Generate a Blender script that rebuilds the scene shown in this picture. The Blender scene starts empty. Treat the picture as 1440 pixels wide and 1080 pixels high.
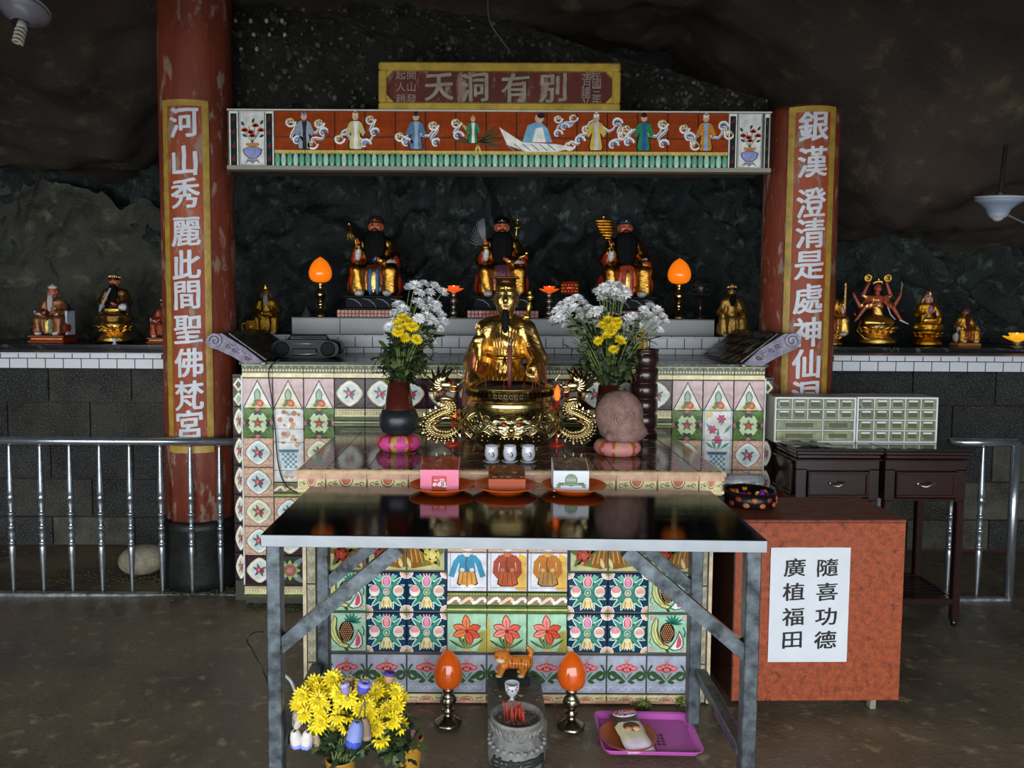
import bpy, bmesh, math, random
import numpy as np
from mathutils import Vector, Matrix, noise
random.seed(7)
R=math.radians; PI=math.pi
S=bpy.context.scene; COL=S.collection
# ---------------------------------------------------------------- camera
F_=1082.0; PX_,PY_=676.0,498.0; TILT=R(3.7); ROLL=.0055; CAM=Vector((0,0,1.516))
_f=Vector((0,math.cos(TILT),-math.sin(TILT))); _u0=Vector((0,math.sin(TILT),math.cos(TILT))); _r0=Vector((1,0,0))
_r=_r0*math.cos(ROLL)+_u0*math.sin(ROLL); _u=_u0*math.cos(ROLL)-_r0*math.sin(ROLL)
cd=bpy.data.cameras.new('camera'); cam=bpy.data.objects.new('camera',cd); COL.objects.link(cam); S.camera=cam
cd.sensor_fit='HORIZONTAL'; cd.sensor_width=36; cd.lens=F_/1440*36
cd.shift_x=(720-PX_)/1440; cd.shift_y=-(540-PY_)/1440
mw=Matrix((( _r.x,_u.x,-_f.x,CAM.x),(_r.y,_u.y,-_f.y,CAM.y),(_r.z,_u.z,-_f.z,CAM.z),(0,0,0,1)))
cam.matrix_world=mw
def ray(px,py): return _f*F_+_r*(px-PX_)-_u*(py-PY_)
def P(px,py,Y):
    d=ray(px,py); return CAM+d*(Y/d.y)
def PZ(px,py,z):
    d=ray(px,py); return CAM+d*((z-CAM.z)/d.z)
# ---------------------------------------------------------------- light
S.view_settings.view_transform='Standard'; S.view_settings.look='None'; S.view_settings.gamma=1; S.view_settings.use_curve_mapping=False
S.view_settings.exposure=0.46
W=bpy.data.worlds.new('world'); S.world=W; W.use_nodes=True
bg=W.node_tree.nodes['Background']; bg.inputs[0].default_value=(.78,.88,1,1); bg.inputs[1].default_value=1.0
def area(name,loc,target,sx,sy,power,col):
    l=bpy.data.lights.new(name,'AREA'); l.shape='RECTANGLE'; l.size=sx; l.size_y=sy; l.energy=power; l.color=col
    o=bpy.data.objects.new(name,l); COL.objects.link(o); o.location=loc
    o.rotation_euler=(Vector(target)-Vector(loc)).to_track_quat('-Z','Y').to_euler(); return o
area('daylight',(-.8,-2.5,1.8),(0,3.0,1.2),10.0,3.4,430,(.93,.97,1.0))
# ---------------------------------------------------------------- colour + mesh tools
def hx(s,a=0.0):
    s=s.lstrip('#'); v=[int(s[i:i+2],16)/255 for i in (0,2,4)]
    return tuple((x/12.92 if x<=.04045 else ((x+.055)/1.055)**2.4) for x in v)+(a,)
GOLD=hx('e0a63a',1.0); BRASS=hx('b99a5a',1.0)
def tag(o,label=None,cat=None,group=None,kind=None):
    if label: o['label']=label
    if cat: o['category']=cat
    if group: o['group']=group
    if kind: o['kind']=kind
    return o
def empty(name,loc=(0,0,0),rz=0,label=None,cat=None,group=None,kind=None):
    o=bpy.data.objects.new(name,None); COL.objects.link(o); o.location=loc; o.rotation_euler=(0,0,rz); o.empty_display_size=.05
    return tag(o,label,cat,group,kind)
def link(name,me,par=None,loc=None,rot=None,scale=None):
    o=bpy.data.objects.new(name,me); COL.objects.link(o)
    if par is not None: o.parent=par
    if loc is not None: o.location=loc
    if rot is not None: o.rotation_euler=rot
    if scale is not None: o.scale=scale if hasattr(scale,'__len__') else (scale,)*3
    return o
def copy_tree(o,par=None):
    c=o.copy(); COL.objects.link(c); c.parent=par
    for ch in o.children: copy_tree(ch,c)
    return c
class M:
    def __init__(s): s.v=[];s.f=[];s.c=[];s.m=[];s.s=[];s.T=Matrix.Identity(4)
    def add(s,vs,fs,col,sm=False,m=0):
        b=len(s.v); T=s.T
        s.v+= [tuple(T@Vector(p)) for p in vs]
        for f in fs: s.f.append(tuple(b+i for i in f)); s.c.append(col); s.m.append(m); s.s.append(sm)
        return s
    def box(s,x0,x1,y0,y1,z0,z1,col,bv=0,m=0):
        if bv<=0:
            vs=[(x,y,z) for z in (z0,z1) for y in (y0,y1) for x in (x0,x1)]
            return s.add(vs,[(0,2,3,1),(4,5,7,6),(0,1,5,4),(2,6,7,3),(0,4,6,2),(1,3,7,5)],col,False,m)
        b=min(bv,(x1-x0)/2.01,(y1-y0)/2.01,(z1-z0)/2.01)
        vs=[]
        for (sx,X,Xi) in ((0,x0,x0+b),(1,x1,x1-b)):
            for (Y,Yi) in ((y0,y0+b),(y1,y1-b)):
                for (Z,Zi) in ((z0,z0+b),(z1,z1-b)):
                    vs+=[(X,Yi,Zi),(Xi,Y,Zi),(Xi,Yi,Z)]
        def i(x,y,z,k): return (x*4+y*2+z)*3+k
        fs=[]
        for x in (0,1): fs.append([i(x,0,0,0),i(x,0,1,0),i(x,1,1,0),i(x,1,0,0)][::(1 if x==0 else -1)])
        for y in (0,1): fs.append([i(0,y,0,1),i(1,y,0,1),i(1,y,1,1),i(0,y,1,1)][::(1 if y==0 else -1)])
        for z in (0,1): fs.append([i(0,0,z,2),i(0,1,z,2),i(1,1,z,2),i(1,0,z,2)][::(1 if z==0 else -1)])
        for a in (0,1):
            for c in (0,1):
                fs.append([i(0,a,c,1),i(1,a,c,1),i(1,a,c,2),i(0,a,c,2)])
                fs.append([i(a,0,c,0),i(a,1,c,0),i(a,1,c,2),i(a,0,c,2)])
                fs.append([i(a,c,0,0),i(a,c,1,0),i(a,c,1,1),i(a,c,0,1)])
                for d in (0,1): fs.append([i(a,c,d,0),i(a,c,d,1),i(a,c,d,2)])
        return s.add(vs,fs,col,False,m)
    def lathe(s,prof,col,n=24,c=(0,0,0),sm=True,m=0,fn=None,cap=True):
        vs=[];fs=[]
        for r,z in prof:
            for k in range(n):
                a=2*PI*k/n; rr=r if fn is None else fn(r,z,a)
                vs.append((c[0]+rr*math.cos(a),c[1]+rr*math.sin(a),c[2]+z))
        for j in range(len(prof)-1):
            for k in range(n):
                k2=(k+1)%n; fs.append((j*n+k,j*n+k2,(j+1)*n+k2,(j+1)*n+k))
        cols=col if isinstance(col,list) else None
        if cols:
            b=len(s.v); T=s.T; s.v+=[tuple(T@Vector(p)) for p in vs]
            for q,f in enumerate(fs):
                s.f.append(tuple(b+i for i in f)); s.c.append(cols[min(q//n,len(cols)-1)]); s.m.append(m); s.s.append(sm)
            if cap:
                s.f.append(tuple(b+i for i in range(n-1,-1,-1))); s.c.append(cols[0]); s.m.append(m); s.s.append(False)
                e=(len(prof)-1)*n; s.f.append(tuple(b+e+i for i in range(n))); s.c.append(cols[-1]); s.m.append(m); s.s.append(False)
            return s
        s.add(vs,fs,col,sm,m)
        if cap:
            b=len(s.v)-len(vs)
            s.f.append(tuple(b+i for i in range(n-1,-1,-1))); s.c.append(col); s.m.append(m); s.s.append(False)
            e=(len(prof)-1)*n; s.f.append(tuple(b+e+i for i in range(n))); s.c.append(col); s.m.append(m); s.s.append(False)
        return s
    def tube(s,pts,r,col,n=8,sm=True,m=0,flat=1.0):
        pts=[Vector(p) for p in pts]; N=len(pts); rs=r if isinstance(r,(list,tuple)) else [r]*N
        vs=[];fs=[]; up=None
        for i,p in enumerate(pts):
            t=(pts[min(i+1,N-1)]-pts[max(i-1,0)]); t=t.normalized() if t.length>1e-9 else Vector((0,0,1))
            if up is None: up=Vector((0,0,1)) if abs(t.z)<.9 else Vector((0,1,0))
            a=t.cross(up); a=a.normalized() if a.length>1e-6 else t.orthogonal().normalized(); b=a.cross(t).normalized(); up=b
            for k in range(n):
                an=2*PI*k/n; vs.append(p+(a*math.cos(an)+b*math.sin(an)*flat)*rs[i])
        for i in range(N-1):
            for k in range(n):
                k2=(k+1)%n; fs.append((i*n+k,i*n+k2,(i+1)*n+k2,(i+1)*n+k))
        fs.append(tuple(range(n-1,-1,-1))); fs.append(tuple((N-1)*n+k for k in range(n)))
        return s.add(vs,fs,col,sm,m)
    def ell(s,c,r,col,n=12,k=8,rot=None,m=0):
        if not hasattr(r,'__len__'): r=(r,r,r)
        vs=[];fs=[]; Rm=rot if rot is not None else Matrix.Identity(3)
        for j in range(k+1):
            th=PI*j/k
            for i in range(n):
                a=2*PI*i/n; q=Rm@Vector((r[0]*math.sin(th)*math.cos(a),r[1]*math.sin(th)*math.sin(a),-r[2]*math.cos(th)))
                vs.append((c[0]+q.x,c[1]+q.y,c[2]+q.z))
        for j in range(k):
            for i in range(n):
                i2=(i+1)%n
                if j==0: fs.append((i,(j+1)*n+i2,(j+1)*n+i))
                elif j==k-1: fs.append((j*n+i,j*n+i2,(j+1)*n+i))
                else: fs.append((j*n+i,j*n+i2,(j+1)*n+i2,(j+1)*n+i))
        return s.add(vs,fs,col,True,m)
    def prism(s,poly,y0,y1,col,m=0,side=None,sm=False):
        """poly of (x,z), extruded along y"""
        n=len(poly)
        vs=[(x,y0,z) for x,z in poly]+[(x,y1,z) for x,z in poly]
        s.add(vs,[tuple(range(n)),tuple(range(2*n-1,n-1,-1))],col,False,m)
        b=len(s.v)-2*n
        for i in range(n):
            j=(i+1)%n; s.f.append((b+i,b+n+i,b+n+j,b+j)); s.c.append(side or col); s.m.append(m); s.s.append(sm)
        return s
    def build(s,name,mats,par=None,loc=None,rot=None,label=None,cat=None,group=None,kind=None,me_only=False,scale=None,center=False):
        me=bpy.data.meshes.new(name)
        if center:
            b=np.array(s.v); c=((b[:,0].min()+b[:,0].max())/2,(b[:,1].min()+b[:,1].max())/2,b[:,2].min())
            s.v=[(p[0]-c[0],p[1]-c[1],p[2]-c[2]) for p in s.v]; loc=tuple(Vector(c)+(Vector(loc) if loc else Vector()))
        me.from_pydata(s.v,[],s.f)
        mats=mats if isinstance(mats,list) else [mats]
        for mm in mats: me.materials.append(mm)
        me.polygons.foreach_set('material_index',s.m); me.polygons.foreach_set('use_smooth',s.s)
        ca=me.color_attributes.new('Col','FLOAT_COLOR','CORNER')
        lt=np.empty(len(me.polygons),dtype=np.int32); me.polygons.foreach_get('loop_total',lt)
        ca.data.foreach_set('color',np.repeat(np.array(s.c,dtype=np.float32),lt,axis=0).ravel())
        me.update()
        if me_only: return me
        o=link(name,me,par,loc,rot,scale); return tag(o,label,cat,group,kind)
# ---------------------------------------------------------------- materials
MC={}
def mat(name,rough=.5,var=.15,vs=8.0,bump=0.0,bs=60.0,coat=0.0,spec=.5,dirt=None,dirt_s=3.0,dirt_t=.6,trans=0.0,emit=0.0,stretch=None,bump2=0.0,sss=0.0,col=None,alpha=1.0,rvar=0.0,wave=None,thr=.12):
    if name in MC: return MC[name]
    m=bpy.data.materials.new(name); m.use_nodes=True; nt=m.node_tree; N=nt.nodes; L=nt.links; b=N['Principled BSDF']; MC[name]=m
    at=N.new('ShaderNodeAttribute'); at.attribute_name='Col'
    tc=N.new('ShaderNodeTexCoord'); mp=N.new('ShaderNodeMapping'); L.new(tc.outputs['Object'],mp.inputs[0])
    if stretch: mp.inputs['Scale'].default_value=stretch
    cur=at.outputs['Color']
    if col:
        rgb=N.new('ShaderNodeRGB'); rgb.outputs[0].default_value=col[:3]+(1,); cur=rgb.outputs[0]
    def ns(scale,det=5,rg=.6):
        n=N.new('ShaderNodeTexNoise'); n.inputs['Scale'].default_value=scale; n.inputs['Detail'].default_value=det; n.inputs['Roughness'].default_value=rg; L.new(mp.outputs[0],n.inputs['Vector']); return n
    n1=ns(vs)
    if var>0:
        mr=N.new('ShaderNodeMapRange'); mr.inputs['From Min'].default_value=.3; mr.inputs['From Max'].default_value=.7; mr.inputs['To Min'].default_value=1-var; mr.inputs['To Max'].default_value=1+var; L.new(n1.outputs['Fac'],mr.inputs[0])
        mx=N.new('ShaderNodeMix'); mx.data_type='RGBA'; mx.blend_type='MULTIPLY'; mx.inputs[0].default_value=1; L.new(cur,mx.inputs[6]); L.new(mr.outputs[0],mx.inputs[7]); cur=mx.outputs[2]
    if dirt:
        n2=ns(dirt_s,8,.7); r2=N.new('ShaderNodeMapRange'); r2.inputs['From Min'].default_value=dirt_t; r2.inputs['From Max'].default_value=dirt_t+thr; L.new(n2.outputs['Fac'],r2.inputs[0])
        mx=N.new('ShaderNodeMix'); mx.data_type='RGBA'; L.new(r2.outputs[0],mx.inputs[0]); L.new(cur,mx.inputs[6]); mx.inputs[7].default_value=dirt[:3]+(1,); cur=mx.outputs[2]
    if wave:   # marble veins: (scale, distortion, colour, threshold)
        for i,(sc,ds,wc,th) in enumerate(wave if isinstance(wave,list) else [wave]):
            wv=N.new('ShaderNodeTexNoise'); wv.inputs['Scale'].default_value=sc; wv.inputs['Detail'].default_value=6; wv.inputs['Distortion'].default_value=ds; L.new(mp.outputs[0],wv.inputs['Vector'])
            ma=N.new('ShaderNodeMath'); ma.operation='SUBTRACT'; ma.inputs[1].default_value=.5+.02*i; L.new(wv.outputs['Fac'],ma.inputs[0])
            mb=N.new('ShaderNodeMath'); mb.operation='ABSOLUTE'; L.new(ma.outputs[0],mb.inputs[0])
            r3=N.new('ShaderNodeMapRange'); r3.inputs['From Min'].default_value=0; r3.inputs['From Max'].default_value=th; r3.inputs['To Min'].default_value=1; r3.inputs['To Max'].default_value=0; L.new(mb.outputs[0],r3.inputs[0])
            mx=N.new('ShaderNodeMix'); mx.data_type='RGBA'; L.new(r3.outputs[0],mx.inputs[0]); L.new(cur,mx.inputs[6]); mx.inputs[7].default_value=wc[:3]+(1,); cur=mx.outputs[2]
    L.new(cur,b.inputs['Base Color']); L.new(at.outputs['Alpha'],b.inputs['Metallic']) if not col else None
    b.inputs['Roughness'].default_value=rough; b.inputs['Specular IOR Level'].default_value=spec
    if rvar:
        n4=ns(vs*.5); mr=N.new('ShaderNodeMapRange'); mr.inputs['From Min'].default_value=.35; mr.inputs['From Max'].default_value=.65; mr.inputs['To Min'].default_value=max(.02,rough-rvar); mr.inputs['To Max'].default_value=min(1,rough+rvar); L.new(n4.outputs['Fac'],mr.inputs[0]); L.new(mr.outputs[0],b.inputs['Roughness'])
    if coat: b.inputs['Coat Weight'].default_value=coat; b.inputs['Coat Roughness'].default_value=.08
    if trans: b.inputs['Transmission Weight'].default_value=trans
    if sss: b.inputs['Subsurface Weight'].default_value=sss; b.inputs['Subsurface Radius'].default_value=(.02,.01,.005)
    if alpha<1: b.inputs['Alpha'].default_value=alpha
    if emit: L.new(at.outputs['Color'],b.inputs['Emission Color']); b.inputs['Emission Strength'].default_value=emit
    if bump or bump2:
        n3=ns(bs,4,.6); bp=N.new('ShaderNodeBump'); bp.inputs['Strength'].default_value=bump or bump2; bp.inputs['Distance'].default_value=.01; L.new(n3.outputs['Fac'],bp.inputs['Height']); L.new(bp.outputs[0],b.inputs['Normal'])
    return m
glaze=mat('glazed_tile',.14,.26,20,bump=.1,bs=22,coat=0,spec=.3,dirt=hx('6a5434'),dirt_s=9,dirt_t=.63,rvar=.06,thr=.2)
whitet=mat('white_tile',.3,.08,3,bump=.05,bs=12,spec=.3)
paint=mat('painted',.5,.12,12,bump=.1,bs=90)
redcol=mat('column_paint',.6,.35,5,bump=.45,bs=34,dirt=hx('94786a'),dirt_s=14,dirt_t=.545,stretch=(1,1,.35),thr=.06)
goldp=mat('gold_paint',.42,.28,16,bump=.3,bs=40,spec=.6)
gilt=mat('gilt_statue',.26,.3,22,bump=.35,bs=42)
metal=mat('metal',.22,.12,10,bump=.04,bs=60,rvar=.08)
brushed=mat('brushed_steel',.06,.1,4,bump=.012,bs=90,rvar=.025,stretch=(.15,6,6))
galv=mat('galvanised_steel',.38,.6,26,bump=.05,bs=60,rvar=.14)
plastic=mat('plastic',.3,.03,5,spec=.35)
clearp=mat('clear_plastic',.12,.02,5,trans=.75)
glass=mat('glass',.04,0,5,trans=.95)
wood=mat('lacquered_wood',.22,.25,9,bump=.05,bs=30,coat=.4,stretch=(1,1,8))
stone=mat('carved_stone',.75,.35,30,bump=.5,bs=90)
terra=mat('mottled_red_panel',.55,.4,45,bump=.3,bs=120,dirt=hx('3f1a10'),dirt_s=30,dirt_t=.54,rvar=.1,thr=.15)
granite=mat('speckled_granite',.6,.75,5,bump=.3,bs=160,dirt=hx('77756c'),dirt_s=150,dirt_t=.545,thr=.05,spec=.25)
leafm=mat('leaf',.5,.3,20,sss=0.0)
petal=mat('petal',.55,.1,30)
paper=mat('paper',.55,.05,8,bump=.12,bs=14)
fabric=mat('cloth',.75,.1,20,bump=.2,bs=90)
ceramic=mat('porcelain',.12,.03,10,coat=.5)
lampo=mat('orange_glass_lit',.16,.05,8,coat=.4,emit=.55)
lampd=mat('orange_glass',.1,.05,6,coat=.6,emit=.12)
ash=mat('ash',.9,.4,60,bump=.8,bs=140)
marblet=mat('brown_marble',.09,.6,9,spec=.3,bump=.02,dirt=hx('2a1713'),dirt_s=9,dirt_t=.52,thr=.1,wave=[(6,2.2,hx('ad9078'),.024),(15,1.6,hx('c9b090'),.016)],stretch=(.4,1.7,1.2),rvar=.04)
marbled=mat('dark_marble',.2,.5,9,spec=.2,wave=[(6,1.5,hx('6b6d6d'),.012)],stretch=(.4,1.6,1.2),rvar=.06)
# ---------------------------------------------------------------- text
def glyph(txt,size,extrude=.001,off=0.0,shear=0.0):
    cu=bpy.data.curves.new('t','FONT'); cu.body=txt; cu.size=size; cu.extrude=extrude; cu.align_x='CENTER'; cu.align_y='CENTER'; cu.shear=shear; cu.resolution_u=4
    o=bpy.data.objects.new('t',cu); COL.objects.link(o); dg=bpy.context.evaluated_depsgraph_get(); dg.update()
    me=bpy.data.meshes.new_from_object(o.evaluated_get(dg)); bpy.data.objects.remove(o)
    v=np.array([tuple(p.co) for p in me.vertices]) if len(me.vertices) else np.zeros((1,3))
    mid=(v.max(0)+v.min(0))/2
    for p in me.vertices: p.co.x-=mid[0]; p.co.y-=mid[1]
    if off>.0005:      # heavier brush weight: the same outline laid down several times, a hair apart
        bm=bmesh.new()
        for i,(dx,dy) in enumerate(((-1,-.6),(1,-.6),(-.8,.8),(.9,.9),(0,0),(1.5,0),(-1.5,.2))):
            n0=len(bm.verts); bm.from_mesh(me); bm.verts.ensure_lookup_table()
            for v in bm.verts[n0:]: v.co.x+=dx*off*.8; v.co.y+=dy*off*.8; v.co.z+=i*.00006
        for ax in (0,1):
            for k in range(-6,7): bmesh.ops.bisect_plane(bm,geom=bm.verts[:]+bm.edges[:]+bm.faces[:],plane_co=(size*k/12,size*k/12,0),plane_no=(1-ax,ax,0))
        for v in bm.verts:     # brush wobble and a rising right shoulder
            q=v.co/size*3.2; v.co.x+=size*.022*noise.noise((q.x,q.y,ord(txt[0])%97)); v.co.y+=size*.03*noise.noise((q.y,q.x,5+ord(txt[0])%89))+.07*v.co.x
        bm.to_mesh(me); bm.free()
    return me
def recolor(me,col,mt):
    me.materials.clear(); me.materials.append(mt)
    for a in list(me.color_attributes): me.color_attributes.remove(a)
    ca=me.color_attributes.new('Col','FLOAT_COLOR','CORNER'); ca.data.foreach_set('color',np.tile(np.array(col,dtype=np.float32),len(me.loops)))
    return me
def text_obj(name,txt,size,col,mt,par,loc,rot=(PI/2,0,0),extrude=.0006,off=0.0,scale=None,wrap=None,kind=None):
    """flat lettering; wrap=(radius, angle0) bends it around a vertical axis through the parent's origin"""
    me=glyph(txt,size,extrude,off)
    if wrap:
        r,a0,z0=wrap; bm=bmesh.new(); bm.from_mesh(me)
        sx=scale[0] if scale else 1; sy=scale[1] if scale else 1
        for v in bm.verts: v.co.x*=sx; v.co.y*=sy
        w=size*sx
        for k in (range(-5,6) if off<=.0005 else ()):
            g=bm.verts[:]+bm.edges[:]+bm.faces[:]; bmesh.ops.bisect_plane(bm,geom=g,plane_co=(w*k/10,0,0),plane_no=(1,0,0))
        for v in bm.verts:
            a=a0+v.co.x/r; rr=r+v.co.z+.003; v.co=Vector((rr*math.sin(a),-rr*math.cos(a),z0+v.co.y))
        bm.to_mesh(me); bm.free(); recolor(me,col,mt)
        o=link(name,me,par)
    else:
        recolor(me,col,mt); o=link(name,me,par,loc,rot,(scale[0],scale[1],1) if scale else None)
    return tag(o,kind=kind)
# ---------------------------------------------------------------- organic figures (implicit surface -> one continuous mesh)
def nets(V):
    n=np.array(V.shape); cn=n-1; acc=np.zeros((cn.prod(),3),np.float32); cnt=np.zeros(cn.prod(),np.int32); quads=[]
    ins=V<0
    for ax in range(3):
        sl0=[slice(None)]*3; sl1=[slice(None)]*3; sl0[ax]=slice(0,-1); sl1[ax]=slice(1,None)
        a=V[tuple(sl0)]; b=V[tuple(sl1)]; ia=ins[tuple(sl0)]; mk=ia!=ins[tuple(sl1)]
        idx=np.argwhere(mk); o1,o2=[(1,2),(2,0),(0,1)][ax]
        ok=(idx[:,o1]>0)&(idx[:,o2]>0)&(idx[:,o1]<cn[o1])&(idx[:,o2]<cn[o2]); idx=idx[ok]
        av=a[tuple(idx.T)]; bv=b[tuple(idx.T)]; t=av/(av-bv); p=idx.astype(np.float32).copy(); p[:,ax]+=t
        q=[]
        for d1,d2 in ((1,1),(0,1),(0,0),(1,0)):
            c=idx.copy(); c[:,o1]-=d1; c[:,o2]-=d2; fl=(c[:,0]*cn[1]+c[:,1])*cn[2]+c[:,2]; q.append(fl)
            for k in range(3): acc[:,k]+=np.bincount(fl,weights=p[:,k],minlength=len(acc)).astype(np.float32)
            cnt+=np.bincount(fl,minlength=len(cnt)).astype(np.int32)
        q=np.stack(q,1); fli=~ia[tuple(idx.T)]; q[fli]=q[fli][:,::-1]; quads.append(q)
    q=np.concatenate(quads); used=np.unique(q); mp=np.full(len(acc),-1,np.int64); mp[used]=np.arange(len(used))
    return acc[used]/cnt[used][:,None],mp[q]
class Fig:
    def __init__(s): s.p=[]; s.pt=[]
    def e(s,c,r,col,k=.03,fold=None,rx=0,ry=0,rz=0):
        r=(r,r,r) if not hasattr(r,'__len__') else r
        from mathutils import Euler
        s.p.append(('e',np.array(c),np.array(r),np.array(Euler((rx,ry,rz)).to_matrix()),col,k,fold)); return s
    def c(s,a,b,ra,rb,col,k=.03,fold=None):
        s.p.append(('c',np.array(a,float),np.array(b,float),(ra,rb),col,k,fold)); return s
    def paint(s,c,r,col):
        r=(r,r,r) if not hasattr(r,'__len__') else r; s.pt.append((np.array(c),np.array(r),col)); return s
    def ev(s,p,X):
        if p[0]=='e':
            q=(X-p[1].astype(np.float32))@p[3].astype(np.float32); r=p[2].astype(np.float32); a=q/r; k0=np.sqrt((a*a).sum(-1))+1e-6; b=a/r; k1=np.sqrt((b*b).sum(-1))+1e-6; d=k0*(k0-1)/k1
        else:
            a=p[1].astype(np.float32); ba=(p[2]-p[1]).astype(np.float32); pa=X-a; h=np.clip((pa@ba)/(ba@ba+1e-9),0,1); dd=pa-h[...,None]*ba; d=np.sqrt((dd*dd).sum(-1))-(p[3][0]+(p[3][1]-p[3][0])*h)
        fo=p[-1]
        if fo: d=d+fo[0]*np.sin(fo[1]*X[...,0]+fo[2]*X[...,1]+fo[3]*X[...,2]+1.2*np.sin(9*X[...,2]+5*X[...,0]))
        return d.astype(np.float32)
    def mesh(s,name,mt,vox=.012,floor=None):
        lo=np.full(3,1e9); hi=-lo
        for p in s.p:
            if p[0]=='e': m=p[2].max(); lo=np.minimum(lo,p[1]-m); hi=np.maximum(hi,p[1]+m)
            else:
                m=max(p[3]); lo=np.minimum(lo,np.minimum(p[1],p[2])-m); hi=np.maximum(hi,np.maximum(p[1],p[2])+m)
        lo-=vox*3; hi+=vox*3
        g=[np.arange(lo[i],hi[i],vox,dtype=np.float32) for i in range(3)]
        X=np.stack(np.meshgrid(*g,indexing='ij'),-1); V=None
        for p in s.p:
            d=s.ev(p,X)
            if V is None: V=d; continue
            k=p[5]; h=np.maximum(k-np.abs(V-d),0)/k; V=np.minimum(V,d)-h*h*k*.25
        if floor is not None: V=np.maximum(V,floor-X[...,2])
        v,q=nets(V); v=v*vox+lo.astype(np.float32)
        D=np.stack([s.ev(p,v) for p in s.p],1); cols=np.array([p[4] for p in s.p],np.float32)[D.argmin(1)]
        for c,r,col in s.pt:
            a=(v-c)/r; m=(a*a).sum(1)<1; cols[m]=col
        me=bpy.data.meshes.new(name); me.from_pydata(v.tolist(),[],q.tolist()); me.materials.append(mt)
        me.polygons.foreach_set('use_smooth',[True]*len(me.polygons))
        ca=me.color_attributes.new('Col','FLOAT_COLOR','POINT'); ca.data.foreach_set('color',cols.astype(np.float32).ravel()); me.update(); return me
def hand_m(m,Mx,s,col,curl=.5,spread=.12,side=1):
    """palm + five fingers; fingers along +z, palm facing -y, thumb on the +x*side edge"""
    T0=m.T; m.T=T0@Mx
    m.ell((0,0,.5*s),(.36*s,.17*s,.52*s),col,10,8)
    for i,(x,l) in enumerate(((-.27,.62),(-.09,.78),(.09,.72),(.27,.56))):
        x*=side; pts=[]; p=Vector((x*s,0,.85*s)); a=0
        pts.append(p.copy())
        for seg,f in enumerate((.45,.32,.25)):
            p=p+Vector((x*spread,-math.sin(a),math.cos(a)))*(l*s*f); pts.append(p.copy()); a+=curl
        m.tube(pts,[.1*s,.095*s,.085*s,.06*s],col,6)
    p0=Vector((.3*s*side,0,.3*s)); m.tube([p0,p0+Vector((.2*s*side,-.08*s,.25*s)),p0+Vector((.2*s*side,-.2*s,.52*s))],[.12*s,.1*s,.07*s],col,6)
    m.T=T0
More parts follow.
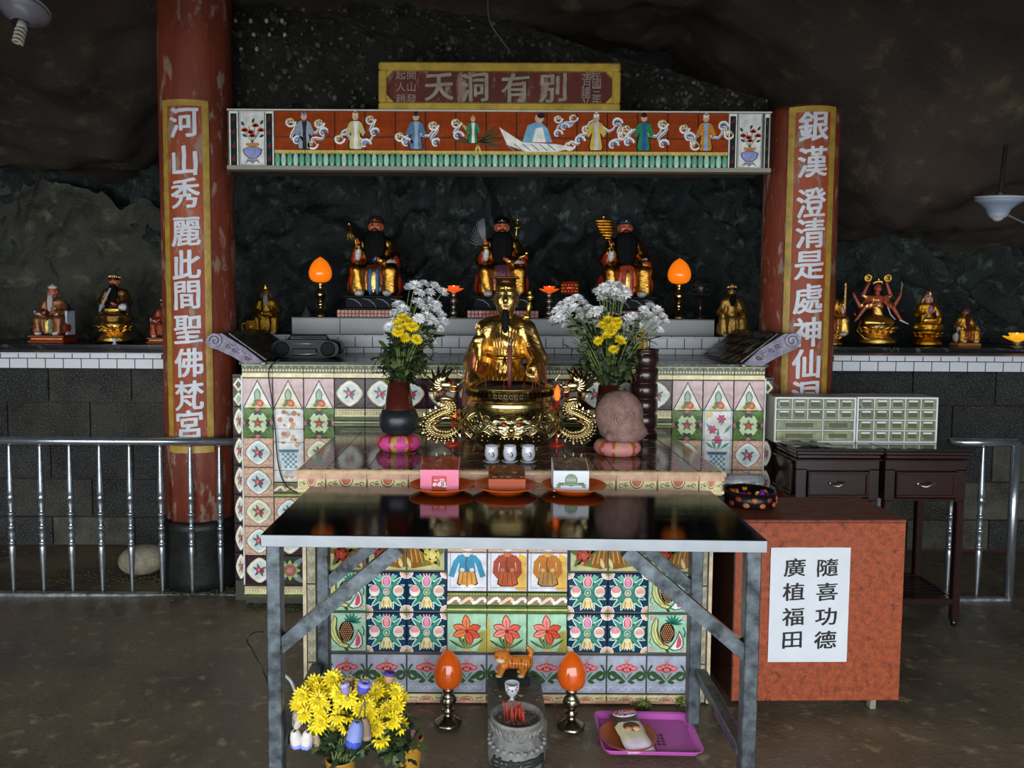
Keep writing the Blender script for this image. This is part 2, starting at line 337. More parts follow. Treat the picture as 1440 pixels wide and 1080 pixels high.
# ---------------------------------------------------------------- relief tiles
class Art:
    """coloured relief shapes on a w x h tile; shape coordinates run 0..1 across the width, and up from 0"""
    def __init__(s,w,h,bgc,edge=None,th=.008,bv=.0025):
        s.w=w;s.h=h;s.m=M();s.L=0
        b=bv; s.m.add([(0,b,0),(w,b,0),(w,b,h),(0,b,h),(b,0,b),(w-b,0,b),(w-b,0,h-b),(b,0,h-b),(0,th,0),(w,th,0),(w,th,h),(0,th,h)],
            [(4,5,6,7)],bgc); s.m.f+=[(0,1,5,4),(1,2,6,5),(2,3,7,6),(3,0,4,7),(8,9,1,0),(9,10,2,1),(10,11,3,2),(11,8,0,3)]
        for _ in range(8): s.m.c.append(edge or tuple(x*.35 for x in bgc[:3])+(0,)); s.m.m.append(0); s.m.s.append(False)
    def poly(s,pts,col,z=1,dz=0.0):
        n=len(pts); y=-.0007*z-dz
        ar=sum(pts[i][0]*pts[(i+1)%n][1]-pts[(i+1)%n][0]*pts[i][1] for i in range(n))
        if ar<0: pts=pts[::-1]
        P_=[(min(max(x,.0),1)*s.w,min(max(v*s.w,0),s.h)) for x,v in pts]
        s.m.add([(x,y,z_) for x,z_ in P_]+[(x,.0005,z_) for x,z_ in P_],[tuple(range(n))]+[(i,n+i,n+(i+1)%n,(i+1)%n) for i in range(n)],col); return s
    def ell(s,cx,cy,rx,ry,col,z=1,rot=0,n=12,dz=0):
        c,d=math.cos(rot),math.sin(rot)
        return s.poly([(cx+rx*math.cos(a)*c-ry*math.sin(a)*d,cy+rx*math.cos(a)*d+ry*math.sin(a)*c) for a in (2*PI*k/n for k in range(n))],col,z,dz)
    def dome(s,cx,cy,rx,ry,col,z=1,hgt=.004,col2=None):
        s.m.ell((cx*s.w,-.0007*z,cy*s.w),(rx*s.w,hgt,ry*s.w),col,10,6); return s
    def pet(s,cx,cy,l,w,ang,col,z=1,bend=0.0):
        c,d=math.cos(ang),math.sin(ang); up=[(0,0),(.25,.38),(.55,.5),(.82,.3),(1,0)]; pts=[(t,v) for t,v in up]+[(t,-v) for t,v in up[-2:0:-1]]
        return s.poly([(cx+t*l*c-(v*w+bend*t*t)*d,cy+t*l*d+(v*w+bend*t*t)*c) for t,v in pts],col,z)
    def line(s,pts,w,col,z=1,taper=False):
        n=len(pts); A=[];B=[]
        for i in range(n):
            x0,y0=pts[max(i-1,0)]; x1,y1=pts[min(i+1,n-1)]; dx,dy=x1-x0,y1-y0; l=math.hypot(dx,dy) or 1
            ww=w*(.35+.65*math.sin(PI*(i+.5)/n)) if taper else w
            A.append((pts[i][0]-dy/l*ww/2,pts[i][1]+dx/l*ww/2)); B.append((pts[i][0]+dy/l*ww/2,pts[i][1]-dx/l*ww/2))
        for i in range(n-1): s.poly([A[i],A[i+1],B[i+1],B[i]],col,z)
        return s
    def arc(s,cx,cy,r,a0,a1,w,col,z=1,n=8,ry=None,r1=None):
        ry=ry or r; k1=(r1/r if r1 else 1)
        return s.line([(cx+r*(1+(k1-1)*i/n)*math.cos(a0+(a1-a0)*i/n),cy+ry*(1+(k1-1)*i/n)*math.sin(a0+(a1-a0)*i/n)) for i in range(n+1)],w,col,z)
    def rose(s,cx,cy,r,c1,c2,leaf=None,z=3):
        if leaf:
            for k in range(5): s.pet(cx,cy,r*1.9,r*.75,k*2*PI/5+.3,leaf,z-.5)
        for k in range(5): s.ell(cx+r*.5*math.cos(k*1.2566),cy+r*.5*math.sin(k*1.2566),r*.55,r*.5,c1,z,n=8)
        s.ell(cx,cy,r*.62,r*.6,c2,z+1,n=8); s.arc(cx,cy,r*.4,0,4.5,r*.16,c1,z+2,6); return s
    def quatre(s,cx,cy,r,col,z=1,n=48,k=.16):
        return s.poly([(cx+r*(.8+.045*math.sin(4*a+PI/2)*-1+.2*abs(math.cos(2*a))**3.2)*math.cos(a),cy+r*(.8+.045*math.sin(4*a+PI/2)*-1+.2*abs(math.cos(2*a))**3.2)*math.sin(a)) for a in (2*PI*i/n for i in range(n))],col,z)
    def done(s,name,mt): return s.m.build(name,mt,me_only=True)
TW=.1524; G=.0019
W_=hx('f1efe6'); CR=hx('efe3b4'); DG=hx('33502a'); MG=hx('6d8f4a'); LG=hx('b5cf9a'); DK=hx('2c2030'); RO=hx('d9536a'); RD=hx('b8313c'); PK=hx('f09aa0'); TEAL=hx('2f8a80'); NV=hx('15425f'); OR=hx('e5633a'); BRN=hx('6b3a2a')
def t_triangle(white=W_):
    a=Art(TW-G,TW-G,hx('cfb0ae')); 
    for k in range(9): a.arc(random.random(),random.random()*.9,.1,0,4,.015,hx('dcc3bc'),.4,6)
    a.poly([(.02,0),(.98,0),(.5,.96)],hx('443a3a'),.6).poly([(.06,0),(.94,0),(.5,.88)],white,1).poly([(.2,0),(.8,0),(.74,.14),(.64,.22),(.6,.4),(.5,.6),(.4,.4),(.36,.22),(.26,.14)],hx('e6cf83'),1.4)
    a.pet(.5,.2,.46,.24,PI/2,hx('3c6b50'),2).pet(.5,.22,.4,.17,PI/2,hx('a9c9a4'),2.5)
    for x,y,g in ((.3,.08,.2),(.38,.16,.7),(.62,.16,2.4),(.7,.08,2.9),(.5,.05,1.5)): a.pet(x,y,.18,.13,g,hx('4f7a3c'),3)
    a.rose(.58,.16,.13,hx('c9583f'),hx('e08a68'),None,4); return a.done('wall_tile',glaze)
def t_diamond():
    a=Art(TW-G,TW-G,hx('4a6a2e')); lt=hx('a9c389')
    for x,y,g in ((0,0,PI/4),(1,0,3*PI/4),(1,1,-3*PI/4),(0,1,-PI/4)):
        for k in (-.5,0,.5): a.pet(x,y,.36,.1,g+k,hx('5d7d35'),.6)
    a.poly([(.5,.05),(.95,.5),(.5,.95),(.05,.5)],hx('a7b39c'),1); a.poly([(.5,.1),(.7,.2),(.9,.5),(.7,.8),(.5,.9),(.3,.8),(.1,.5),(.3,.2)],hx('cfdcae'),1.6)
    for k in range(4):
        g=k*PI/2; cx,cy=.5+.36*math.cos(g),.5+.36*math.sin(g)
        a.pet(.5+.42*math.cos(g),.5+.42*math.sin(g),.2,.14,g+2.5,hx('23401f'),2).pet(.5+.42*math.cos(g),.5+.42*math.sin(g),.2,.14,g-2.5,hx('23401f'),2)
        a.ell(.5+.47*math.cos(g),.5+.47*math.sin(g),.075,.075,hx('c96a72'),3,n=10)
    a.rose(.5,.5,.11,RD,hx('dc6a68'),hx('5c8a4c'),3); return a.done('wall_tile',glaze)
def t_quat(bgc,arc,inner,edge,ro=RO,dark=False):
    a=Art(TW-G,TW-G,bgc)
    if dark:
        for k in range(26): a.ell(random.random(),random.random(),.018,.03,arc,.5,random.random()*3,6)
    else:
        for i in range(6):
            for j in range(6): a.arc((i+.5*(j%2))/5.5,j/5.5,.085,0.1,PI-.1,.02,arc,.4,5)
    a.quatre(.5,.5,.46,edge,1).quatre(.5,.5,.425,W_,1.6).quatre(.5,.5,.33,inner,2)
    for g in (.5,1.9,2.7,4.0,5.2): a.pet(.5,.5,.25,.09,g,hx('4d7a72'),2.6)
    a.rose(.47,.52,.1,ro,hx('f0a2a0'),None,3).rose(.58,.46,.08,RD,ro,None,3); return a.done('wall_tile',glaze)
def t_dgreen():
    a=Art(TW-G,TW-G,hx('2e3326'))
    for k in range(4): g=k*PI/2+PI/4; a.pet(.5,.5,.62,.22,g,hx('7c8f8d'),1)
    for k in range(8): a.pet(.5,.5,.36,.16,k*PI/4,hx('c9c07c'),1.6)
    a.ell(.5,.5,.22,.22,hx('7f8a46'),2).ell(.5,.5,.16,.16,hx('c75b6c'),3).ell(.5,.5,.1,.1,hx('dd8a90'),4); return a.done('wall_tile',glaze)
def t_fruit(flip=False):
    a=Art(TW-G,TW-G,hx('a9d3b6'))
    for x,y in ((.1,.12),(.9,.1),(.92,.9),(.12,.9)): a.rose(x,y,.06,hx('d99aa0'),hx('ecc3bd'),None,1)
    for k in range(7): a.pet(.64,.74,.24+.05*(k%2),.06,.1+k*.42,hx('2f7d6c'),2)
    a.ell(.5,.52,.19,.27,hx('2b1a18'),2,n=18)
    for i in range(-3,4):
        for j in range(-4,5):
            x=.5+i*.052+(.026 if j%2 else 0); y=.52+j*.055
            if ((x-.5)/.17)**2+((y-.52)/.25)**2<1: a.ell(x,y,.021,.024,hx('c98f62'),3,n=6)
    a.poly([(.2,.94),(.1,.72),(.08,.48),(.16,.28),(.34,.12),(.52,.08),(.6,.16),(.44,.24),(.32,.38),(.26,.6),(.27,.86)],hx('5b5a33'),3.4)
    a.poly([(.21,.92),(.12,.72),(.1,.5),(.18,.3),(.35,.145),(.5,.11),(.55,.16),(.4,.23),(.28,.38),(.22,.6),(.24,.84)],hx('ead78a'),4)
    a.line([(.2,.86),(.15,.62),(.2,.4),(.34,.2)],.035,hx('8fc08a'),5).line([(.25,.8),(.22,.6),(.27,.4),(.42,.2)],.012,hx('8a7a35'),5)
    a.poly([(.8,.58),(.9,.4),(.92,.22),(.84,.1),(.66,.06),(.52,.12),(.62,.22),(.72,.36)],hx('3d6a4c'),5).poly([(.8,.54),(.88,.38),(.89,.22),(.82,.12),(.68,.09),(.58,.13),(.66,.23),(.75,.38)],W_,5.5).poly([(.79,.48),(.85,.35),(.85,.22),(.78,.14),(.72,.16),(.74,.3)],hx('d95672'),6)
    a.line([(.9,.66),(.95,.54),(.93,.42)],.03,hx('2e6a50'),4).line([(.08,.4),(.05,.28),(.12,.2)],.02,hx('4d9a74'),4).pet(.45,.1,.12,.07,-.6,hx('2b5a35'),6)
    return a.done('wall_tile',glaze)
def t_blue(i):
    a=Art(TW-G,TW-G,hx('123a58')); lf=hx('6fae98'); lw=hx('d7ecd8')
    for g in range(4):
        b=g*PI/2+PI/4
        for d,l in ((0,.56),(.42,.5),(-.42,.5)):
            a.pet(.5,.5,l,.15,b+d,lw,1).pet(.52*1+(-.02),.5,l*.93,.1,b+d,hx('3f8c7a'),1.6)
    for cx,cy in ((0,0),(1,0),(1,1),(0,1)):
        a.ell(cx,cy,.165,.165,W_,2.5,n=20).ell(cx,cy,.145,.145,[hx('e6b3a6'),hx('dd9a92')][i%2],3,n=20).ell(cx,cy,.07,.07,hx('8aa06a'),4,n=12)
        for k in range(12): g=k*PI/6; a.line([(cx+.08*math.cos(g),cy+.08*math.sin(g)),(cx+.15*math.cos(g),cy+.15*math.sin(g))],.012,W_,4)
    top=[hx('f0a64c'),hx('ee9f96'),hx('f2d0e0')][i%3]
    a.pet(.5,.6,.16,.13,.5,lf,3).pet(.5,.6,.16,.13,PI-.5,lf,3).pet(.5,.8,.3,.13,.4,lf,3).pet(.5,.8,.3,.13,PI-.4,lf,3)
    a.ell(.5,.77,.12,.15,W_,4,n=14).ell(.5,.77,.1,.13,[hx('c8495e'),hx('d8653c'),hx('e0734a')][i%3],4.6,n=14).pet(.5,.63,.28,.14,PI/2,[hx('d79ad0'),hx('f0a0a8'),hx('d79ad0')][(i+1)%3],5)
    for d in (-.05,0,.05): a.pet(.5+d,.88,.11,.04,PI/2-d*6,hx('e9a8b0'),5)
    for sx,cc in ((-1,hx('e39aa0')),(1,hx('e8b6a6'))):
        x=.5+sx*.3; a.ell(x,.53,.15,.165,hx('1a4452'),3,n=16).ell(x,.53,.135,.15,hx('f0e6d8'),4,n=16).ell(x+(0 if sx<0 else .02),.585 if sx<0 else .55,.115,.085,cc,5,n=14)
        a.line([(x-.12,.5),(x,.47),(x+.12,.5)],.014,W_,6)
    a.ell(.5,.5,.085,.085,W_,4,n=14).ell(.5,.5,.07,.07,[hx('3a9a80'),hx('b9a0a4'),hx('6a9a64')][i%3],5,n=14).ell(.5,.5,.035,.035,hx('e8d690'),6,n=8)
    for d in (-.13,-.07,0,.07,.13): a.pet(.5+d*.35,.36,.3-.1*abs(d),.09,-PI/2+d*2.4,hx('e9d49a'),5+abs(d))
    a.ell(.5,.33,.09,.06,hx('f0dfae'),7); a.line([(.44,.3),(.42,.12)],.012,hx('8a6a3a'),7).line([(.56,.3),(.58,.12)],.012,hx('8a6a3a'),7)
    return a.done('wall_tile',glaze)
def t_lily(i):
    a=Art(TW-G,TW-G,hx('a6cfae'))
    a.poly([(0,0),(.2,0),(.1,.3),(.06,.8),(0,.95)],hx('c9b35a'),.3) if i==1 else a.poly([(1,0),(.75,0),(.86,.3),(.8,.5),(1,.6)],hx('a8a252'),.3)
    for g,l,w in ((1.0,.5,.08),(2.2,.48,.08),(.45,.5,.07),(2.75,.5,.07),(1.3,.4,.09),(1.9,.4,.09)): a.pet(.5,.08,l,w,g,hx('33502c'),1.5,bend=.05 if g<1.57 else -.05).pet(.5,.09,l*.85,w*.5,g,hx('7f9a58'),2,bend=.05 if g<1.57 else -.05)
    a.ell(.45,.06,.06,.04,hx('c9a878'),2).ell(.57,.06,.06,.04,hx('c9a878'),2).pet(.42,.34,.16,.08,1.9,hx('dcd884'),3)
    c=[hx('dd5a3a'),hx('e66b5a'),hx('d9583c')][i%3]; c2=[hx('ea8456'),hx('f0948a'),hx('ee8e84')][i%3]
    for k,g in enumerate((1.65,.35,2.75,-.45,3.5,-1.25)):
        a.pet(.5,.55,.43 if k<1 else .38,.22,g,hx('8a2f22'),3+.2*k).pet(.5,.55,.4 if k<1 else .355,.18,g,c if k%2 else c2,3.4+.2*k); a.line([(.5+.06*math.cos(g),.55+.06*math.sin(g)),(.5+.3*math.cos(g),.55+.3*math.sin(g))],.012,hx('a83a26'),5)
    a.ell(.5,.55,.05,.05,hx('a02f1c'),6); return a.done('wall_tile',glaze)
def t_lav():
    a=Art(TW-G,TW-G,hx('abb0bf')); gd=hx('3a5c34'); v=hx('8a90a8')
    a.line([(0,.29),(1,.29)],.012,v,.6).line([(0,.22),(1,.22)],.01,v,.6).line([(0,.06),(1,.06)],.01,v,.6)
    for k in range(5): x=.1+k*.2; a.line([(x-.08,.1),(x,.2),(x+.08,.1)],.022,hx('c3c7d3'),1).line([(x-.05,.09),(x,.15),(x+.05,.09)],.014,v,1.5)
    for sx in (-1,1):
        a.arc(.5+sx*.35,.46,.1,0,2*PI,.07,gd,1.5,12); a.line([(.5+sx*.44,.42),(.5+sx*.47,.56),(.5+sx*.4,.7),(.5+sx*.36,.74)],.05,gd,1.7); a.pet(.5+sx*.06,.36,.42,.13,PI/2-sx*1.1,gd,1.6); a.pet(.5+sx*.02,.34,.2,.1,PI/2-sx*1.9,gd,1.8); a.pet(.5,.36,.26,.05,PI/2-sx*.6,hx('5d8a50'),2)
    for dx,dy,rx in ((-.17,.66,.11),(.17,.66,.11),(0,.62,.12),(-.08,.7,.1),(.08,.7,.1),(0,.72,.08)): a.ell(.5+dx,dy,rx,.07,hx('d9525c'),2.5,n=12).ell(.5+dx,dy+.01,rx*.7,.04,hx('ee8a88'),3,n=10)
    for dx in (-.05,0,.05): a.line([(.5+dx*.4,.76),(.5+dx,.9)],.014,hx('e07078'),3)
    return a.done('wall_tile',glaze)
def t_border_semi(w=TW,up=True,h=.075):
    a=Art(w-G,h-G,hx('e3cfa0')); s=h/w
    def y(v): return v*s if up else s-v*s
    a.poly([(0,y(0)),(1,y(0)),(1,y(.3)),(0,y(.3))],hx('d7ab8f'),1.5,.002); a.poly([(0,y(.82)),(1,y(.82)),(1,y(.98)),(0,y(.98))],hx('ecd9a4'),1.5,.002)
    pts=[(.5+.17*math.cos(t),y(.3+.42*math.sin(t))) for t in (PI*k/10 for k in range(11))]
    a.poly(pts,hx('5a3524'),1.5).poly([(.5+(x-.5)*.88,y(.3)+(v-y(.3))*.88) for x,v in pts],hx('f0e2c0'),1.8).poly([(.5+(x-.5)*.72,y(.3)+(v-y(.3))*.74) for x,v in pts],hx('c27a5c'),2.4)
    for sx in (-1,1):
        a.arc(.5+sx*.38,y(.55),.045,0,5,.02,hx('5a7a4a'),1.6,7); a.pet(.5+sx*.33,y(.55),.13,.05,PI if sx>0 else 0,hx('6a8a5a'),1.7); a.pet(.5+sx*.33,y(.5),.12,.04,(PI if sx>0 else 0)+.5,hx('8aa56a'),1.8)
    return a.done('border_tile',glaze)
def t_braid():
    h=.077; a=Art(TW-G,h-G,hx('6f7f45')); s=h/TW
    a.poly([(0,0),(1,0),(1,s*.22),(0,s*.22)],hx('55702a'),2,.004).poly([(0,s*.1),(1,s*.1),(1,s*.18),(0,s*.18)],hx('c9c98a'),3,.004).poly([(0,s*.26),(1,s*.26),(1,s*.34),(0,s*.34)],hx('3a4a24'),1)
    a.poly([(0,s*.4),(1,s*.4),(1,s*.78),(0,s*.78)],hx('9a7a5e'),1)
    for k in range(3):
        x=.17+k*.333; a.line([(x-.2,s*.44),(x-.1,s*.5),(x,s*.66),(x+.08,s*.7),(x+.14,s*.6),(x+.1,s*.5)],.08,[W_,hx('f0d8bc'),W_][k],2+k*.3)
    for k in range(14): a.ell(.035+k*.071,s*.9,.026,.02,hx('c2b877'),1.5,n=6)
    return a.done('border_tile',glaze)
def t_crown(h=.07):
    a=Art(TW-G,h-G,hx('e2d59e')); s=h/TW
    a.poly([(0,s*.66),(1,s*.66),(1,s),(0,s)],hx('2f3d18'),1.5,.003).poly([(0,s*.88),(1,s*.88),(1,s*.95),(0,s*.95)],hx('a9b25a'),2.5,.004)
    for k in range(4): a.ell(.125+k*.25,s*.8,.04,.03,hx('8a946a'),3,dz=.003)
    a.poly([(0,s*.34),(1,s*.34),(1,s*.66),(0,s*.66)],hx('4a4a26'),1)
    for k in range(10): a.dome(.05+k*.1,s*.55,.042,.05,hx('efe6bb'),2,.005)
    a.poly([(0,s*.05),(1,s*.05),(1,s*.3),(0,s*.3)],hx('efe2a8'),1.5,.001); return a.done('border_tile',glaze)
def t_dent(h=.066):
    a=Art(TW-G,h-G,hx('dcd2a4')); s=h/TW
    a.poly([(0,0),(1,0),(1,s*.3),(0,s*.3)],hx('4d5c2c'),1).poly([(0,s*.3),(1,s*.3),(1,s*.4),(0,s*.4)],hx('e8dda8'),1.8)
    for k in range(10): a.dome(.05+k*.1,s*.58,.038,.045,hx('efe6bb'),2,.005)
    a.line([(0,s*.82),(1,s*.82)],.03,hx('a8996a'),1); return a.done('border_tile',glaze)
def t_figure(i):
    h=TW*1.0; a=Art(TW-G,h-G,hx('dcdce2')); ln=hx('5a6480')
    if i: a.poly([(.7,.05),(.98,.02),(.98,.9),(.8,.98),(.68,.6)],hx('e0b158'),.3)
    a.line([(.08,.99),(.08,.1),(.96,.1)],.012,ln,.6)
    c,c2,sk=[(hx('3f8fb0'),hx('d99a4a'),hx('e8dccb')),(hx('a04a30'),hx('b85a34'),hx('c97a50')),(hx('b8742c'),hx('a88248'),hx('d8b070'))][i]
    a.poly([(.3,.5),(.7,.5),(.78,.2),(.66,.13),(.34,.13),(.24,.2)],hx('5a3420'),1).poly([(.32,.5),(.68,.5),(.74,.22),(.64,.16),(.36,.16),(.28,.22)],c2,1.6)
    a.poly([(.34,.95),(.66,.95),(.72,.5),(.28,.5)],c,2); a.ell(.5,1.02,.11,.13,sk,2.5)
    for sx in (-1,1): a.line([(.5+sx*.15,.9),(.5+sx*.28,.75),(.5+sx*(.3 if i else .36),.5),(.5+sx*.2 if i else .5+sx*.4,.38)],.14,c,2.4); a.ell(.5+sx*.12,.56,.06,.05,sk,3)
    for x in (.4,.5,.6): a.line([(x,.48),(x+(x-.5)*.3,.18)],.014,hx('6a3a20'),3)
    a.line([(.5,.9),(.46,.7),(.52,.5)],.02,hx('5a3020'),3)
    if i==0: a.ell(.4,.14,.08,.04,W_,3).ell(.62,.14,.1,.04,W_,3)
    return a.done('wall_tile',glaze)
def t_basket(fl):
    a=Art(TW-G,TW-G,hx('b9b784')); X=(lambda x:1-x) if fl else (lambda x:x)
    a.poly([(X(0),0),(X(.06),0),(X(.06),1),(X(0),1)],hx('14395a'),1)
    a.poly([(X(.3),.16),(X(.98),.75),(X(.98),.1),(X(.85),.06)],hx('8a5a24'),1.5)
    for k in range(5): a.line([(X(.34+.13*k),.15+.02*k),(X(.45+.12*k),.3+.11*k)],.03,hx('c99a4a'),2)
    a.line([(X(.25),.18),(X(.95),.82)],.05,hx('d9b05c'),2.5)
    if fl: a.rose(X(.38),.42,.2,hx('d8c35a'),hx('e8da88'),hx('7a7a34'),3)
    else: a.rose(X(.38),.42,.2,hx('9a3a2a'),hx('c25a44'),hx('5a6a34'),3)
    a.rose(X(.8),.75,.18,hx('dcc04a'),hx('ecd878'),None,3).pet(X(.9),.06,.3,.1,PI/2+.3,hx('d8c890'),3); return a.done('wall_tile',glaze)
def t_marble(): 
    return Art(TW-G,TW-G,hx('402c26')).done('marble_tile',marblet)
def t_leafstrip(w,h,bgc=hx('b4ad92'),dark=False):
    a=Art(w-G,h-G,bgc); n=max(1,round(h/w/1.4)); s=h/w
    for k in range(n):
        y=(k+.5)*s/n
        if dark: a.poly([(.5,y-.5*s/n),(.95,y),(.5,y+.5*s/n),(.05,y)],hx('e8dfb0'),1).poly([(.5,y-.28*s/n),(.74,y),(.5,y+.28*s/n),(.26,y)],hx('332a22') if k%2 else hx('8fb0a8'),2)
        else:
            a.pet(.5,y-.45*s/n,s/n*.85,.5,PI/2-.25,hx('9a9c86'),1).line([(.15,y-.3*s/n),(.4,y),(.15,y+.3*s/n)],.07,hx('6f7355'),1.4).line([(.85,y-.3*s/n),(.6,y),(.85,y+.3*s/n)],.07,hx('8a7f5c'),1.4)
    return a.done('edge_tile',glaze)
def t_white(w,h): return Art(w-.002,h-.002,hx('d2d5d9'),hx('2a2a2c'),.006,.0014).done('white_tile',whitet)
# ================================================================ SETTING
def fb(p,o=4): return noise.fractal(Vector(p),1.0,2.0,o)
def mossy(name,base,c2,c3,rough=.35,bump=.35,s1=2.2,s2=9,wet=.2,metal=0):
    m=bpy.data.materials.new(name); m.use_nodes=True; nt=m.node_tree; N=nt.nodes; L=nt.links; b=N['Principled BSDF']
    tc=N.new('ShaderNodeTexCoord'); ns=[]
    for sc,dt in ((s1,8),(s2,8),(60,6)):
        n=N.new('ShaderNodeTexNoise'); n.inputs['Scale'].default_value=sc; n.inputs['Detail'].default_value=dt; n.inputs['Roughness'].default_value=.65; L.new(tc.outputs['Object'],n.inputs['Vector']); ns.append(n)
    r=N.new('ShaderNodeValToRGB'); r.color_ramp.elements[0].position=.38; r.color_ramp.elements[0].color=base; r.color_ramp.elements[1].position=.62; r.color_ramp.elements[1].color=c2; L.new(ns[0].outputs['Fac'],r.inputs[0])
    mr=N.new('ShaderNodeMapRange'); mr.inputs['From Min'].default_value=.56; mr.inputs['From Max'].default_value=.7; L.new(ns[1].outputs['Fac'],mr.inputs[0])
    mx=N.new('ShaderNodeMix'); mx.data_type='RGBA'; L.new(mr.outputs[0],mx.inputs[0]); L.new(r.outputs[0],mx.inputs[6]); mx.inputs[7].default_value=c3; L.new(mx.outputs[2],b.inputs['Base Color'])
    rr=N.new('ShaderNodeMapRange'); rr.inputs['From Min'].default_value=.4; rr.inputs['From Max'].default_value=.6; rr.inputs['To Min'].default_value=max(.05,rough-wet); rr.inputs['To Max'].default_value=rough+wet; L.new(ns[0].outputs['Fac'],rr.inputs[0]); L.new(rr.outputs[0],b.inputs['Roughness'])
    ad=N.new('ShaderNodeMath'); ad.operation='ADD'; L.new(ns[1].outputs['Fac'],ad.inputs[0]); L.new(ns[2].outputs['Fac'],ad.inputs[1])
    bp=N.new('ShaderNodeBump'); bp.inputs['Strength'].default_value=bump; bp.inputs['Distance'].default_value=.03; L.new(ad.outputs[0],bp.inputs['Height']); L.new(bp.outputs[0],b.inputs['Normal']); return m
floor_m=mossy('wet_concrete',hx('51463a',1),hx('766852',1),hx('a09073',1),.34,.2,1.8,15,.18)
ceil_m=mossy('cave_ceiling',hx('2e2721',1),hx('443930',1),hx('5f523f',1),.8,.5,1.5,6,.1)
rock_m=mossy('cave_rock',hx('242a28',1),hx('363f3c',1),hx('6d837c',1),.42,.9,2.2,9,.12)
rockl_m=mossy('grey_rock',hx('26271f',1),hx('44453a',1),hx('66664f',1),.5,.6,2.0,7,.15)
knob_m=mossy('knobbly_rock',hx('1f1e1a',1),hx('34322b',1),hx('77766a',1),.4,.9,3,16,.15)
def grid(name,mt,nu,nv,fn,kind='structure',label=None):
    vs=[];fs=[]
    for j in range(nv+1):
        for i in range(nu+1): vs.append(fn(i/nu,j/nv))
    for j in range(nv):
        for i in range(nu): a=j*(nu+1)+i; fs.append((a,a+1,a+nu+2,a+nu+1))
    me=bpy.data.meshes.new(name); me.from_pydata(vs,[],fs); me.materials.append(mt); me.polygons.foreach_set('use_smooth',[True]*len(fs)); me.update()
    return tag(link(name,me),label,None,None,kind)
grid('floor',floor_m,140,140,lambda u,v:(-6+12*u,-3.5+9.5*v,.012*fb((u*14,v*12,0))*(1 if v<.95 else 1)-.006))
def ceil_f(u,v):
    x=-5+10*u; Y=-1.3+6.9*v; z=3.28
    t=max(0,min(1,(Y-2.6)/2.8)); t=t*t*(3-2*t)
    k=max(0,min(1,(x-1.2)/1.2)); kl=max(0,min(1,(-1.5-x)/.8))
    z-=t*(1.25*k+.75*kl+.1); w=max(0,min(1,(2.5-Y)/1.5)); w=w*w*(3-2*w); z+=(.16*fb((x*.8,Y*.8,3))+.05*fb((x*4,Y*4,1)))*(1-.75*w); z-=1.2*w; return (x,Y,z)  # out of view the roof dips into a brow, shaped to shade upper parts
grid('ceiling',ceil_m,150,110,ceil_f)
def back_f(u,v):
    x=-5+10*u; z=-.1+4.4*v
    Y=5.72+.14*fb((x*1.1,z*1.1,7))
    c=max(0,1-abs(x)/2.2)
    m=.5-abs(fb((x*1.7+.4*fb((x,z,2)),z*1.5,11),5)); Y-=.75*max(0,m)*min(1,z/1.2)
    w=math.sin(38*x+6*fb((x*2,z*1.2,5))*2.2+9*z); Y-=.045*w*max(0,min(1,fb((x*1.5,z*2.5,9))*2+.6)); Y-=.1*max(0,1-abs(z-1.95+.25*fb((x*.9,0,4)))*1.2)*abs(math.sin(2.6*x+.6))
    Y-=.05*abs(fb((x*9,z*9,4)))
    return (x,max(Y,5.22),z)
grid('wall_back',rock_m,420,170,back_f)
for sx,nm in ((-1,'wall_left'),(1,'wall_right')):
    grid(nm,rockl_m,60,60,lambda u,v:(sx*(3.9+.9*(1-u)+.2*fb((u*4,v*3,sx))),-1.3+6.9*u,-.1+3.5*v))
# grey painted cloud shaped rock panel at far left
def leftrock(u,v):
    x=-3.35+1.55*u; top=2.42-.22*abs(fb((u*3,0,5)))-.28*u; z=1.2+(top-1.2)*v
    Y=5.36+.1*fb((x*2,z*2,1))-.1*math.sin(PI*min(1,v*1.02))-.03*abs(math.sin(9*x+5*z+3*fb((x*3,z*3,2))))
    return (x,Y,z)
grid('rock_relief_panel',rockl_m,90,60,leftrock,None); tag(bpy.data.objects['rock_relief_panel'],'pale grey moulded rock relief rising behind the left shelf','rock')
# knobbly rock ledge above the beam, with pebbles set into it
def knobf(u,v):
    x=-1.75+3.35*u; z0=2.5; z1=3.3-.62*max(0,(u-.42)/.58)**.8; z=z0+(z1-z0)*v
    Y=4.42-.05*math.sin(PI*v)+.05*fb((x*2,z*2,8)); n=abs(math.sin(x*52+2*math.sin(z*37)))*abs(math.sin(z*61+1.5*math.sin(x*31))); Y-=.022*n+.03*abs(fb((x*7,z*7,2)))
    return (x,Y,z)
grid('trim_1',knob_m,330,80,knobf)
m=M(); random.seed(3)
for k in range(520):
    u=random.random(); v=random.random(); p=knobf(u,v*.9); r=random.uniform(.008,.018)
    m.ell((p[0],p[1]-.004,p[2]),(r*random.uniform(.7,1.2),r*.6,r*random.uniform(.6,1)),hx(random.choice(['2f2e29','3a3933','2a2924','57564d'])),6,4)
for k in range(5):
    for j in range(3): m.ell((P(330+k*22+j*4,28+j*20,4.36).x,4.37,P(330,28+j*20,4.36).z),(.012,.01,.014),hx('a9a79a'),7,5)
m.build('pebbles',stone,kind='stuff',label='small pebbles crusted over the dark rock above the tiled beam',cat='pebbles')
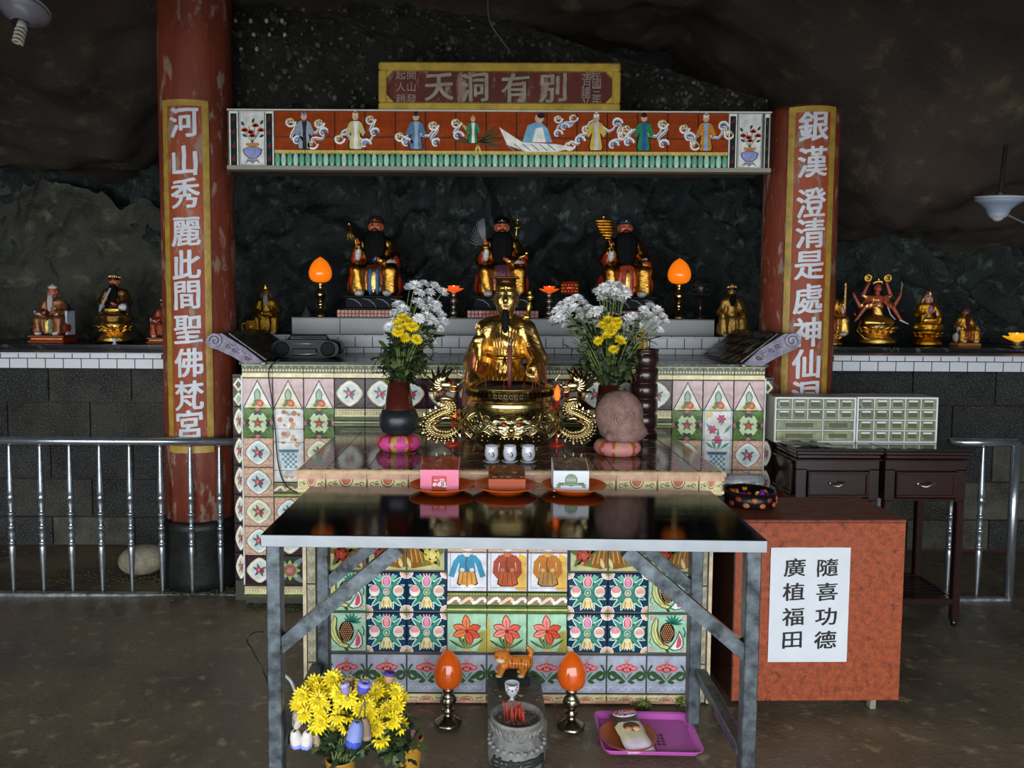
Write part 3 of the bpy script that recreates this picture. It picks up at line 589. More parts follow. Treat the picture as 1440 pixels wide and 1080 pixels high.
# side shelves ----------------------------------------------------
def shelf(side):
    x0,x1=(-3.9,P(240,500,4.33).x) if side<0 else (P(1160,500,4.33).x,3.6)
    zb=P(100,518,4.33).z if side<0 else P(1300,522.5,4.33).z; z1=zb+.057; z2=z1+.033; zt=z2+.028
    nm='left' if side<0 else 'right'
    t=empty('shelf',(0,0,0),0,('black marble shelf with white tile edge, running %s'%('out past the left column' if side<0 else 'out past the right column')),'shelf')
    m=M(); m.box(x0,x1,4.62,5.6,z2-.002,zt,hx('24262a')); m.build('marble_slab',marbled,t)
    m=M(); m.box(x0,x1,4.336,4.8,zb,z2-.006,hx('1b1b1b')); m.build('core',paint,t)
    w=.101; me1=t_white(w,.057); me2=t_white(w,.033); n=int((x1-x0)/w)
    m3=M(); m3.box(0,.137-G,0,.28,0,.005,hx('c9ccd0')); me3=m3.build('white_tile',whitet,me_only=True)
    for k in range(n+1):
        xs=(x1-(k+1)*w) if side<0 else (x0+k*w)
        link('white_tile',me1,t,(xs,4.33,zb)); link('white_tile',me2,t,(xs+.05*(1 if side>0 else -1)+(0),4.33,z1))
    for k in range(int((x1-x0)/.137)): link('white_tile',me3,t,((x1-(k+1)*.137) if side<0 else (x0+k*.137),4.33,z2-.006))
    g=empty('granite_wall',(0,0,0),0,('granite panel wall with red joints under the %s marble shelf'%nm),'wall',None,'structure')
    del g['category']; g.name='wall_'+('shelf_left' if side<0 else 'shelf_right')
    m=M(); m.box(x0,x1,4.735,4.9,-.02,zb-.002,hx('3a1714')); m.build('red_joint',paint,g)
    pw=.512; ph=.24; k=0; z=zb; random.seed(side+9)
    while z>0:
        off=(k%2)*.26+.3; xx=x0-off
        while xx<x1:
            a,b=max(xx,x0),min(xx+pw,x1)
            if b-a>.03:
                m=M(); m.box(a+.004,b-.004,4.72,4.74,max(z-ph,.0)+.004,z-.004,hx(random.choice(['232526','2f2e2a','45433a','1f2122'])),.002); m.build('granite_panel',granite,g)
            xx+=pw
        z-=ph; k+=1
    return zt
ZL=shelf(-1); ZR=shelf(1)
# columns ----------------------------------------------------------
def arcstrip(m,r0,r1,a0,a1,z0,z1,col,n=10):
    vs=[];fs=[]
    for i in range(n+1):
        a=a0+(a1-a0)*i/n
        for r,z in ((r0,z0),(r1,z0),(r1,z1),(r0,z1)): vs.append((r*math.sin(a),-r*math.cos(a),z))
    for i in range(n):
        for k in range(4): k2=(k+1)%4; fs.append((i*4+k,i*4+k2,(i+1)*4+k2,(i+1)*4+k))
    fs+=[(0,1,2,3),(n*4+3,n*4+2,n*4+1,n*4)]; m.add(vs,fs,col)
def column(cx,label,ang,chars,ys,ytop,ybot,shafttop,rad=.187,px=0,half=R(36)):
    Yc=4.15; t=empty('column',(cx,Yc,0),0,label,'column'); Yf=Yc-rad
    zt=P(px,ytop,Yf).z; zb=P(px,ybot,Yf).z; zp=P(px,735,Yf).z
    m=M(); prof=[(rad*.99,zp-.02),(rad,zp+.3),(rad,1.6),(rad*1.0,shafttop-.08)]+([(rad*.98,shafttop-.03),(rad*.9,shafttop)] if shafttop<2.8 else [(rad,shafttop)])
    m.lathe(prof,hx('76331f'),48,fn=lambda r,z,a: r+.0025*math.sin(9*a+3*z)+(.004*math.sin(14*a) if z<.9 else 0)); m.build('shaft',redcol,t)
    m=M(); m.lathe([(rad+.03,0),(rad+.035,.05),(rad+.025,zp-.06),(rad+.03,zp-.045),(rad+.03,zp-.01),(rad+.01,zp)],hx('1e1e1d'),40); m.build('plinth',mat('black_painted_stone',.45,.5,9,bump=.3,bs=30,dirt=hx('55534b'),dirt_s=16,dirt_t=.62,spec=.3),t)
    m=M(); rr=rad+.004
    gw=R(9.5)
    arcstrip(m,rr,rr+.006,ang-half,ang-half+gw,zb,zt,hx('a98a36')); arcstrip(m,rr,rr+.006,ang+half-gw,ang+half,zb,zt,hx('a98a36'))
    arcstrip(m,rr,rr+.006,ang-half+gw,ang+half-gw,zt-.03,zt,hx('a98a36'),14); arcstrip(m,rr,rr+.006,ang-half+gw,ang+half-gw,zb,zb+.035,hx('a98a36'),14)
    m.build('gold_border',goldp,t)
    m=M(); arcstrip(m,rad-.002,rad+.0045,ang-half+gw,ang+half-gw,zb+.03,zt-.03,hx('96401d'),16); m.build('inscription_panel',redcol,t)
    for ch,y in zip(chars,ys):
        z=P(px,y,Yf).z
        text_obj('character',ch,.158,hx('cfd2d8'),paint,t,None,wrap=(rad+.003,ang,z),extrude=.0025,off=.0035,scale=(.95,1.02))
    return t
CL=(P(278,300,4.15).x); CR_=(P(1124,300,4.15).x)
column(CL,'tall dark red column left of the altar, gold edged inscription of ten white characters',R(2),'河山秀麗此間聖佛梵宮',(172,226,272,326,372,415,463,510,556,597),140,637,3.32,px=263)
column(CR_,'shorter red column right of the altar, inscription ending at the plastic drawers',R(-5),'銀漢澄清是處神仙洞',(177,228,285,328,373,420,467,512,556),149,680,P(1124,146,4.0).z,px=1143)
# beam --------------------------------------------------------------
BX0,BX1=P(320,200,4.0).x,P(1083,200,4.0).x; YB=3.93
zbt=P(700,157,YB).z; zbb=P(700,235,YB).z
BX0=P(320,200,YB).x; BX1=P(1084,200,YB).x
t=empty('beam',(0,0,0),0,'tiled concrete beam with figures in relief spanning between the columns','beam')
m=M(); m.box(BX0,BX1,YB+.006,YB+.26,zbb-.006,zbt+.005,hx('4d4a42')); m.box(BX0,BX1,YB-.012,YB+.05,zbb-.02,zbb,hx('8f8c7c')); m.box(BX0,BX1,YB-.006,YB+.05,zbt-.001,zbt+.006,hx('cfcdc4')); m.build('core',paint,t)
bx0=P(386,200,YB).x; bx1=P(1024,200,YB).x; n=15; tw=(bx1-bx0)/n; hb=zbt-zbb; h1=hb*.47; h0=hb-h1
a=Art(tw-G,h1-G,hx('97411f'),hx('5c2a18')); mt_top=a.done('beam_tile',glaze)
a=Art(tw-G,h0-G,hx('97411f'),hx('5c2a18')); s=h0/tw
a.poly([(0,s*.44),(1,s*.44),(1,s*.55),(0,s*.55)],hx('d9c46e'),2)
for k in range(6): a.ell(.083+k*.167,s*.45,.07,.035,hx('c7a850'),3,n=8)
a.poly([(0,0),(1,0),(1,s*.42),(0,s*.42)],hx('2d3a33'),1)
for k in range(5): a.m.ell(((.1+k*.2)*tw,-.001,s*.2*tw),(.09*tw,.008,s*.26*tw),hx(['6fae90','a9d4bd'][k%2]),10,8)
mt_bot=a.done('beam_tile',glaze)
for k in range(n): link('beam_tile',mt_top,t,(bx0+k*tw,YB,zbb+h0)); link('beam_tile',mt_bot,t,(bx0+k*tw,YB,zbb))
def curl(a,x,y,r,col,d=1,w=None,z=3): a.arc(x,y,r,0,5.2*d,w or r*.34,col,z,9,None,r*.25); return a
def sg(name,lab,pxc,w,fn):   # relief figure group on the beam
    a=Art(w,hb,hx('97411f')); a.m=M(); fn(a); o=a.m.build(name,glaze,t,(P(pxc,200,YB).x-w/2,YB-.001,zbb)); return o
SC=hb/1.0
def person(a,cx,base,h,robe,robe2,skin,hair,W):
    """small standing relief figure; units are fractions of beam height"""
    w=a.w; u=lambda x,y:(cx+x*h*SC/w,(base+y*h)*SC/w)
    def pl(pts,c,z): a.poly([u(*p) for p in pts],c,z)
    pl([(-.16,0),(.16,0),(.2,.1),(.12,.5),(.14,.78),(-.14,.78),(-.12,.5),(-.2,.1)],hx('2b2622'),2)
    pl([(-.14,.02),(.14,.02),(.17,.1),(.1,.5),(.12,.76),(-.12,.76),(-.1,.5),(-.17,.1)],robe,3); pl([(-.05,.02),(.07,.02),(.05,.5),(.08,.75),(-.06,.75),(-.03,.5)],robe2,4)
    for sx in (-1,1): pl([(sx*.1,.76),(sx*.17,.7),(sx*.27,.45),(sx*.2,.36),(sx*.1,.5)],robe,4.5)
    x,y=u(0,.87); a.ell(x,y,.085*h*SC/w,.1*h*SC/w,skin,5,n=10); x,y=u(0,.94); a.ell(x,y,.08*h*SC/w,.055*h*SC/w,hair,6,n=10); x,y=u(0,.99); a.ell(x,y,.035*h*SC/w,.035*h*SC/w,hair,6,n=8)
def clouds(a,pts,r,c1=W_,c2=hx('5f8fc0'),dd=1):
    w=a.w; P2=[(x,y*SC/w) for x,y in pts]
    for q,(x,y) in enumerate(P2): curl(a,x,y,r*1.25,c1,1 if q%2 else -1,r*.4,z=3); curl(a,x,y,r*.8,c2 if q%2 else hx('d9c987'),1,r*.24,4)
    for q in range(len(P2)-1):
        (x0,y0),(x1,y1)=P2[q],P2[q+1]; nx_,ny_=-(y1-y0),(x1-x0)
        L_=[(x0+(x1-x0)*t+nx_*.22*math.sin(2*PI*t),y0+(y1-y0)*t+ny_*.22*math.sin(2*PI*t)) for t in [i/7 for i in range(8)]]
        a.line(L_,r*.62,c1,2.2,True); a.line([(x_,y_-r*.12) for x_,y_ in L_],r*.25,c2,2.6,True)
SK=hx('e0b090')
def rf(pxc,w,robe,r2,hair,cl,base=.3,h=.68,lab=None,skin=SK):
    def fn(a): clouds(a,cl,.09*SC/w*1.0); person(a,.5,base,h,robe,r2,skin,hair,w)
    o=sg('relief_figure',lab,pxc,w,fn); tag(o,lab)
rf(428,.24,hx('9aa9b8'),hx('3a3434'),hx('8a8a9a'),[(.2,.8),(.35,.45),(.8,.78),(.9,.6),(.66,.4)],lab='relief figure in grey robes amid cloud scrolls')
rf(500,.24,hx('cfc58c'),W_,hx('d8c8a0'),[(.8,.85),(.9,.6),(.15,.5),(.7,.4)],lab='relief figure in pale yellow robes')
rf(585,.24,hx('5f7fa0'),hx('9fb3c3'),hx('3a3a44'),[(.15,.55),(.3,.42),(.85,.75),(.92,.42)],lab='relief figure in slate blue robes')
rf(665,.22,hx('3c8a62'),W_,hx('c9b060'),[(.1,.8),(.15,.55)],.42,.5,lab='relief figure in green riding a bird')
def bird(a):
    w=a.w
    for g in (-.2,.1,.4,.7,2.3,2.7,3.1): a.pet(.5,.45*SC/w,.42,.07,g,hx(['8a7a4a','5a4a32','c9b46a'][int(g*10)%3]),2)
    for g in (-1.2,-1.9): a.line([(.5,.4*SC/w),(.5+.2*math.cos(g),.2*SC/w)],.03,hx('d9c06a'),3)
sg('relief_bird',None,672,.3,bird)
def boat(a):
    w=a.w; s=SC/w; a.poly([(.02,.72*s),(.12,.4*s),(.35,.28*s),(.7,.28*s),(.95,.36*s),(.7,.42*s),(.3,.45*s)],W_,2)
    for k in range(6): a.line([(.1+.1*k,.42*s),(.2+.1*k,.3*s)],.012,hx('8a96a0'),3)
    a.poly([(.3,.45*s),(.36,.75*s),(.5,.84*s),(.6,.7*s),(.66,.45*s)],hx('7fb3d0'),3).poly([(.42,.45*s),(.46,.7*s),(.54,.72*s),(.58,.45*s)],W_,4).ell(.5,.88*s,.055,.09*s*.9,SK,4,n=10).ell(.52,.93*s,.05,.05*s,hx('2a2a33'),5,n=8); clouds(a,[(.72,.88),(.8,.72),(.9,.9),(.72,.6)],.05)
sg('relief_boat',None,758,.42,boat)
rf(838,.34,hx('d9b755'),hx('c9cdd0'),W_,[(.1,.4),(.25,.48),(.35,.7),(.8,.8),(.88,.6),(.75,.4)],lab='relief figure of a white haired sage in yellow')
rf(905,.26,hx('2f8a5c'),hx('3d5aa0'),hx('3a2a22'),[(.15,.7),(.2,.45),(.85,.8),(.88,.42)],lab='relief figure in green robes')
rf(992,.28,hx('c9853a'),hx('8fb0c8'),hx('dcdcdc'),[(.1,.72),(.2,.55),(.3,.42),(.8,.75),(.9,.62)],lab='relief figure of an old sage in orange and blue')
for pa,pb in ((322,386),(1024,1083)):   # end panels: potted flowers between dark strips
    x0=P(pa,200,YB).x; x1=P(pb,200,YB).x; w=x1-x0; hh=hb
    for q,(xa,wa) in enumerate(((x0,w*.22),(x1-w*.22 if pa<500 else x1-w*.14,w*.22 if pa<500 else w*.14))):
        a=Art(wa-G,hh-G,W_); s=hh/wa; a.poly([(.18,.02),(.82,.02),(.82,s*.98),(.18,s*.98)],hx('26302c'),1)
        for k in range(4): a.ell(.5,s*(.12+.25*k),.2,.2,hx('7a2438'),2,n=8); a.pet(.5,s*(.14+.25*k),.3,.12,1.2,hx('3c6a4c'),2)
        a.m.build('edge_tile',glaze,t,(xa,YB,zbb))
    a=Art(w*.6-G,hh-G,hx('dfe0dc')); s=hh/(w*.6); a.line([(.05,.04),(.05,s-.04),(.95,s-.04),(.95,.04),(.05,.04)],.025,hx('8a9088'),.5)
    v=hx('9aa0d0'); a.poly([(.34,.7),(.66,.7),(.86,.6),(.82,.42),(.64,.26),(.36,.26),(.18,.42),(.14,.6)],hx('4a4a68'),1).poly([(.35,.68),(.65,.68),(.82,.58),(.78,.43),(.62,.29),(.38,.29),(.22,.43),(.18,.58)],v,2)
    a.poly([(.3,.24),(.7,.24),(.78,.08),(.62,.16),(.5,.06),(.38,.16),(.22,.08)],hx('8a8f90'),2).poly([(.36,.7),(.64,.7),(.6,.84),(.4,.84)],hx('c98a4a'),3).ell(.32,.78,.07,.06,hx('c98a4a'),3).ell(.68,.78,.07,.06,hx('c98a4a'),3)
    for g in (1.0,1.4,1.8,2.2): a.line([(.5,.84),(.5+.3*math.cos(g),.84+.3*math.sin(g)),(.5+.55*math.cos(g),.84+.62*math.sin(g))],.02,hx('30482f'),3)
    for x,y in ((.22,1.25),(.44,1.18),(.62,1.42),(.82,1.25),(.5,1.05)): 
        for k in range(7): a.pet(x,y,.16,.06,.3+k*.42,hx('c9563a'),4)
    for x,y,g in ((.3,1.05,2.6),(.75,1.05,.4),(.5,1.55,1.2),(.2,1.45,2.1),(.8,1.5,1)): a.pet(x,y,.2,.1,g,hx('2f5a44'),3.5)
    a.m.build('vase_panel',glaze,t,(x0+w*.22,YB,zbb))
# signboard ----------------------------------------------------------
YS=3.95; sx0=P(532,120,YS).x; sx1=P(873,120,YS).x; sz0=zbt+.008; sz1=P(700,87,YS).z; sw=sx1-sx0; sh=sz1-sz0
t=empty('signboard',((sx0+sx1)/2,YS+.03,sz0),0,'long gilt framed signboard with large characters on top of the beam','signboard')
t.rotation_euler=(R(-2),0,0)
m=M(); m.box(-sw/2+.01,sw/2-.01,-.01,.03,.01,sh-.01,hx('5b2118')); m.build('panel',redcol,t)
m=M(); b=.042; g=hx('b99a3c')
m.box(-sw/2,sw/2,-.035,.04,0,b,g,.008); m.box(-sw/2,sw/2,-.035,.04,sh-b,sh,g,.008); m.box(-sw/2,-sw/2+b,-.034,.04,b,sh-b,g,.006); m.box(sw/2-b,sw/2,-.034,.04,b,sh-b,g,.006)
for sx in (-1,1):
    for (z0,dz) in ((b,1),(sh-b,-1)): m.prism([(sx*(sw/2-b),z0),(sx*(sw/2-b-.035),z0),(sx*(sw/2-b),z0+dz*.035)][::(1 if sx*dz>0 else -1)],-.03,0,g)
m.build('gilt_frame',goldp,t)
for ch,px in zip('天洞有別',(617,667,725,778)): text_obj('character',ch,.152,hx('96917c'),goldp,t,(P(px,120,YS).x-(sx0+sx1)/2,-.012,sh*.5),extrude=.002,off=.003,scale=(1,1.02))
for px,tx in ((563,'起人趙'),(578,'開山發'),(825,'元月建立'),(840,'民國三年')):
    for k,ch in enumerate(tx): text_obj('small_character',ch,.052,hx('9c8e84'),paint,t,(P(px,120,YS).x-(sx0+sx1)/2,-.012,sh*(.76-k*.5/(len(tx)-1))),extrude=.0008)
# ================================================================ TILED ALTAR
YW=3.79; altar=empty('tiled_altar',(0,YW,0),0,'large altar block clad in patterned glazed tiles between the two columns','altar')
TRI=[t_triangle(),t_triangle(hx('efe6cf'))]; DIA=t_diamond(); QB=t_quat(hx('dcb79b'),hx('b98a70'),hx('cfe6e4'),hx('8a7a7a')); QY=t_quat(hx('d8b79a'),hx('b98f72'),hx('dfe0b0'),hx('a09a70')); QD=t_quat(hx('34182a'),hx('5a3a4a'),hx('dfe8e4'),hx('d9c88a'),dark=True); QD2=t_quat(hx('2c1c26'),hx('6a5a62'),hx('e9dfb8'),hx('c9b87a'),dark=True)
CRN=t_crown(); DEN=t_dent(.06); DGR=t_dgreen(); BRD=t_braid(); MAR=t_marble()
wz=P(500,512,YW).z; V=.98*TW
def put(me,x,z,y=YW,sc=None,nm=None,par=altar): return link(nm or me.name.split('.')[0],me,par,(x,y-(YW if par is altar else 0),z),None,sc)
for side in (-1,1):
    x0=P(342,650,YW).x if side<0 else P(943.5,650,YW).x
    for c in range(3):
        x=x0+c*TW; z=wz-.07; put(CRN,x,z); z-=V; put(TRI[(c==1)*1 if side<0 else 0],x,z,sc=(1,1,.98))
        oc=2 if side>0 else 0
        if c==1:
            # picture panel of a vase over 2.5 tiles
            w,h=TW-G,2.5*V; zz=z-h
            cuts=[0,.4,1.35,1.8,2.5] if side<0 else [0,.5,1.5,2.5]
            for q in range(len(cuts)-1):
                a=Art(w,(cuts[q+1]-cuts[q])*V-G,hx('e6e4e2') if side<0 else hx('d9e2e0')); s=1.0; zc=cuts[q]
                def sh_(pts): return [(px,py-zc) for px,py in pts]
                top=cuts[q+1]
                def clip(pts): return [(px,min(max(py,zc),top)-zc) for px,py in pts]
                def pl(pts,cc,zz_): 
                    if max(p[1] for p in pts)>zc and min(p[1] for p in pts)<top: a.poly(clip(pts),cc,zz_)
                blue=hx('6a9fb5')
                pl([(.04,.02),(.04,2.48),(.96,2.48),(.96,.02)],hx('b9c0c4') if side>0 else hx('d9d2cc'),.6); pl([(.08,.06),(.08,2.44),(.92,2.44),(.92,.06)],hx('e9eae6'),1)
                pl([(.22,1.0),(.78,1.0),(.7,.5),(.62,.38),(.38,.38),(.3,.5)],hx('dfe9ea'),2)
                for i in range(6):
                    for j in range(6):
                        px_,py_=.27+i*.085,.48+j*.085
                        if (i+j)%2 and abs(px_-.5)<.2+.1*(py_-.4): pl([(px_,py_),(px_+.08,py_),(px_+.08,py_+.08),(px_,py_+.08)],blue,3)
                pl([(.2,1.0),(.8,1.0),(.84,1.1),(.16,1.1)],hx('5a7f95'),3.5); pl([(.4,.38),(.6,.38),(.66,.25),(.34,.25)],hx('c9ccd0'),2); pl([(.3,.22),(.42,.1),(.5,.2),(.58,.1),(.7,.22)],hx('d9a87a'),2)
                if side>0:
                    for g,xx,yy in ((1.2,.5,1.15),(1.9,.45,1.15),(.6,.6,1.2),(2.5,.4,1.2),(1.5,.5,1.5),(.9,.7,1.7),(2.2,.35,1.75),(1.3,.6,1.95)): 
                        ca,sa=math.cos(g),math.sin(g); pl([(xx,yy),(xx+.2*ca-.05*sa,yy+.2*sa+.05*ca),(xx+.4*ca,yy+.4*sa),(xx+.2*ca+.05*sa,yy+.2*sa-.05*ca)],hx('5f9f88'),2.5)
                    for xx,yy in ((.33,1.85),(.5,1.5),(.62,2.2)):
                        for k in range(6): g=k*PI/3; ca,sa=math.cos(g),math.sin(g); pl([(xx,yy),(xx+.1*ca-.05*sa,yy+.1*sa+.05*ca),(xx+.17*ca,yy+.17*sa),(xx+.1*ca+.05*sa,yy+.1*sa-.05*ca)],hx('cf5a6e') if k%2 else hx('c04a7a'),4)
                    pl([(.12,2.2),(.35,2.3),(.3,2.44),(.12,2.4)],hx('e6c97a'),2)
                else:
                    random.seed(q+2)
                    for k in range(22):
                        xx,yy=random.uniform(.14,.86),random.uniform(1.2,2.4); r=random.uniform(.04,.1); pl([(xx+r*math.cos(g),yy+r*math.sin(g)) for g in (j*.9 for j in range(7))],hx(random.choice(['d9a877','c9b29a','c98a6a','a9b8b0','d8c8b0','b8755a'])),2+k*.05)
                    if q>=2: pl([(.0,2.5),(1,2.5),(1,2.38),(.9,2.47),(.1,2.47),(0,2.38)],hx('6b7a50'),5)
                a.m.build('picture_tile',glaze,altar,(x,0,zz+zc*V))
            z=zz; z-=.5*V; put(BRD,x,z,sc=(1,1,.5*V/.077)); rows=[QB,QD,DGR]
            for r_ in rows: z-=V; put(r_,x,z,sc=(1,1,.98))
        else:
            z-=V; put(DIA,x,z,sc=(1,1,.98))
            for r_ in ([QB,QB,QY,QB,QD] if c==oc else [QY,QB,QY,QD,DGR]): z-=V; put(r_,x,z,sc=(1,1,.98))
    zbw=wz-.07-7*V
    for c in range(3): put(DEN,x0+c*TW,zbw-.062,y=YW-.012)
    xe=x0 if side<0 else x0+3*TW
    # set back outer strip of small tiles
    st=t_leafstrip(.062,V*1.0,hx('2c2a2e'),True); q2=t_quat(hx('2a1420'),hx('6a4a5a'),hx('e4dcc0'),hx('c9b87a'),dark=True)
    for k in range(7):
        xs=xe-.064 if side<0 else xe+.002
        if k<1: link('edge_tile',st,altar,(xs,.05,wz-.07-(k+1)*V))
        else: link('edge_tile',q2,altar,(xs,.05,wz-.07-(k+1)*V),None,(.062/TW,1,.98))
    m=M(); m.box((xe-.005) if side<0 else xe-.003,(xe+.003) if side<0 else xe+.005,YW-.004-YW,.05,zbw,wz-.06,hx('d8d9da')); m.build('white_edging',glaze,altar)
# recess wall
ZT0=P(700,662,2.79).z; a=Art(TW-G,.05,hx('3c4a24')); a.poly([(0,.05),(1,.05),(1,.14),(0,.14)],hx('7d8a4a'),2,.004).poly([(0,.2),(1,.2),(1,.26),(0,.26)],hx('c9c9a0'),2,.002); GRM=a.done('border_tile',glaze)
xa=P(342,650,YW).x+3*TW; xb=P(943.5,650,YW).x; n=11; pw=(xb-xa)/n; sc=pw/TW
for k in range(n):
    put(CRN,xa+k*pw,wz-.07,sc=(sc,1,1)); put(QD,xa+k*pw,wz-.07-V,sc=(sc,1,.98)); put(DEN,xa+k*pw,wz-.07-V-.06,sc=(sc,1,1)); hg_=wz-.13-V-ZT0; link('border_tile',GRM,altar,(xa+k*pw,-.004,ZT0),None,(sc,1,hg_/.05))
xL=P(342,650,YW).x; xR=xb+3*TW
m=M(); m.box(xL,xR,.008,.66,.0,wz-.004,hx('3a372f')); m.box(xL-.066,xR+.066,.058,.35,.0,wz-.06,hx('3a372f')); m.build('core',paint,altar)
m=M(); m.box(xL-.01,xR+.01,-.012,.72,wz-.004,wz+.01,hx('26282b')); m.build('shelf_slab',marbled,altar)
# lower front
YF=2.85; fx0=P(459.5,900,YF).x; FZ=[P(700,y,YF).z for y in (1004,974.5,917,860,803,746)]
ZT=P(700,662,2.79).z; FR=[t_fruit()]; BL=[t_blue(i) for i in range(3)]; LI=[t_lily(i) for i in range(3)]; LV=t_lav(); FG=[t_figure(i) for i in range(3)]; BK=[t_basket(False),t_basket(True)]; SEM=t_border_semi(); SEMD=t_border_semi(up=False,h=.072)
dy=YF-YW
for c in range(9):
    x=fx0+c*TW
    link('border_tile',SEM,altar,(x,dy-.006,0),None,(1,1,(FZ[1]-0)/.075)); link('wall_tile',LV,altar,(x,dy,FZ[1]))
    if c in (3,4,5):
        link('wall_tile',LI[c-3],altar,(x,dy,FZ[2])); link('border_tile',BRD,altar,(x,dy-.003,FZ[3])); link('wall_tile',FG[c-3],altar,(x,dy,FZ[3]+.077))
        link('wall_tile',QB,altar,(x,dy,FZ[3]+.077+TW),None,(1,1,.4))
    elif c in (0,8):
        for r_ in (2,3): link('wall_tile',FR[0],altar,(x,dy,FZ[r_]))
        link('wall_tile',BK[0],altar,(x,dy,FZ[4]))
    else:
        for r_ in (2,3): link('wall_tile',BL[(c+r_)%3],altar,(x,dy,FZ[r_]))
        link('wall_tile',BK[(c-1)%2 if c<3 else (c)%2],altar,(x,dy,FZ[4]))
LS=t_leafstrip(.036,TW); fxr=fx0+9*TW
for k in range(6):
    hh=min(TW,ZT-.1-k*TW)
    if hh<.02: continue
    s_=(1,1,hh/TW)
    for xx in (fx0-.037,fx0-.074,fxr,fxr+.037): link('edge_tile',LS,altar,(xx,dy,k*TW),None,s_)
m=M(); m.box(fx0-.088,fx0-.075,dy-.004,dy+.02,0,ZT-.09,hx('dcc9a8')); m.build('cream_edging',glaze,altar); m=M(); m.box(fxr+.075,fxr+.088,dy-.004,dy+.02,0,ZT-.09,hx('dcc9a8')); m.build('cream_edging',glaze,altar)
m=M(); m.box(fx0-.084,fxr+.084,dy+.008,.01,0,ZT-.02,hx('5a5344')); m.build('lower_core',paint,altar)
# altar table top
YD=2.79; ax0=P(418,662,YD).x; ax1=P(1018,662,YD).x; dyt=YD-YW
m=M(); m.box(ax0+.003,ax1-.003,dyt+.006,-.004,ZT-.09,ZT-.009,hx('a89878')); m.build('table_core',paint,altar)
tj=P(458,662,YD).x; cols=[ax0]+[tj+k*TW for k in range(10) if tj+k*TW<ax1-.01]+[ax1]; rows=[dyt+.02+k*TW for k in range(7)]+[-.004]
for j in range(len(rows)-1):
    for i in range(len(cols)-1):
        w=cols[i+1]-cols[i]; d=rows[j+1]-rows[j]
        if w<.012 or d<.012: continue
        m=M(); m.box(0,w-G,0,d-G,0,.009,hx(random.choice(['4a332b','3f2b26','553a30','47342f'])),.001); m.build('marble_tile',marblet,altar,(cols[i],rows[j],ZT-.009))
m=M(); m.tube([(ax0-.004,dyt+.01,ZT-.012),(ax1+.004,dyt+.01,ZT-.012)],.012,hx('e8c9a0'),10); m.tube([(ax0,dyt,ZT-.012),(ax0,-.01,ZT-.012)],.011,hx('e8c9a0'),8); m.tube([(ax1,dyt,ZT-.012),(ax1,-.01,ZT-.012)],.011,hx('e8c9a0'),8); m.build('bullnose',glaze,altar)
for i in range(len(cols)-1):
    w=cols[i+1]-cols[i]; link('border_tile',SEMD,altar,(cols[i],dyt,ZT-.084),None,(w/TW,1,1))
for k in range(6):
    for xx,rz in ((ax0,-PI/2),(ax1,PI/2)): link('border_tile',SEMD,altar,(xx,dyt+(k+1)*TW if rz<0 else dyt+k*TW,ZT-.084),(0,0,rz))
# white tiled riser and grey step behind
YI=4.48; st=empty('tiled_step',(0,YI,0),0,'stepped plinth of white tiles and grey slabs behind the altar shelf','step')
ix0=P(378,490,YI).x; ix1=P(1062,490,YI).x; iz0=wz+.01; iz1=P(700,473.5,YI).z; hh=iz1-iz0
m=M(); m.box(ix0,ix1,.006,.25,iz0,iz1,hx('18181a')); m.box(ix0-.05,ix1+.05,.2,1.2,1.0,iz1,hx('232626')); m.build('core',paint,st)
r1,r2,r3=.036,.068,hh-.104-.002; w=.101; A=t_white(w,r1);B=t_white(w,r2);C_=t_white(.137,r3)
for k in range(int((ix1-ix0)/w)+1):
    x=ix0+k*w
    if x+w<ix1+.05: link('white_tile',A,st,(x+.05,0,iz0)); link('white_tile',B,st,(x,0,iz0+r1))
for k in range(int((ix1-ix0)/.137)): link('white_tile',C_,st,(ix0+k*.137+.02,0,iz0+r1+r2))
YG=4.66; gz1=P(700,447.5,YG).z; gx=[P(p,460,YG).x for p in (410,478,612,746,880,1005)]
m=M(); m.box(gx[0],gx[-1],YG-YI+.008,.62,iz1,gz1-.004,hx('4a4a4a')); m.box(gx[0],gx[-1],YG-YI-.002,.64,gz1-.004,gz1,hx('3c3d3f')); m.build('step_core',whitet,st)
for a_,b_ in zip(gx,gx[1:]):
    m=M(); m.box(a_+.0015,b_-.0015,YG-YI,YG-YI+.01,iz1+.001,gz1-.005,hx('a2a3a4'),.002); m.build('grey_slab',metal if False else whitet,st)
ZI=iz1; ZG=gz1; ZS=wz+.01
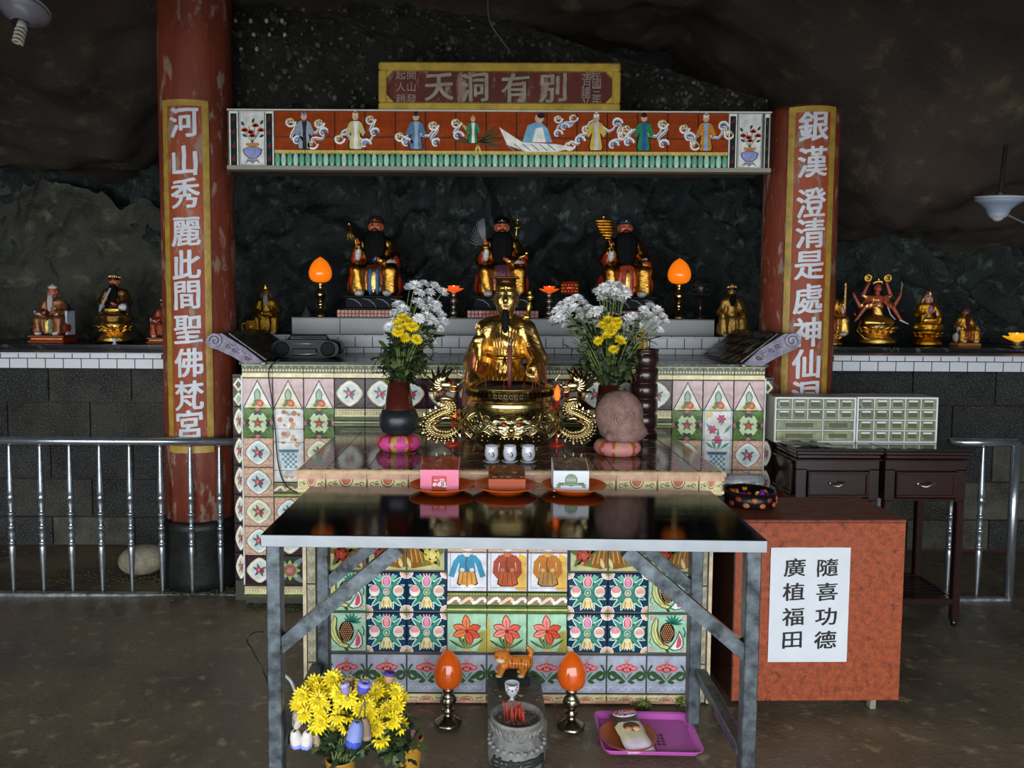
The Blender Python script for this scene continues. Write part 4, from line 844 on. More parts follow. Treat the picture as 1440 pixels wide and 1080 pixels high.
# curled altar ends ---------------------------------------------------
def scroll(side):
    o=empty('curled_altar_end',(0,YW,0),0,'sloping altar end with lavender spiral scroll and dark tiled top, %s'%('against the left column' if side<0 else 'against the right column'),'altar end')
    if side<0: pts=[(291,478),(296,470),(306,467),(318,470),(372,512)]
    Q=lambda px,py: (P(px,py,YW-.02).x,P(px,py,YW-.02).z)
    if side<0: top=[(292,474),(300,469),(312,469),(320,474),(346,490),(371,510)]; bot=[(344,512),(326,501),(306,492),(294,488),(288,482)]
    else: top=[(1124,474),(1116,469),(1104,469),(1096,474),(1070,490),(1045,513)]; bot=[(1072,515),(1090,504),(1110,495),(1122,489),(1127,482)]
    poly=[Q(*p) for p in top+bot]
    m=M(); m.prism(poly if side<0 else poly[::-1],0,.62,hx('8d8798'),side=hx('57505c')); m.build('slab',stone,o,(0,-.02,0))
    cx,cz=Q(303,479) if side<0 else Q(1113,479); m=M()
    pts=[(cx+side*-1*(.036*(1-k/26))*math.cos(k*.5)*-1,-.028,cz+.036*(1-k/26)*math.sin(k*.5)) for k in range(22)]
    m.tube(pts,.0065,hx('a9a4b4'),6); 
    for k in range(4):
        px=(322+k*9) if side<0 else (1094-k*9); py=487+k*5.5; c=Q(px,py); m.ell((c[0],-.024,c[1]),(.016,.006,.012),hx(['8a6a78','6f6a86','9a93a8','7a5a60'][k]),8,6)
        m.tube([(c[0]-.02,-.024,c[1]+.012),(c[0],-.03,c[1]+.016),(c[0]+.02,-.024,c[1]-.006)],.003,hx('b8b2c0'),5)
    m.build('spiral_carving',stone,o)
    a=Q(*( (318,473) if side<0 else (1098,473))); b=Q(*((371,511) if side<0 else (1045,514)))
    # strips of dark coloured tile laid down the slope
    dx,dz=b[0]-a[0],b[1]-a[1]; L_=math.hypot(dx,dz); nx,nz=-dz/L_,dx/L_
    if nz<0: nx,nz=-nx,-nz
    random.seed(4)
    for i in range(4):
        for j in range(4):
            m=M(); s0,s1=i/4+.006,(i+1)/4-.006; y0,y1=j*.155+.004,(j+1)*.155-.002
            p=lambda s,y,h:(a[0]+dx*s+nx*(h+.016),y-.02,a[1]+dz*s+nz*(h+.016))
            vs=[p(s0,y0,.0),p(s1,y0,0),p(s1,y1,0),p(s0,y1,0),p(s0,y0,.006),p(s1,y0,.006),p(s1,y1,.006),p(s0,y1,.006)]
            m.add(vs,[(4,5,6,7),(0,1,5,4),(1,2,6,5),(2,3,7,6),(3,0,4,7)],hx('2c2b27'))
            for k in range(9):
                u0=random.uniform(.05,.7); y=random.uniform(y0+.01,y1-.02); s_=s0+(s1-s0)*u0; s2=s_+(s1-s0)*.5; cc=hx(random.choice(['8a8a5a','9a5a4a','5a8a8a','a9a070','6a6a50','8a4a5a']) if side>0 else random.choice(['5a584a','6a6448','4a4a40']))
                m.add([p(s_,y,.0075),p(s2,y+.03*side,.0075),p(s2,y+.03*side+.014,.0075),p(s_,y+.018,.0075)],[(0,1,2,3)],cc)
            m.build('sloping_tile',glaze,o)
    m=M(); e=Q(*((371,512) if side<0 else (1045,515))); m.box(e[0]-.012,e[0]+.012,-.03,.6,e[1]-.006,e[1]+.012,hx('4a3530'),.003)
    m.build('lower_lip',wood,o)
scroll(-1); scroll(1)
# ================================================================ STATUES
SKIN=hx('c9674a'); BLK=hx('0c0c0d'); RED=hx('a8321f'); GB=hx('c4913e',1.0); GL=hx('f0c468',1.0); WHT=hx('d8d6d2'); BLUE=hx('2467a0')
def beard_mesh(w,l,d,col,n=28):
    m=M(); prof=[(.55,0),(.8,-.06),(.98,-.25),(1,-.5),(.86,-.75),(.6,-.92),(.2,-1)]
    vs=[(r,z*l) for r,z in prof]
    m.T=Matrix.Diagonal((w,d,1,1)).to_4x4(); m.lathe(vs[::-1],col,n,fn=lambda r,z,a:r*(1+.09*math.sin(9*a)+.05*math.sin(17*a+z*40))); m.T=Matrix.Identity(4); return m
def face(f,c,r,skin,brow=hx('2a1410'),lip=hx('8a1f1a'),eye=hx('180c0a'),closed=False):
    x,y,z=c
    f.e(c,(r*.82,r*.9,r*1.05),skin,.02); f.e((x,y-r*.3,z-r*.55),(r*.55,r*.5,r*.5),skin,.04)
    f.c((x,y-r*.86,z+r*.22),(x,y-r*1.04,z-r*.16),r*.07,r*.14,skin,.02)
    for s in (-1,1):
        f.e((x+s*r*.84,y+r*.05,z-r*.05),(r*.14,r*.22,r*.38),skin,.01); f.e((x+s*r*.38,y-r*.62,z-r*.2),(r*.26,r*.2,r*.24),skin,.03); f.e((x+s*r*.34,y-r*.72,z+r*.34),(r*.3,r*.14,r*.07),skin,.02)
        f.paint((x+s*r*.34,y-r*.85,z+r*.13),(r*.2,r*.3,r*(.035 if closed else .07)),eye); f.paint((x+s*r*.36,y-r*.8,z+r*.36),(r*.27,r*.3,r*.06),brow)
    f.paint((x,y-r*.9,z-r*.48),(r*.22,r*.35,r*.08),lip)
def seated(name,label,cat,h,loc,rz=0,robe=GB,trim=RED,inner=hx('7a3a1a',.6),skin=SKIN,beard=BLK,bl=.36,bw=.15,rhand='up',lhand='lap',panel=None,group=None,vox=.0115,hat='cap',sleeve=WHT,legs=True,hatcol=BLK,foldA=.007,hr=.1):
    t=empty(name,loc,rz,label,cat,group); f=Fig(); FO=(foldA,38,12,10); FV=(foldA,46,30,6)
    f.e((0,.03,.31),(.21,.16,.13),robe,.05,FO); f.c((0,.03,.36),(0,.03,.64),.145,.125,robe,.05,(foldA*.6,20,10,44)); f.c((-.12,.03,.67),(.12,.03,.67),.075,.075,robe,.05)
    if legs:
        for s in (-1,1):
            f.c((s*.1,0,.31),(s*.205,-.2,.31),.1,.095,robe,.05,FO); f.c((s*.205,-.2,.29),(s*.2,-.21,.07),.09,.1,robe,.04,FV); f.e((s*.27,-.06,.14),(.08,.14,.14),trim,.03,FV)
            f.e((s*.17,-.27,.03),(.055,.085,.035),WHT if s else BLK,.01)
        f.e((0,-.16,.2),(.14,.07,.2),inner,.03,(.006,60,0,6)); f.e((0,.0,.08),(.26,.2,.1),robe,.05,FV)
        if panel: f.e((-.045,-.225,.17),(.022,.03,.17),panel,.01); f.e((.045,-.225,.17),(.022,.03,.17),panel,.01); f.e((0,-.22,.17),(.03,.03,.16),GL,.01)
    else:
        f.e((0,-.06,.2),(.3,.22,.1),robe,.05,FO)
        for s in (-1,1): f.c((s*.27,-.04,.17),(s*.05,-.2,.13),.085,.075,robe,.03,FO)
        f.e((0,-.2,.14),(.12,.06,.07),trim,.03,FV)
    for s in (-1,1):
        up=(rhand if s<0 else lhand)
        f.c((s*.17,.03,.65),(s*.25,-.02,.46),.065,.075,robe,.04,FO)
        if up=='up': e=(s*.2,-.17,.6); f.c((s*.25,-.02,.46),e,.07,.05,robe,.03,FO); f.e((s*.235,-.1,.44),(.045,.08,.13),trim,.03,FV); f.e((s*.195,-.16,.52),(.035,.05,.085),sleeve,.02)
        elif up=='mid': e=(s*.15,-.22,.46); f.c((s*.25,-.02,.46),e,.07,.05,robe,.03,FO); f.e((s*.2,-.14,.36),(.05,.08,.12),trim,.03,FV); f.e((s*.16,-.19,.42),(.04,.05,.05),sleeve,.02)
        elif up=='knee': e=(s*.21,-.24,.42); f.c((s*.25,-.02,.46),e,.07,.045,robe,.03,FO); f.e((s*.26,-.15,.36),(.045,.1,.1),trim,.03,FV); f.e((s*.215,-.22,.43),(.04,.05,.045),sleeve,.02)
        else: e=(s*.08,-.22,.43); f.c((s*.25,-.02,.46),e,.07,.045,robe,.03,FO); f.e((s*.2,-.16,.38),(.08,.07,.06),sleeve,.03); f.e((s*.27,-.1,.36),(.04,.1,.12),trim,.03,FV)
    f.e((0,-.11,.34),(.16,.05,.03),GL,.02)
    f.c((0,.02,.7),(0,.01,.8),.05,.05,skin,.02); face(f,(0,0,.865),hr,skin)
    me=f.mesh('body',gilt,vox); b=link('body',me,t,scale=h)
    hm=M()
    for s in (-1,1):
        up=(rhand if s<0 else lhand)
        if up=='up': Mx=Matrix.Translation((s*.2,-.185,.62))@Matrix.Rotation(.2*s,4,'Y')
        elif up=='mid': Mx=Matrix.Translation((s*.14,-.25,.47))@Matrix.Rotation(-.4*s,4,'Y')@Matrix.Rotation(.5,4,'X')
        elif up=='knee': Mx=Matrix.Translation((s*.2,-.26,.43))@Matrix.Rotation(1.9,4,'X')
        else: Mx=Matrix.Translation((s*.09,-.25,.44))@Matrix.Rotation(-1.3*s,4,'Y')
        hm=M(); hand_m(hm,Mx,.055,skin,.5 if up!='up' else .25,side=-s); hm.build('hand',gilt,t,scale=h)
    if beard:
        m=beard_mesh(bw/2*1.0,bl,.045,beard); o=m.build('beard',mat('hair',.7,.2,30,bump=.3,bs=70,spec=.12),t,(0,-.098*h,.80*h),(R(-6),0,0),scale=h)
        m=M(); 
        for s in (-1,1): m.tube([(s*.008,-.114,.828),(s*.035,-.118,.815),(s*.055,-.1,.78)],[.012,.01,.004],beard,6)
        m.build('moustache',MC['hair'],t,scale=h)
    m=M()
    if hat=='cap':
        m.lathe([(.096,.905),(.1,.935),(.095,.96),(.075,.985),(.04,.998)],hatcol,20,c=(0,0,0)); m.lathe([(.106,.92),(.11,.926),(.106,.945)],hatcol,20); m.ell((0,-.105,.94),(.018,.012,.018),GL,8,6)
    elif hat=='square':
        m.lathe([(.082,.9),(.086,.93),(.08,.95)],GL,20); m.lathe([(.078,.945),(.082,.99)],hatcol,16); m.box(-.105,.105,-.095,.1,.985,1.0,hatcol,.006); m.ell((0,-.09,.93),(.016,.01,.018),GL,8,6)
    elif hat=='crown':
        m.lathe([(.092,.9),(.1,.935),(.088,.96),(.045,.985)],BLK,20); 
        for k in range(9): a=PI*(-.9+.1*k*1.0)-.0; m.ell((.098*math.cos(PI+PI*k/8),-.098*math.sin(PI*k/8),.945+.02*math.sin(PI*k/8)),(.02,.014,.028),GL,8,6)
        m.ell((0,0,.985),(.025,.025,.03),GL,10,6)
    elif hat=='bun': m.ell((0,0,.955),(.09,.095,.045),hatcol,14,8); m.ell((0,0,.99),(.04,.04,.03),hatcol,10,6); m.ell((0,-.03,.985),(.02,.012,.012),GL,8,6)
    elif hat=='hood':
        m.ell((0,.045,.9),(.105,.085,.12),hatcol,16,10); m.ell((0,.03,.99),(.045,.045,.05),hatcol,12,8); m.tube([(-.09,.02,.9),(-.105,.04,.8),(-.13,.05,.7)],[.03,.035,.03],hatcol,8); m.tube([(.09,.02,.9),(.105,.04,.8),(.13,.05,.7)],[.03,.035,.03],hatcol,8); m.prism([(-.03,.94),(.03,.94),(0,1.02)],-.09,-.06,GL)
    m.build('headdress',gilt,t,scale=h); return t
def scale_part(m,name,t,h,mt=None): return m.build(name,mt or gilt,t,scale=h)
def mosaic_base(x0,x1,label):
    Y=4.72; a=P(x0,445,Y).x; b=P(x1,445,Y).x; z=ZG+.0005; hh=.045
    o=empty('tiled_statue_base',((a+b)/2,Y,z),0,label,'base',None); w=b-a
    m=M(); m.box(-w/2,w/2,.0,.34,0,hh,hx('5a2c1e')); m.build('core',paint,o); n=int(w/.0225); s=w/n; m=M()
    for i in range(n):
        for j in range(2): m.box(-w/2+i*s+.002,-w/2+(i+1)*s-.002,-.004,.001,j*hh/2+.002,(j+1)*hh/2-.002,hx(random.choice(['b8664a','c47a5c','a85a40'])),.001)
    m.build('mosaic_tile',glaze,o,kind='stuff'); return z+hh
def plinth(px,z,w,label):
    Y=4.86; o=empty('statue_pedestal',(P(px,430,Y).x,Y,z),0,label,'pedestal')
    m=M(); m.box(-w/2,w/2,-.13,.17,0,.012,hx('1c1c1e'),.003); m.box(-w/2+.012,w/2-.012,-.115,.16,.012,.075,hx('131315'),.004); m.box(-w/2,w/2,-.13,.17,.075,.088,hx('17171a'),.003); m.build('block',mat('matt_black',.6,.1,spec=.15),o)
    m=M()
    for k in range(4):
        x=-w/2+.03+k*w/4.3; m.tube([(x,-.118,.07),(x+.04,-.12,.062),(x+.07,-.12,.04),(x+.085,-.118,.016)],[.002,.004,.004,.002],hx('7f8c90'),5)
    m.build('painted_wave',paint,o); return z+.088
big=[]
for px,a,b,lab in ((529,474,557,'orange mosaic base under the leftmost of the three large bearded statues'),(705,657,757,'orange mosaic base directly behind the gilded statue\'s shoulders'),(877,838,930,'orange mosaic base under the rightmost large statue, behind white flowers')):
    z=mosaic_base(a,b,lab); lab2={529:'black pedestal with grey wave strokes under the leftmost large statue',705:'black pedestal with grey wave strokes under the middle large statue',877:'black pedestal with grey wave strokes under the rightmost large statue'}[px]
    ztop=plinth(px,z,.37,lab2); big.append((P(px,430,4.86).x,ztop))
HB=P(529,303,4.84).z-big[0][1]
s1=seated('deity_statue','large seated statue with long black beard, brown cap and blue front panel, leftmost of three','statue',HB,(big[0][0],4.86,big[0][1]),0,bw=.27,bl=.42,panel=BLUE,hatcol=hx('3a1f1c'),inner=hx('6a3018',.5),group=None)
m=M(); m.tube([(-.2,-.22,.56),(-.23,-.2,.7),(-.3,-.16,.86)],[.012,.012,.01],GB,8)
for k in range(7): m.tube([(-.27,-.17,.8),(-.3-.03*math.sin(k),-.17+.02*math.cos(k*2),.74),(-.34+.025*k,-.17,.68)],[.01,.012,.004],hx('8a6a2a',.7),6)
m.ell((-.31,-.16,.88),(.03,.03,.025),GB,10,6); scale_part(m,'fly_whisk',s1,HB)
m=M(); m.ell((.02,-.25,.44),.035,hx('1b3552'),10,8); m.ell((.03,-.285,.45),.014,hx('86b6d8'),8,6); scale_part(m,'prayer_beads',s1,HB)
s2=seated('deity_statue','large seated statue with black beard raising a hand before a pale fan, middle of three','statue',HB,(big[1][0],4.86,big[1][1]),0,bw=.27,bl=.42,panel=None,hatcol=BLK,inner=hx('6a3a4a',.3))
m=M()
for k in range(9): a=R(100+k*9); m.tube([(-.2,-.12,.62),(-.2+.16*math.cos(a),-.1,.62+.16*math.sin(a)*1.4),(-.2+.2*math.cos(a),-.1,.62+.22*math.sin(a)*1.6)],[.006,.03,.018],hx('6a6a70'),6,flat=.3)
scale_part(m,'feather_fan',s2,HB,paint)
m=M(); m.tube([(.17,.1,.66),(.2,.08,.95)],.014,GL,8); m.tube([(.15,.08,.86),(.25,.08,.88)],.016,GL,8); m.ell((.2,.08,.97),.025,GL,10,6); scale_part(m,'sword_hilt',s2,HB)
m=M(); m.tube([(.2,-.24,.47),(.27,-.24,.5),(.31,-.22,.47)],[.02,.022,.03],GL,8); m.ell((.3,-.22,.53),.028,GL,8,6); scale_part(m,'ruyi_sceptre',s2,HB)
s3=seated('deity_statue','large seated statue holding up a golden ribbed fan, rightmost of three bearded figures','statue',HB,(big[2][0],4.86,big[2][1]),0,bw=.27,bl=.42,robe=GB,panel=hx('b5452c'),hatcol=hx('22303c'),lhand='knee',inner=hx('b0452c',.1))
m=M(); m.tube([(-.2,-.22,.55),(-.21,-.22,.74)],.012,GB,8)
for k in range(7): z=.72+k*.035; w=.05+.035*math.sin(PI*(k+1)/8)+.01*k; m.ell((-.24-.01*k,-.2,z),(w,.03,.026),hx('c08a2c',1.0),12,6)
m.ell((-.3,-.2,.98),(.025,.02,.02),GL,8,6); scale_part(m,'golden_fan',s3,HB)
# gilded statue on the altar table
YGS=3.64; zg=ZT+.001; HG=P(711,388,YGS-.1).z-zg
gs=seated('gilded_statue','large gilded statue seated behind the brass burner, black pointed beard and flat hat','statue',HG,(P(711,500,YGS).x,YGS,zg),R(-4),robe=hx('ecc474',1.0),trim=hx('b0603a',.5),inner=hx('ecc678',1.0),skin=hx('f4d080',1.0),hr=.108,beard=None,hat='square',hatcol=hx('5a3a1c',.7),sleeve=hx('e6b860',1.0),vox=.0075,lhand='knee',foldA=.013)
gs.scale=(.80,.80,1)
m=beard_mesh(.03,.15,.025,hx('1a1a1a')); m.build('beard',MC['hair'],gs,(0,-.098*HG,.79*HG),(R(-10),0,0),scale=HG)
m=M(); m.tube([(.17,-.06,.73),(.19,-.1,.84)],[.018,.02],hx('e8c468',1),8); m.ell((.165,-.08,.745),(.035,.02,.02),hx('e8c468',1),8,6); m.ell((.195,-.1,.87),(.028,.02,.022),hx('e8c468',1),8,6); m.ell((.19,-.1,.9),(.018,.016,.014),hx('e8c468',1),8,6); scale_part(m,'sword_pommel',gs,HG)
m=M()
for s in (-1,1):
    for k in range(6):
        o_=.016*k; m.tube([(s*(.17+o_*.6),-.16+.03*k,.56),(s*(.215+o_),-.19+.035*k,.47),(s*(.235+o_*1.1),-.2+.04*k,.36),(s*(.27+o_),-.2+.045*k,.2),(s*(.3+o_*.6),-.2+.05*k,.1)],[.006,.009,.01,.01,.006],hx('e8bc60',1) if k%2==0 else hx('b0502c'),6)
m.build('sleeve_hem',gilt,gs,scale=HG)
m=M()
for s in (-1,1):
    for k in range(4): m.tube([(s*(.03+.025*k),-.115-.0*k,.68),(s*(.02+.022*k),-.15,.58),(s*(.012+.02*k),-.14,.5)],[.004,.006,.004],hx('f0cc7c',1),6)
    for k in range(4): m.tube([(s*(.015+.03*k),-.17,.46),(s*(.02+.034*k),-.22,.36),(s*(.02+.036*k),-.235,.2),(s*(.02+.036*k),-.24,.06)],[.004,.008,.008,.006],hx('e4b85c',1),6)
m.tube([(-.14,-.08,.5),(-.07,-.145,.49),(0,-.16,.49),(.07,-.145,.49),(.14,-.08,.5)],.014,hx('d8a84c',1),8)
m.tube([(0,-.165,.49),(-.012,-.19,.44),(-.02,-.2,.4)],[.012,.008,.004],hx('e8bc60',1),6); m.tube([(0,-.165,.49),(.014,-.19,.44),(.024,-.2,.38)],[.012,.008,.004],hx('e8bc60',1),6)
m.build('robe_pleats_and_sash',gilt,gs,scale=HG)
m=M(); m.lathe([(.22,0),(.3,.0),(.3,.03),(.24,.035)],hx('5a2a1a'),24); scale_part(m,'seat_base',gs,HG)
# lotus seats, thrones and the smaller statues
def lotus(m,r,z0,z1,col,n=12,col2=None):
    m.lathe([(r*.85,z0),(r*1.02,z0+(z1-z0)*.15),(r*.7,z0+(z1-z0)*.4),(r*.55,z0+(z1-z0)*.52),(r*.75,z0+(z1-z0)*.7),(r*.8,z1)],col,24)
    for row,(rr,zz,t,l) in enumerate(((r*.66,z0+(z1-z0)*.55,.5,.34),(r*.6,z0+(z1-z0)*.4,-1,.3),(r*.78,z0+(z1-z0)*.72,.75,.28))):
        for k in range(n):
            a=2*PI*(k+.5*row)/n; ca,sa=math.cos(a),math.sin(a); q=Matrix(((ca,-sa,0),(sa,ca,0),(0,0,1)))@Matrix.Rotation(-t*.7,3,'Y')
            m.ell((rr*ca,rr*sa,zz),(r*.34,r*.24,r*.09),col2 or col,8,6,rot=q)
def throne(t,h,side=hx('c9cde0'),frame=hx('23253a')):
    m=M(); m.box(-.3,.3,.16,.2,0,.62,frame,.01)
    for s in (-1,1): m.box(s*.31-.02,s*.31+.02,-.12,.2,0,.5,side,.01); m.box(s*.31-.025,s*.31+.025,-.14,.2,.48,.52,frame,.01)
    m.build('throne',paint,t,scale=h)
    m=M(); m.box(-.36,.36,-.32,.24,-.16,-.1,hx('8a2a1c'),.01); m.box(-.32,.32,-.28,.22,-.1,-.05,hx('d8903a',.8),.01); m.box(-.36,.36,-.32,.24,-.05,0,hx('7a2018'),.01); m.build('throne_base',gilt,t,scale=h)
YA=4.86
def onshelf(px,ytop,h0,Z,Y=YA,lift=0):
    z=Z+lift; return P(px,400,Y).x,z,(P(px,ytop,Y).z-z)
x,z,_=onshelf(74,400,0,ZL); H=(P(74,401,YA).z-ZL)/1.16
a1=seated('deity_statue','small white bearded statue in a red and gold throne, leftmost on the left shelf','statue',H,(x,YA,ZL+.16*H),0,robe=hx('8a5a3a',.6),trim=hx('8a2f22'),beard=hx('b9b0b0'),bl=.34,bw=.11,rhand='lap',lhand='mid',vox=.018,hat='bun',hatcol=hx('c9c4c0'),panel=hx('6a8a6a')); throne(a1,H)
H=(P(161,386,YA).z-ZL)/1.3; x=P(161,400,YA).x
a2=seated('deity_statue','black bearded statue with a long tablet on a gold lotus seat, left shelf','statue',H,(x,YA,ZL+.3*H),R(6),robe=hx('6b4a24',.8),trim=hx('2a2a30'),bl=.4,bw=.17,rhand='mid',lhand='lap',legs=False,vox=.016,hat='crown',sleeve=hx('c8c8cc')); 
m=M(); lotus(m,.33,-.3,.1,GL); scale_part(m,'lotus_seat',a2,H); m=M(); m.box(-.018,.018,-.012,.012,0,.5,hx('8d9290'),.006); o=m.build('tablet',paint,a2,(-.19*H,-.26*H,.3*H),(R(8),R(28),0),scale=H)
m=M(); m.box(-.36,.36,-.34,.3,-.335,-.3,hx('b9a9b9'),.008); scale_part(m,'foot_slab',a2,H,paint)
H=(P(228,420,YA).z-ZL)/1.16; x=P(231,420,YA).x
a3=seated('deity_statue','small red robed statue in a throne, half hidden behind the left column','statue',H,(x,YA,ZL+.16*H),0,robe=hx('a8482c',.5),trim=hx('8a2f22'),beard=None,rhand='lap',lhand='lap',vox=.02,hat='crown'); throne(a3,H)
def small_thing(name,m,mt,loc,label,cat,group=None): o=m.build(name,mt,None,loc,None,label,cat,group); return o
m=M(); m.lathe([(.012,0),(.014,.004),(.006,.01),(.012,.02),(.016,.034)],hx('c9d4dc'),14); small_thing('offering_cup',m,ceramic,(P(161,480,4.7).x,4.7,ZL),'tiny white cup in front of the lotus seated statue, left shelf','cup')
# right shelf
H=(P(1176,400,YA).z-ZR)/1.2; a4=seated('deity_statue','gilded statue with an upright sword, mostly hidden by the right column','statue',H,(P(1166,420,YA).x,YA,ZR+.2*H),0,robe=GL,trim=RED,beard=None,rhand='mid',lhand='up',vox=.02,hat='crown')
m=M(); lotus(m,.28,-.2,.04,GL,10); scale_part(m,'lotus_seat',a4,H); m=M(); m.box(.19,.235,-.23,-.21,.5,1.02,hx('d8b060',.8),.006); m.box(.215,.225,-.235,-.205,.5,1.0,RED); scale_part(m,'sword',a4,H)
x=P(1233,430,YA).x; H=(P(1233,393,YA).z-ZR)/1.42
t=empty('many_armed_statue',(x,YA,ZR+.42*H),0,'many armed red bodied deity holding up two gold discs, seated on a tall lotus','statue')
f=Fig(); sk=hx('b8503f'); f.e((0,0,.12),(.3,.2,.12),GL,.05,(.008,40,10,10)); f.c((0,0,.2),(0,0,.55),.13,.13,GL,.05,(.01,30,20,40)); f.e((0,-.06,.55),(.09,.08,.12),sk,.03); f.c((-.14,0,.58),(.14,0,.58),.07,.07,sk,.04); f.c((0,0,.6),(0,0,.74),.045,.045,sk,.02)
for s in (-1,1):
    f.c((s*.25,-.1,.08),(s*.04,-.2,.07),.08,.06,GL,.03)
    for (e,w) in (((.3,.02,.66),(.2,0,.9)),((.36,0,.42),(.5,0,.66)),((.3,-.1,.4),(.46,-.1,.16)),((.22,-.14,.42),(.06,-.24,.5))):
        f.c((s*.15,0,.58),(s*e[0],e[1],e[2]),.055,.042,sk,.03); f.c((s*e[0],e[1],e[2]),(s*w[0],w[1],w[2]),.042,.028,sk,.015); f.c((s*(e[0]*.7+.045),e[1],e[2]*.7+.174),(s*(e[0]*.8+.03),e[1],e[2]*.8+.116),.06,.056,GL,.01)
face(f,(0,-.02,.82),.085,sk); b=link('body',f.mesh('body',gilt,.012),t,scale=H)
for s in (-1,1):
    for (w,r_) in (((.2,0,.9),-.3),((.5,0,.66),.1),((.46,-.1,.16),2.2),((.06,-.24,.5),-.2)):
        hm=M(); hand_m(hm,Matrix.Translation((s*w[0],w[1]-.005,w[2]-.01))@Matrix.Rotation(s*r_,4,'Y'),.05,sk,.5,side=-s); hm.build('hand',gilt,t,scale=H)
    m=M(); T=Matrix.Translation((s*.21,-.01,1.03))@Matrix.Rotation(PI/2,4,'X'); m.T=T; m.lathe([(.075,-.015),(.09,-.01),(.09,.01),(.075,.015)],hx('d8a848',1.0),24); m.ell((0,0,.012),(.05,.05,.012),hx('a87a3a',1),12,6); scale_part(m,'gold_disc',t,H)
m=M(); m.ell((0,.02,.87),(.088,.085,.09),BLK,14,8); 
for k in range(9): a=PI*k/8; m.ell((.09*math.cos(a),-.07*math.sin(a)-.01,.92+.035*math.sin(a)),(.022,.015,.035),GL,8,6)
m.ell((0,-.05,1.0),(.03,.02,.035),GL,8,6); scale_part(m,'crown',t,H)
m=M(); 
for s in (-1,1): m.tube([(s*.09,.02,.82),(s*.12,.02,.66),(s*.16,-.02,.52)],[.03,.03,.015],BLK,8)
m.build('hair',MC['hair'],t,scale=H)
m=M(); lotus(m,.4,-.4,.06,GL,14); scale_part(m,'lotus_seat',t,H); m=M(); m.tube([(-.46,-.1,.18),(-.54,-.1,.3)],.012,GB,6); m.tube([(.44,-.12,.14),(.62,-.14,.05)],[.02,.012],hx('d8d8d8'),8); m.tube([(.5,0,.7),(.53,0,.9),(.5,0,.98)],[.015,.02,.005],hx('8a6a4a'),6); scale_part(m,'held_implement',t,H)
m=M(); m.tube([(-.4,-.15,.12),(-.5,-.2,-.1),(-.36,-.25,-.25),(-.2,-.3,-.3)],.012,GL,6); m.tube([(.12,-.15,.5),(.2,-.2,.25),(.3,-.2,.15)],.012,WHT,6); scale_part(m,'sash',t,H)
H=(P(1305,411,YA).z-ZR)/1.3; t=seated('goddess_statue','golden robed seated goddess with white hooded headdress and pale face on gold lotus','statue',H,(P(1305,430,YA).x,YA,ZR+.3*H),R(-5),robe=hx('c08a20',.9),trim=hx('a87818',.9),inner=hx('8a4a7a'),skin=hx('c08a94'),beard=None,rhand='mid',lhand='mid',legs=False,vox=.016,hat='hood',hatcol=hx('b8862a',.9),sleeve=hx('c08a20',.9))
m=M(); lotus(m,.34,-.3,.1,hx('c8901c',1.0),12); scale_part(m,'lotus_seat',t,H)
m=M(); m.ell((0,-.16,.58),(.05,.03,.1),hx('9a5a9a'),10,8); m.tube([(.1,-.25,.45),(.1,-.25,.58)],[.022,.008],W_,8); scale_part(m,'white_bottle',t,H,paint)
H=(P(1357,433,YA).z-ZR)/1.12; t=seated('deity_statue','smallest statue on the right shelf, brown face, yellow robe over crossed knees','statue',H,(P(1358,440,YA).x,YA,ZR+.12*H),0,robe=hx('b8862a',.8),trim=hx('c9c4c8'),skin=hx('8a4a34'),beard=hx('3a201a'),bl=.4,bw=.12,rhand='knee',lhand='knee',legs=True,vox=.02,hat='cap',sleeve=hx('c9a0b0'),hatcol=hx('4a2a20'))
m=M(); m.box(-.34,.34,-.3,.2,-.12,-.02,hx('c07a3a'),.04); scale_part(m,'wooden_base',t,H,wood)
def lotus_lamp(px,pz,Y,z,hh,r,col,label,em=True):
    o=empty('lotus_lamp',(P(px,pz,Y).x,Y,z),0,label,'lamp',None)
    m=M(); prof=[(r*.9,0),(r*.95,.006),(r*.3,.012)]; m.lathe(prof,hx('8a8478',1),20)
    n=4; s=(hh-r*1.0)/n
    for k in range(n): m.ell((0,0,.012+s*(k+.5)),(r*.3 if k%2 else r*.42,)*2+(s*.5,),hx('b9b4a8',.9),10,8)
    m.build('stem',metal,o); m=M()
    for row,(t_,n_,q) in enumerate(((1.15,9,1.0),(.7,8,.85),(.25,6,.6))):
        for k in range(n_):
            a=2*PI*(k+.5*row)/n_; ca,sa=math.cos(a),math.sin(a); Q=Matrix(((ca,-sa,0),(sa,ca,0),(0,0,1)))@Matrix.Rotation(t_,3,'Y')
            c=Q@Vector((0,0,r*.55*q)); m.ell((c.x,c.y,hh-r*.85+c.z),(r*.09,r*.3,r*.6*q),col,8,6,rot=Q)
    m.build('lotus_shade',lampo,o); m=M(); m.ell((0,0,hh-r*.4),(r*.12,r*.12,r*.3),hx('ffe6a0'),8,6); m.build('bulb',mat('warm_bulb',.3,0,5,emit=3.0),o); return o
lotus_lamp(1431,465,4.7,ZR,P(1431,466,4.7).z-ZR,.075,hx('f0a41c'),'yellow lotus lamp on a short stem at the right end of the right shelf')
HL=P(638,400,4.74).z-ZG
lotus_lamp(638,440,4.74,ZG,HL,.06,hx('e85a20'),'orange lotus lamp on a crystal stem, left of the middle large statue')
lotus_lamp(772,440,4.74,ZG,HL,.06,hx('e2551c'),'orange lotus lamp on a crystal stem, right of the middle large statue')
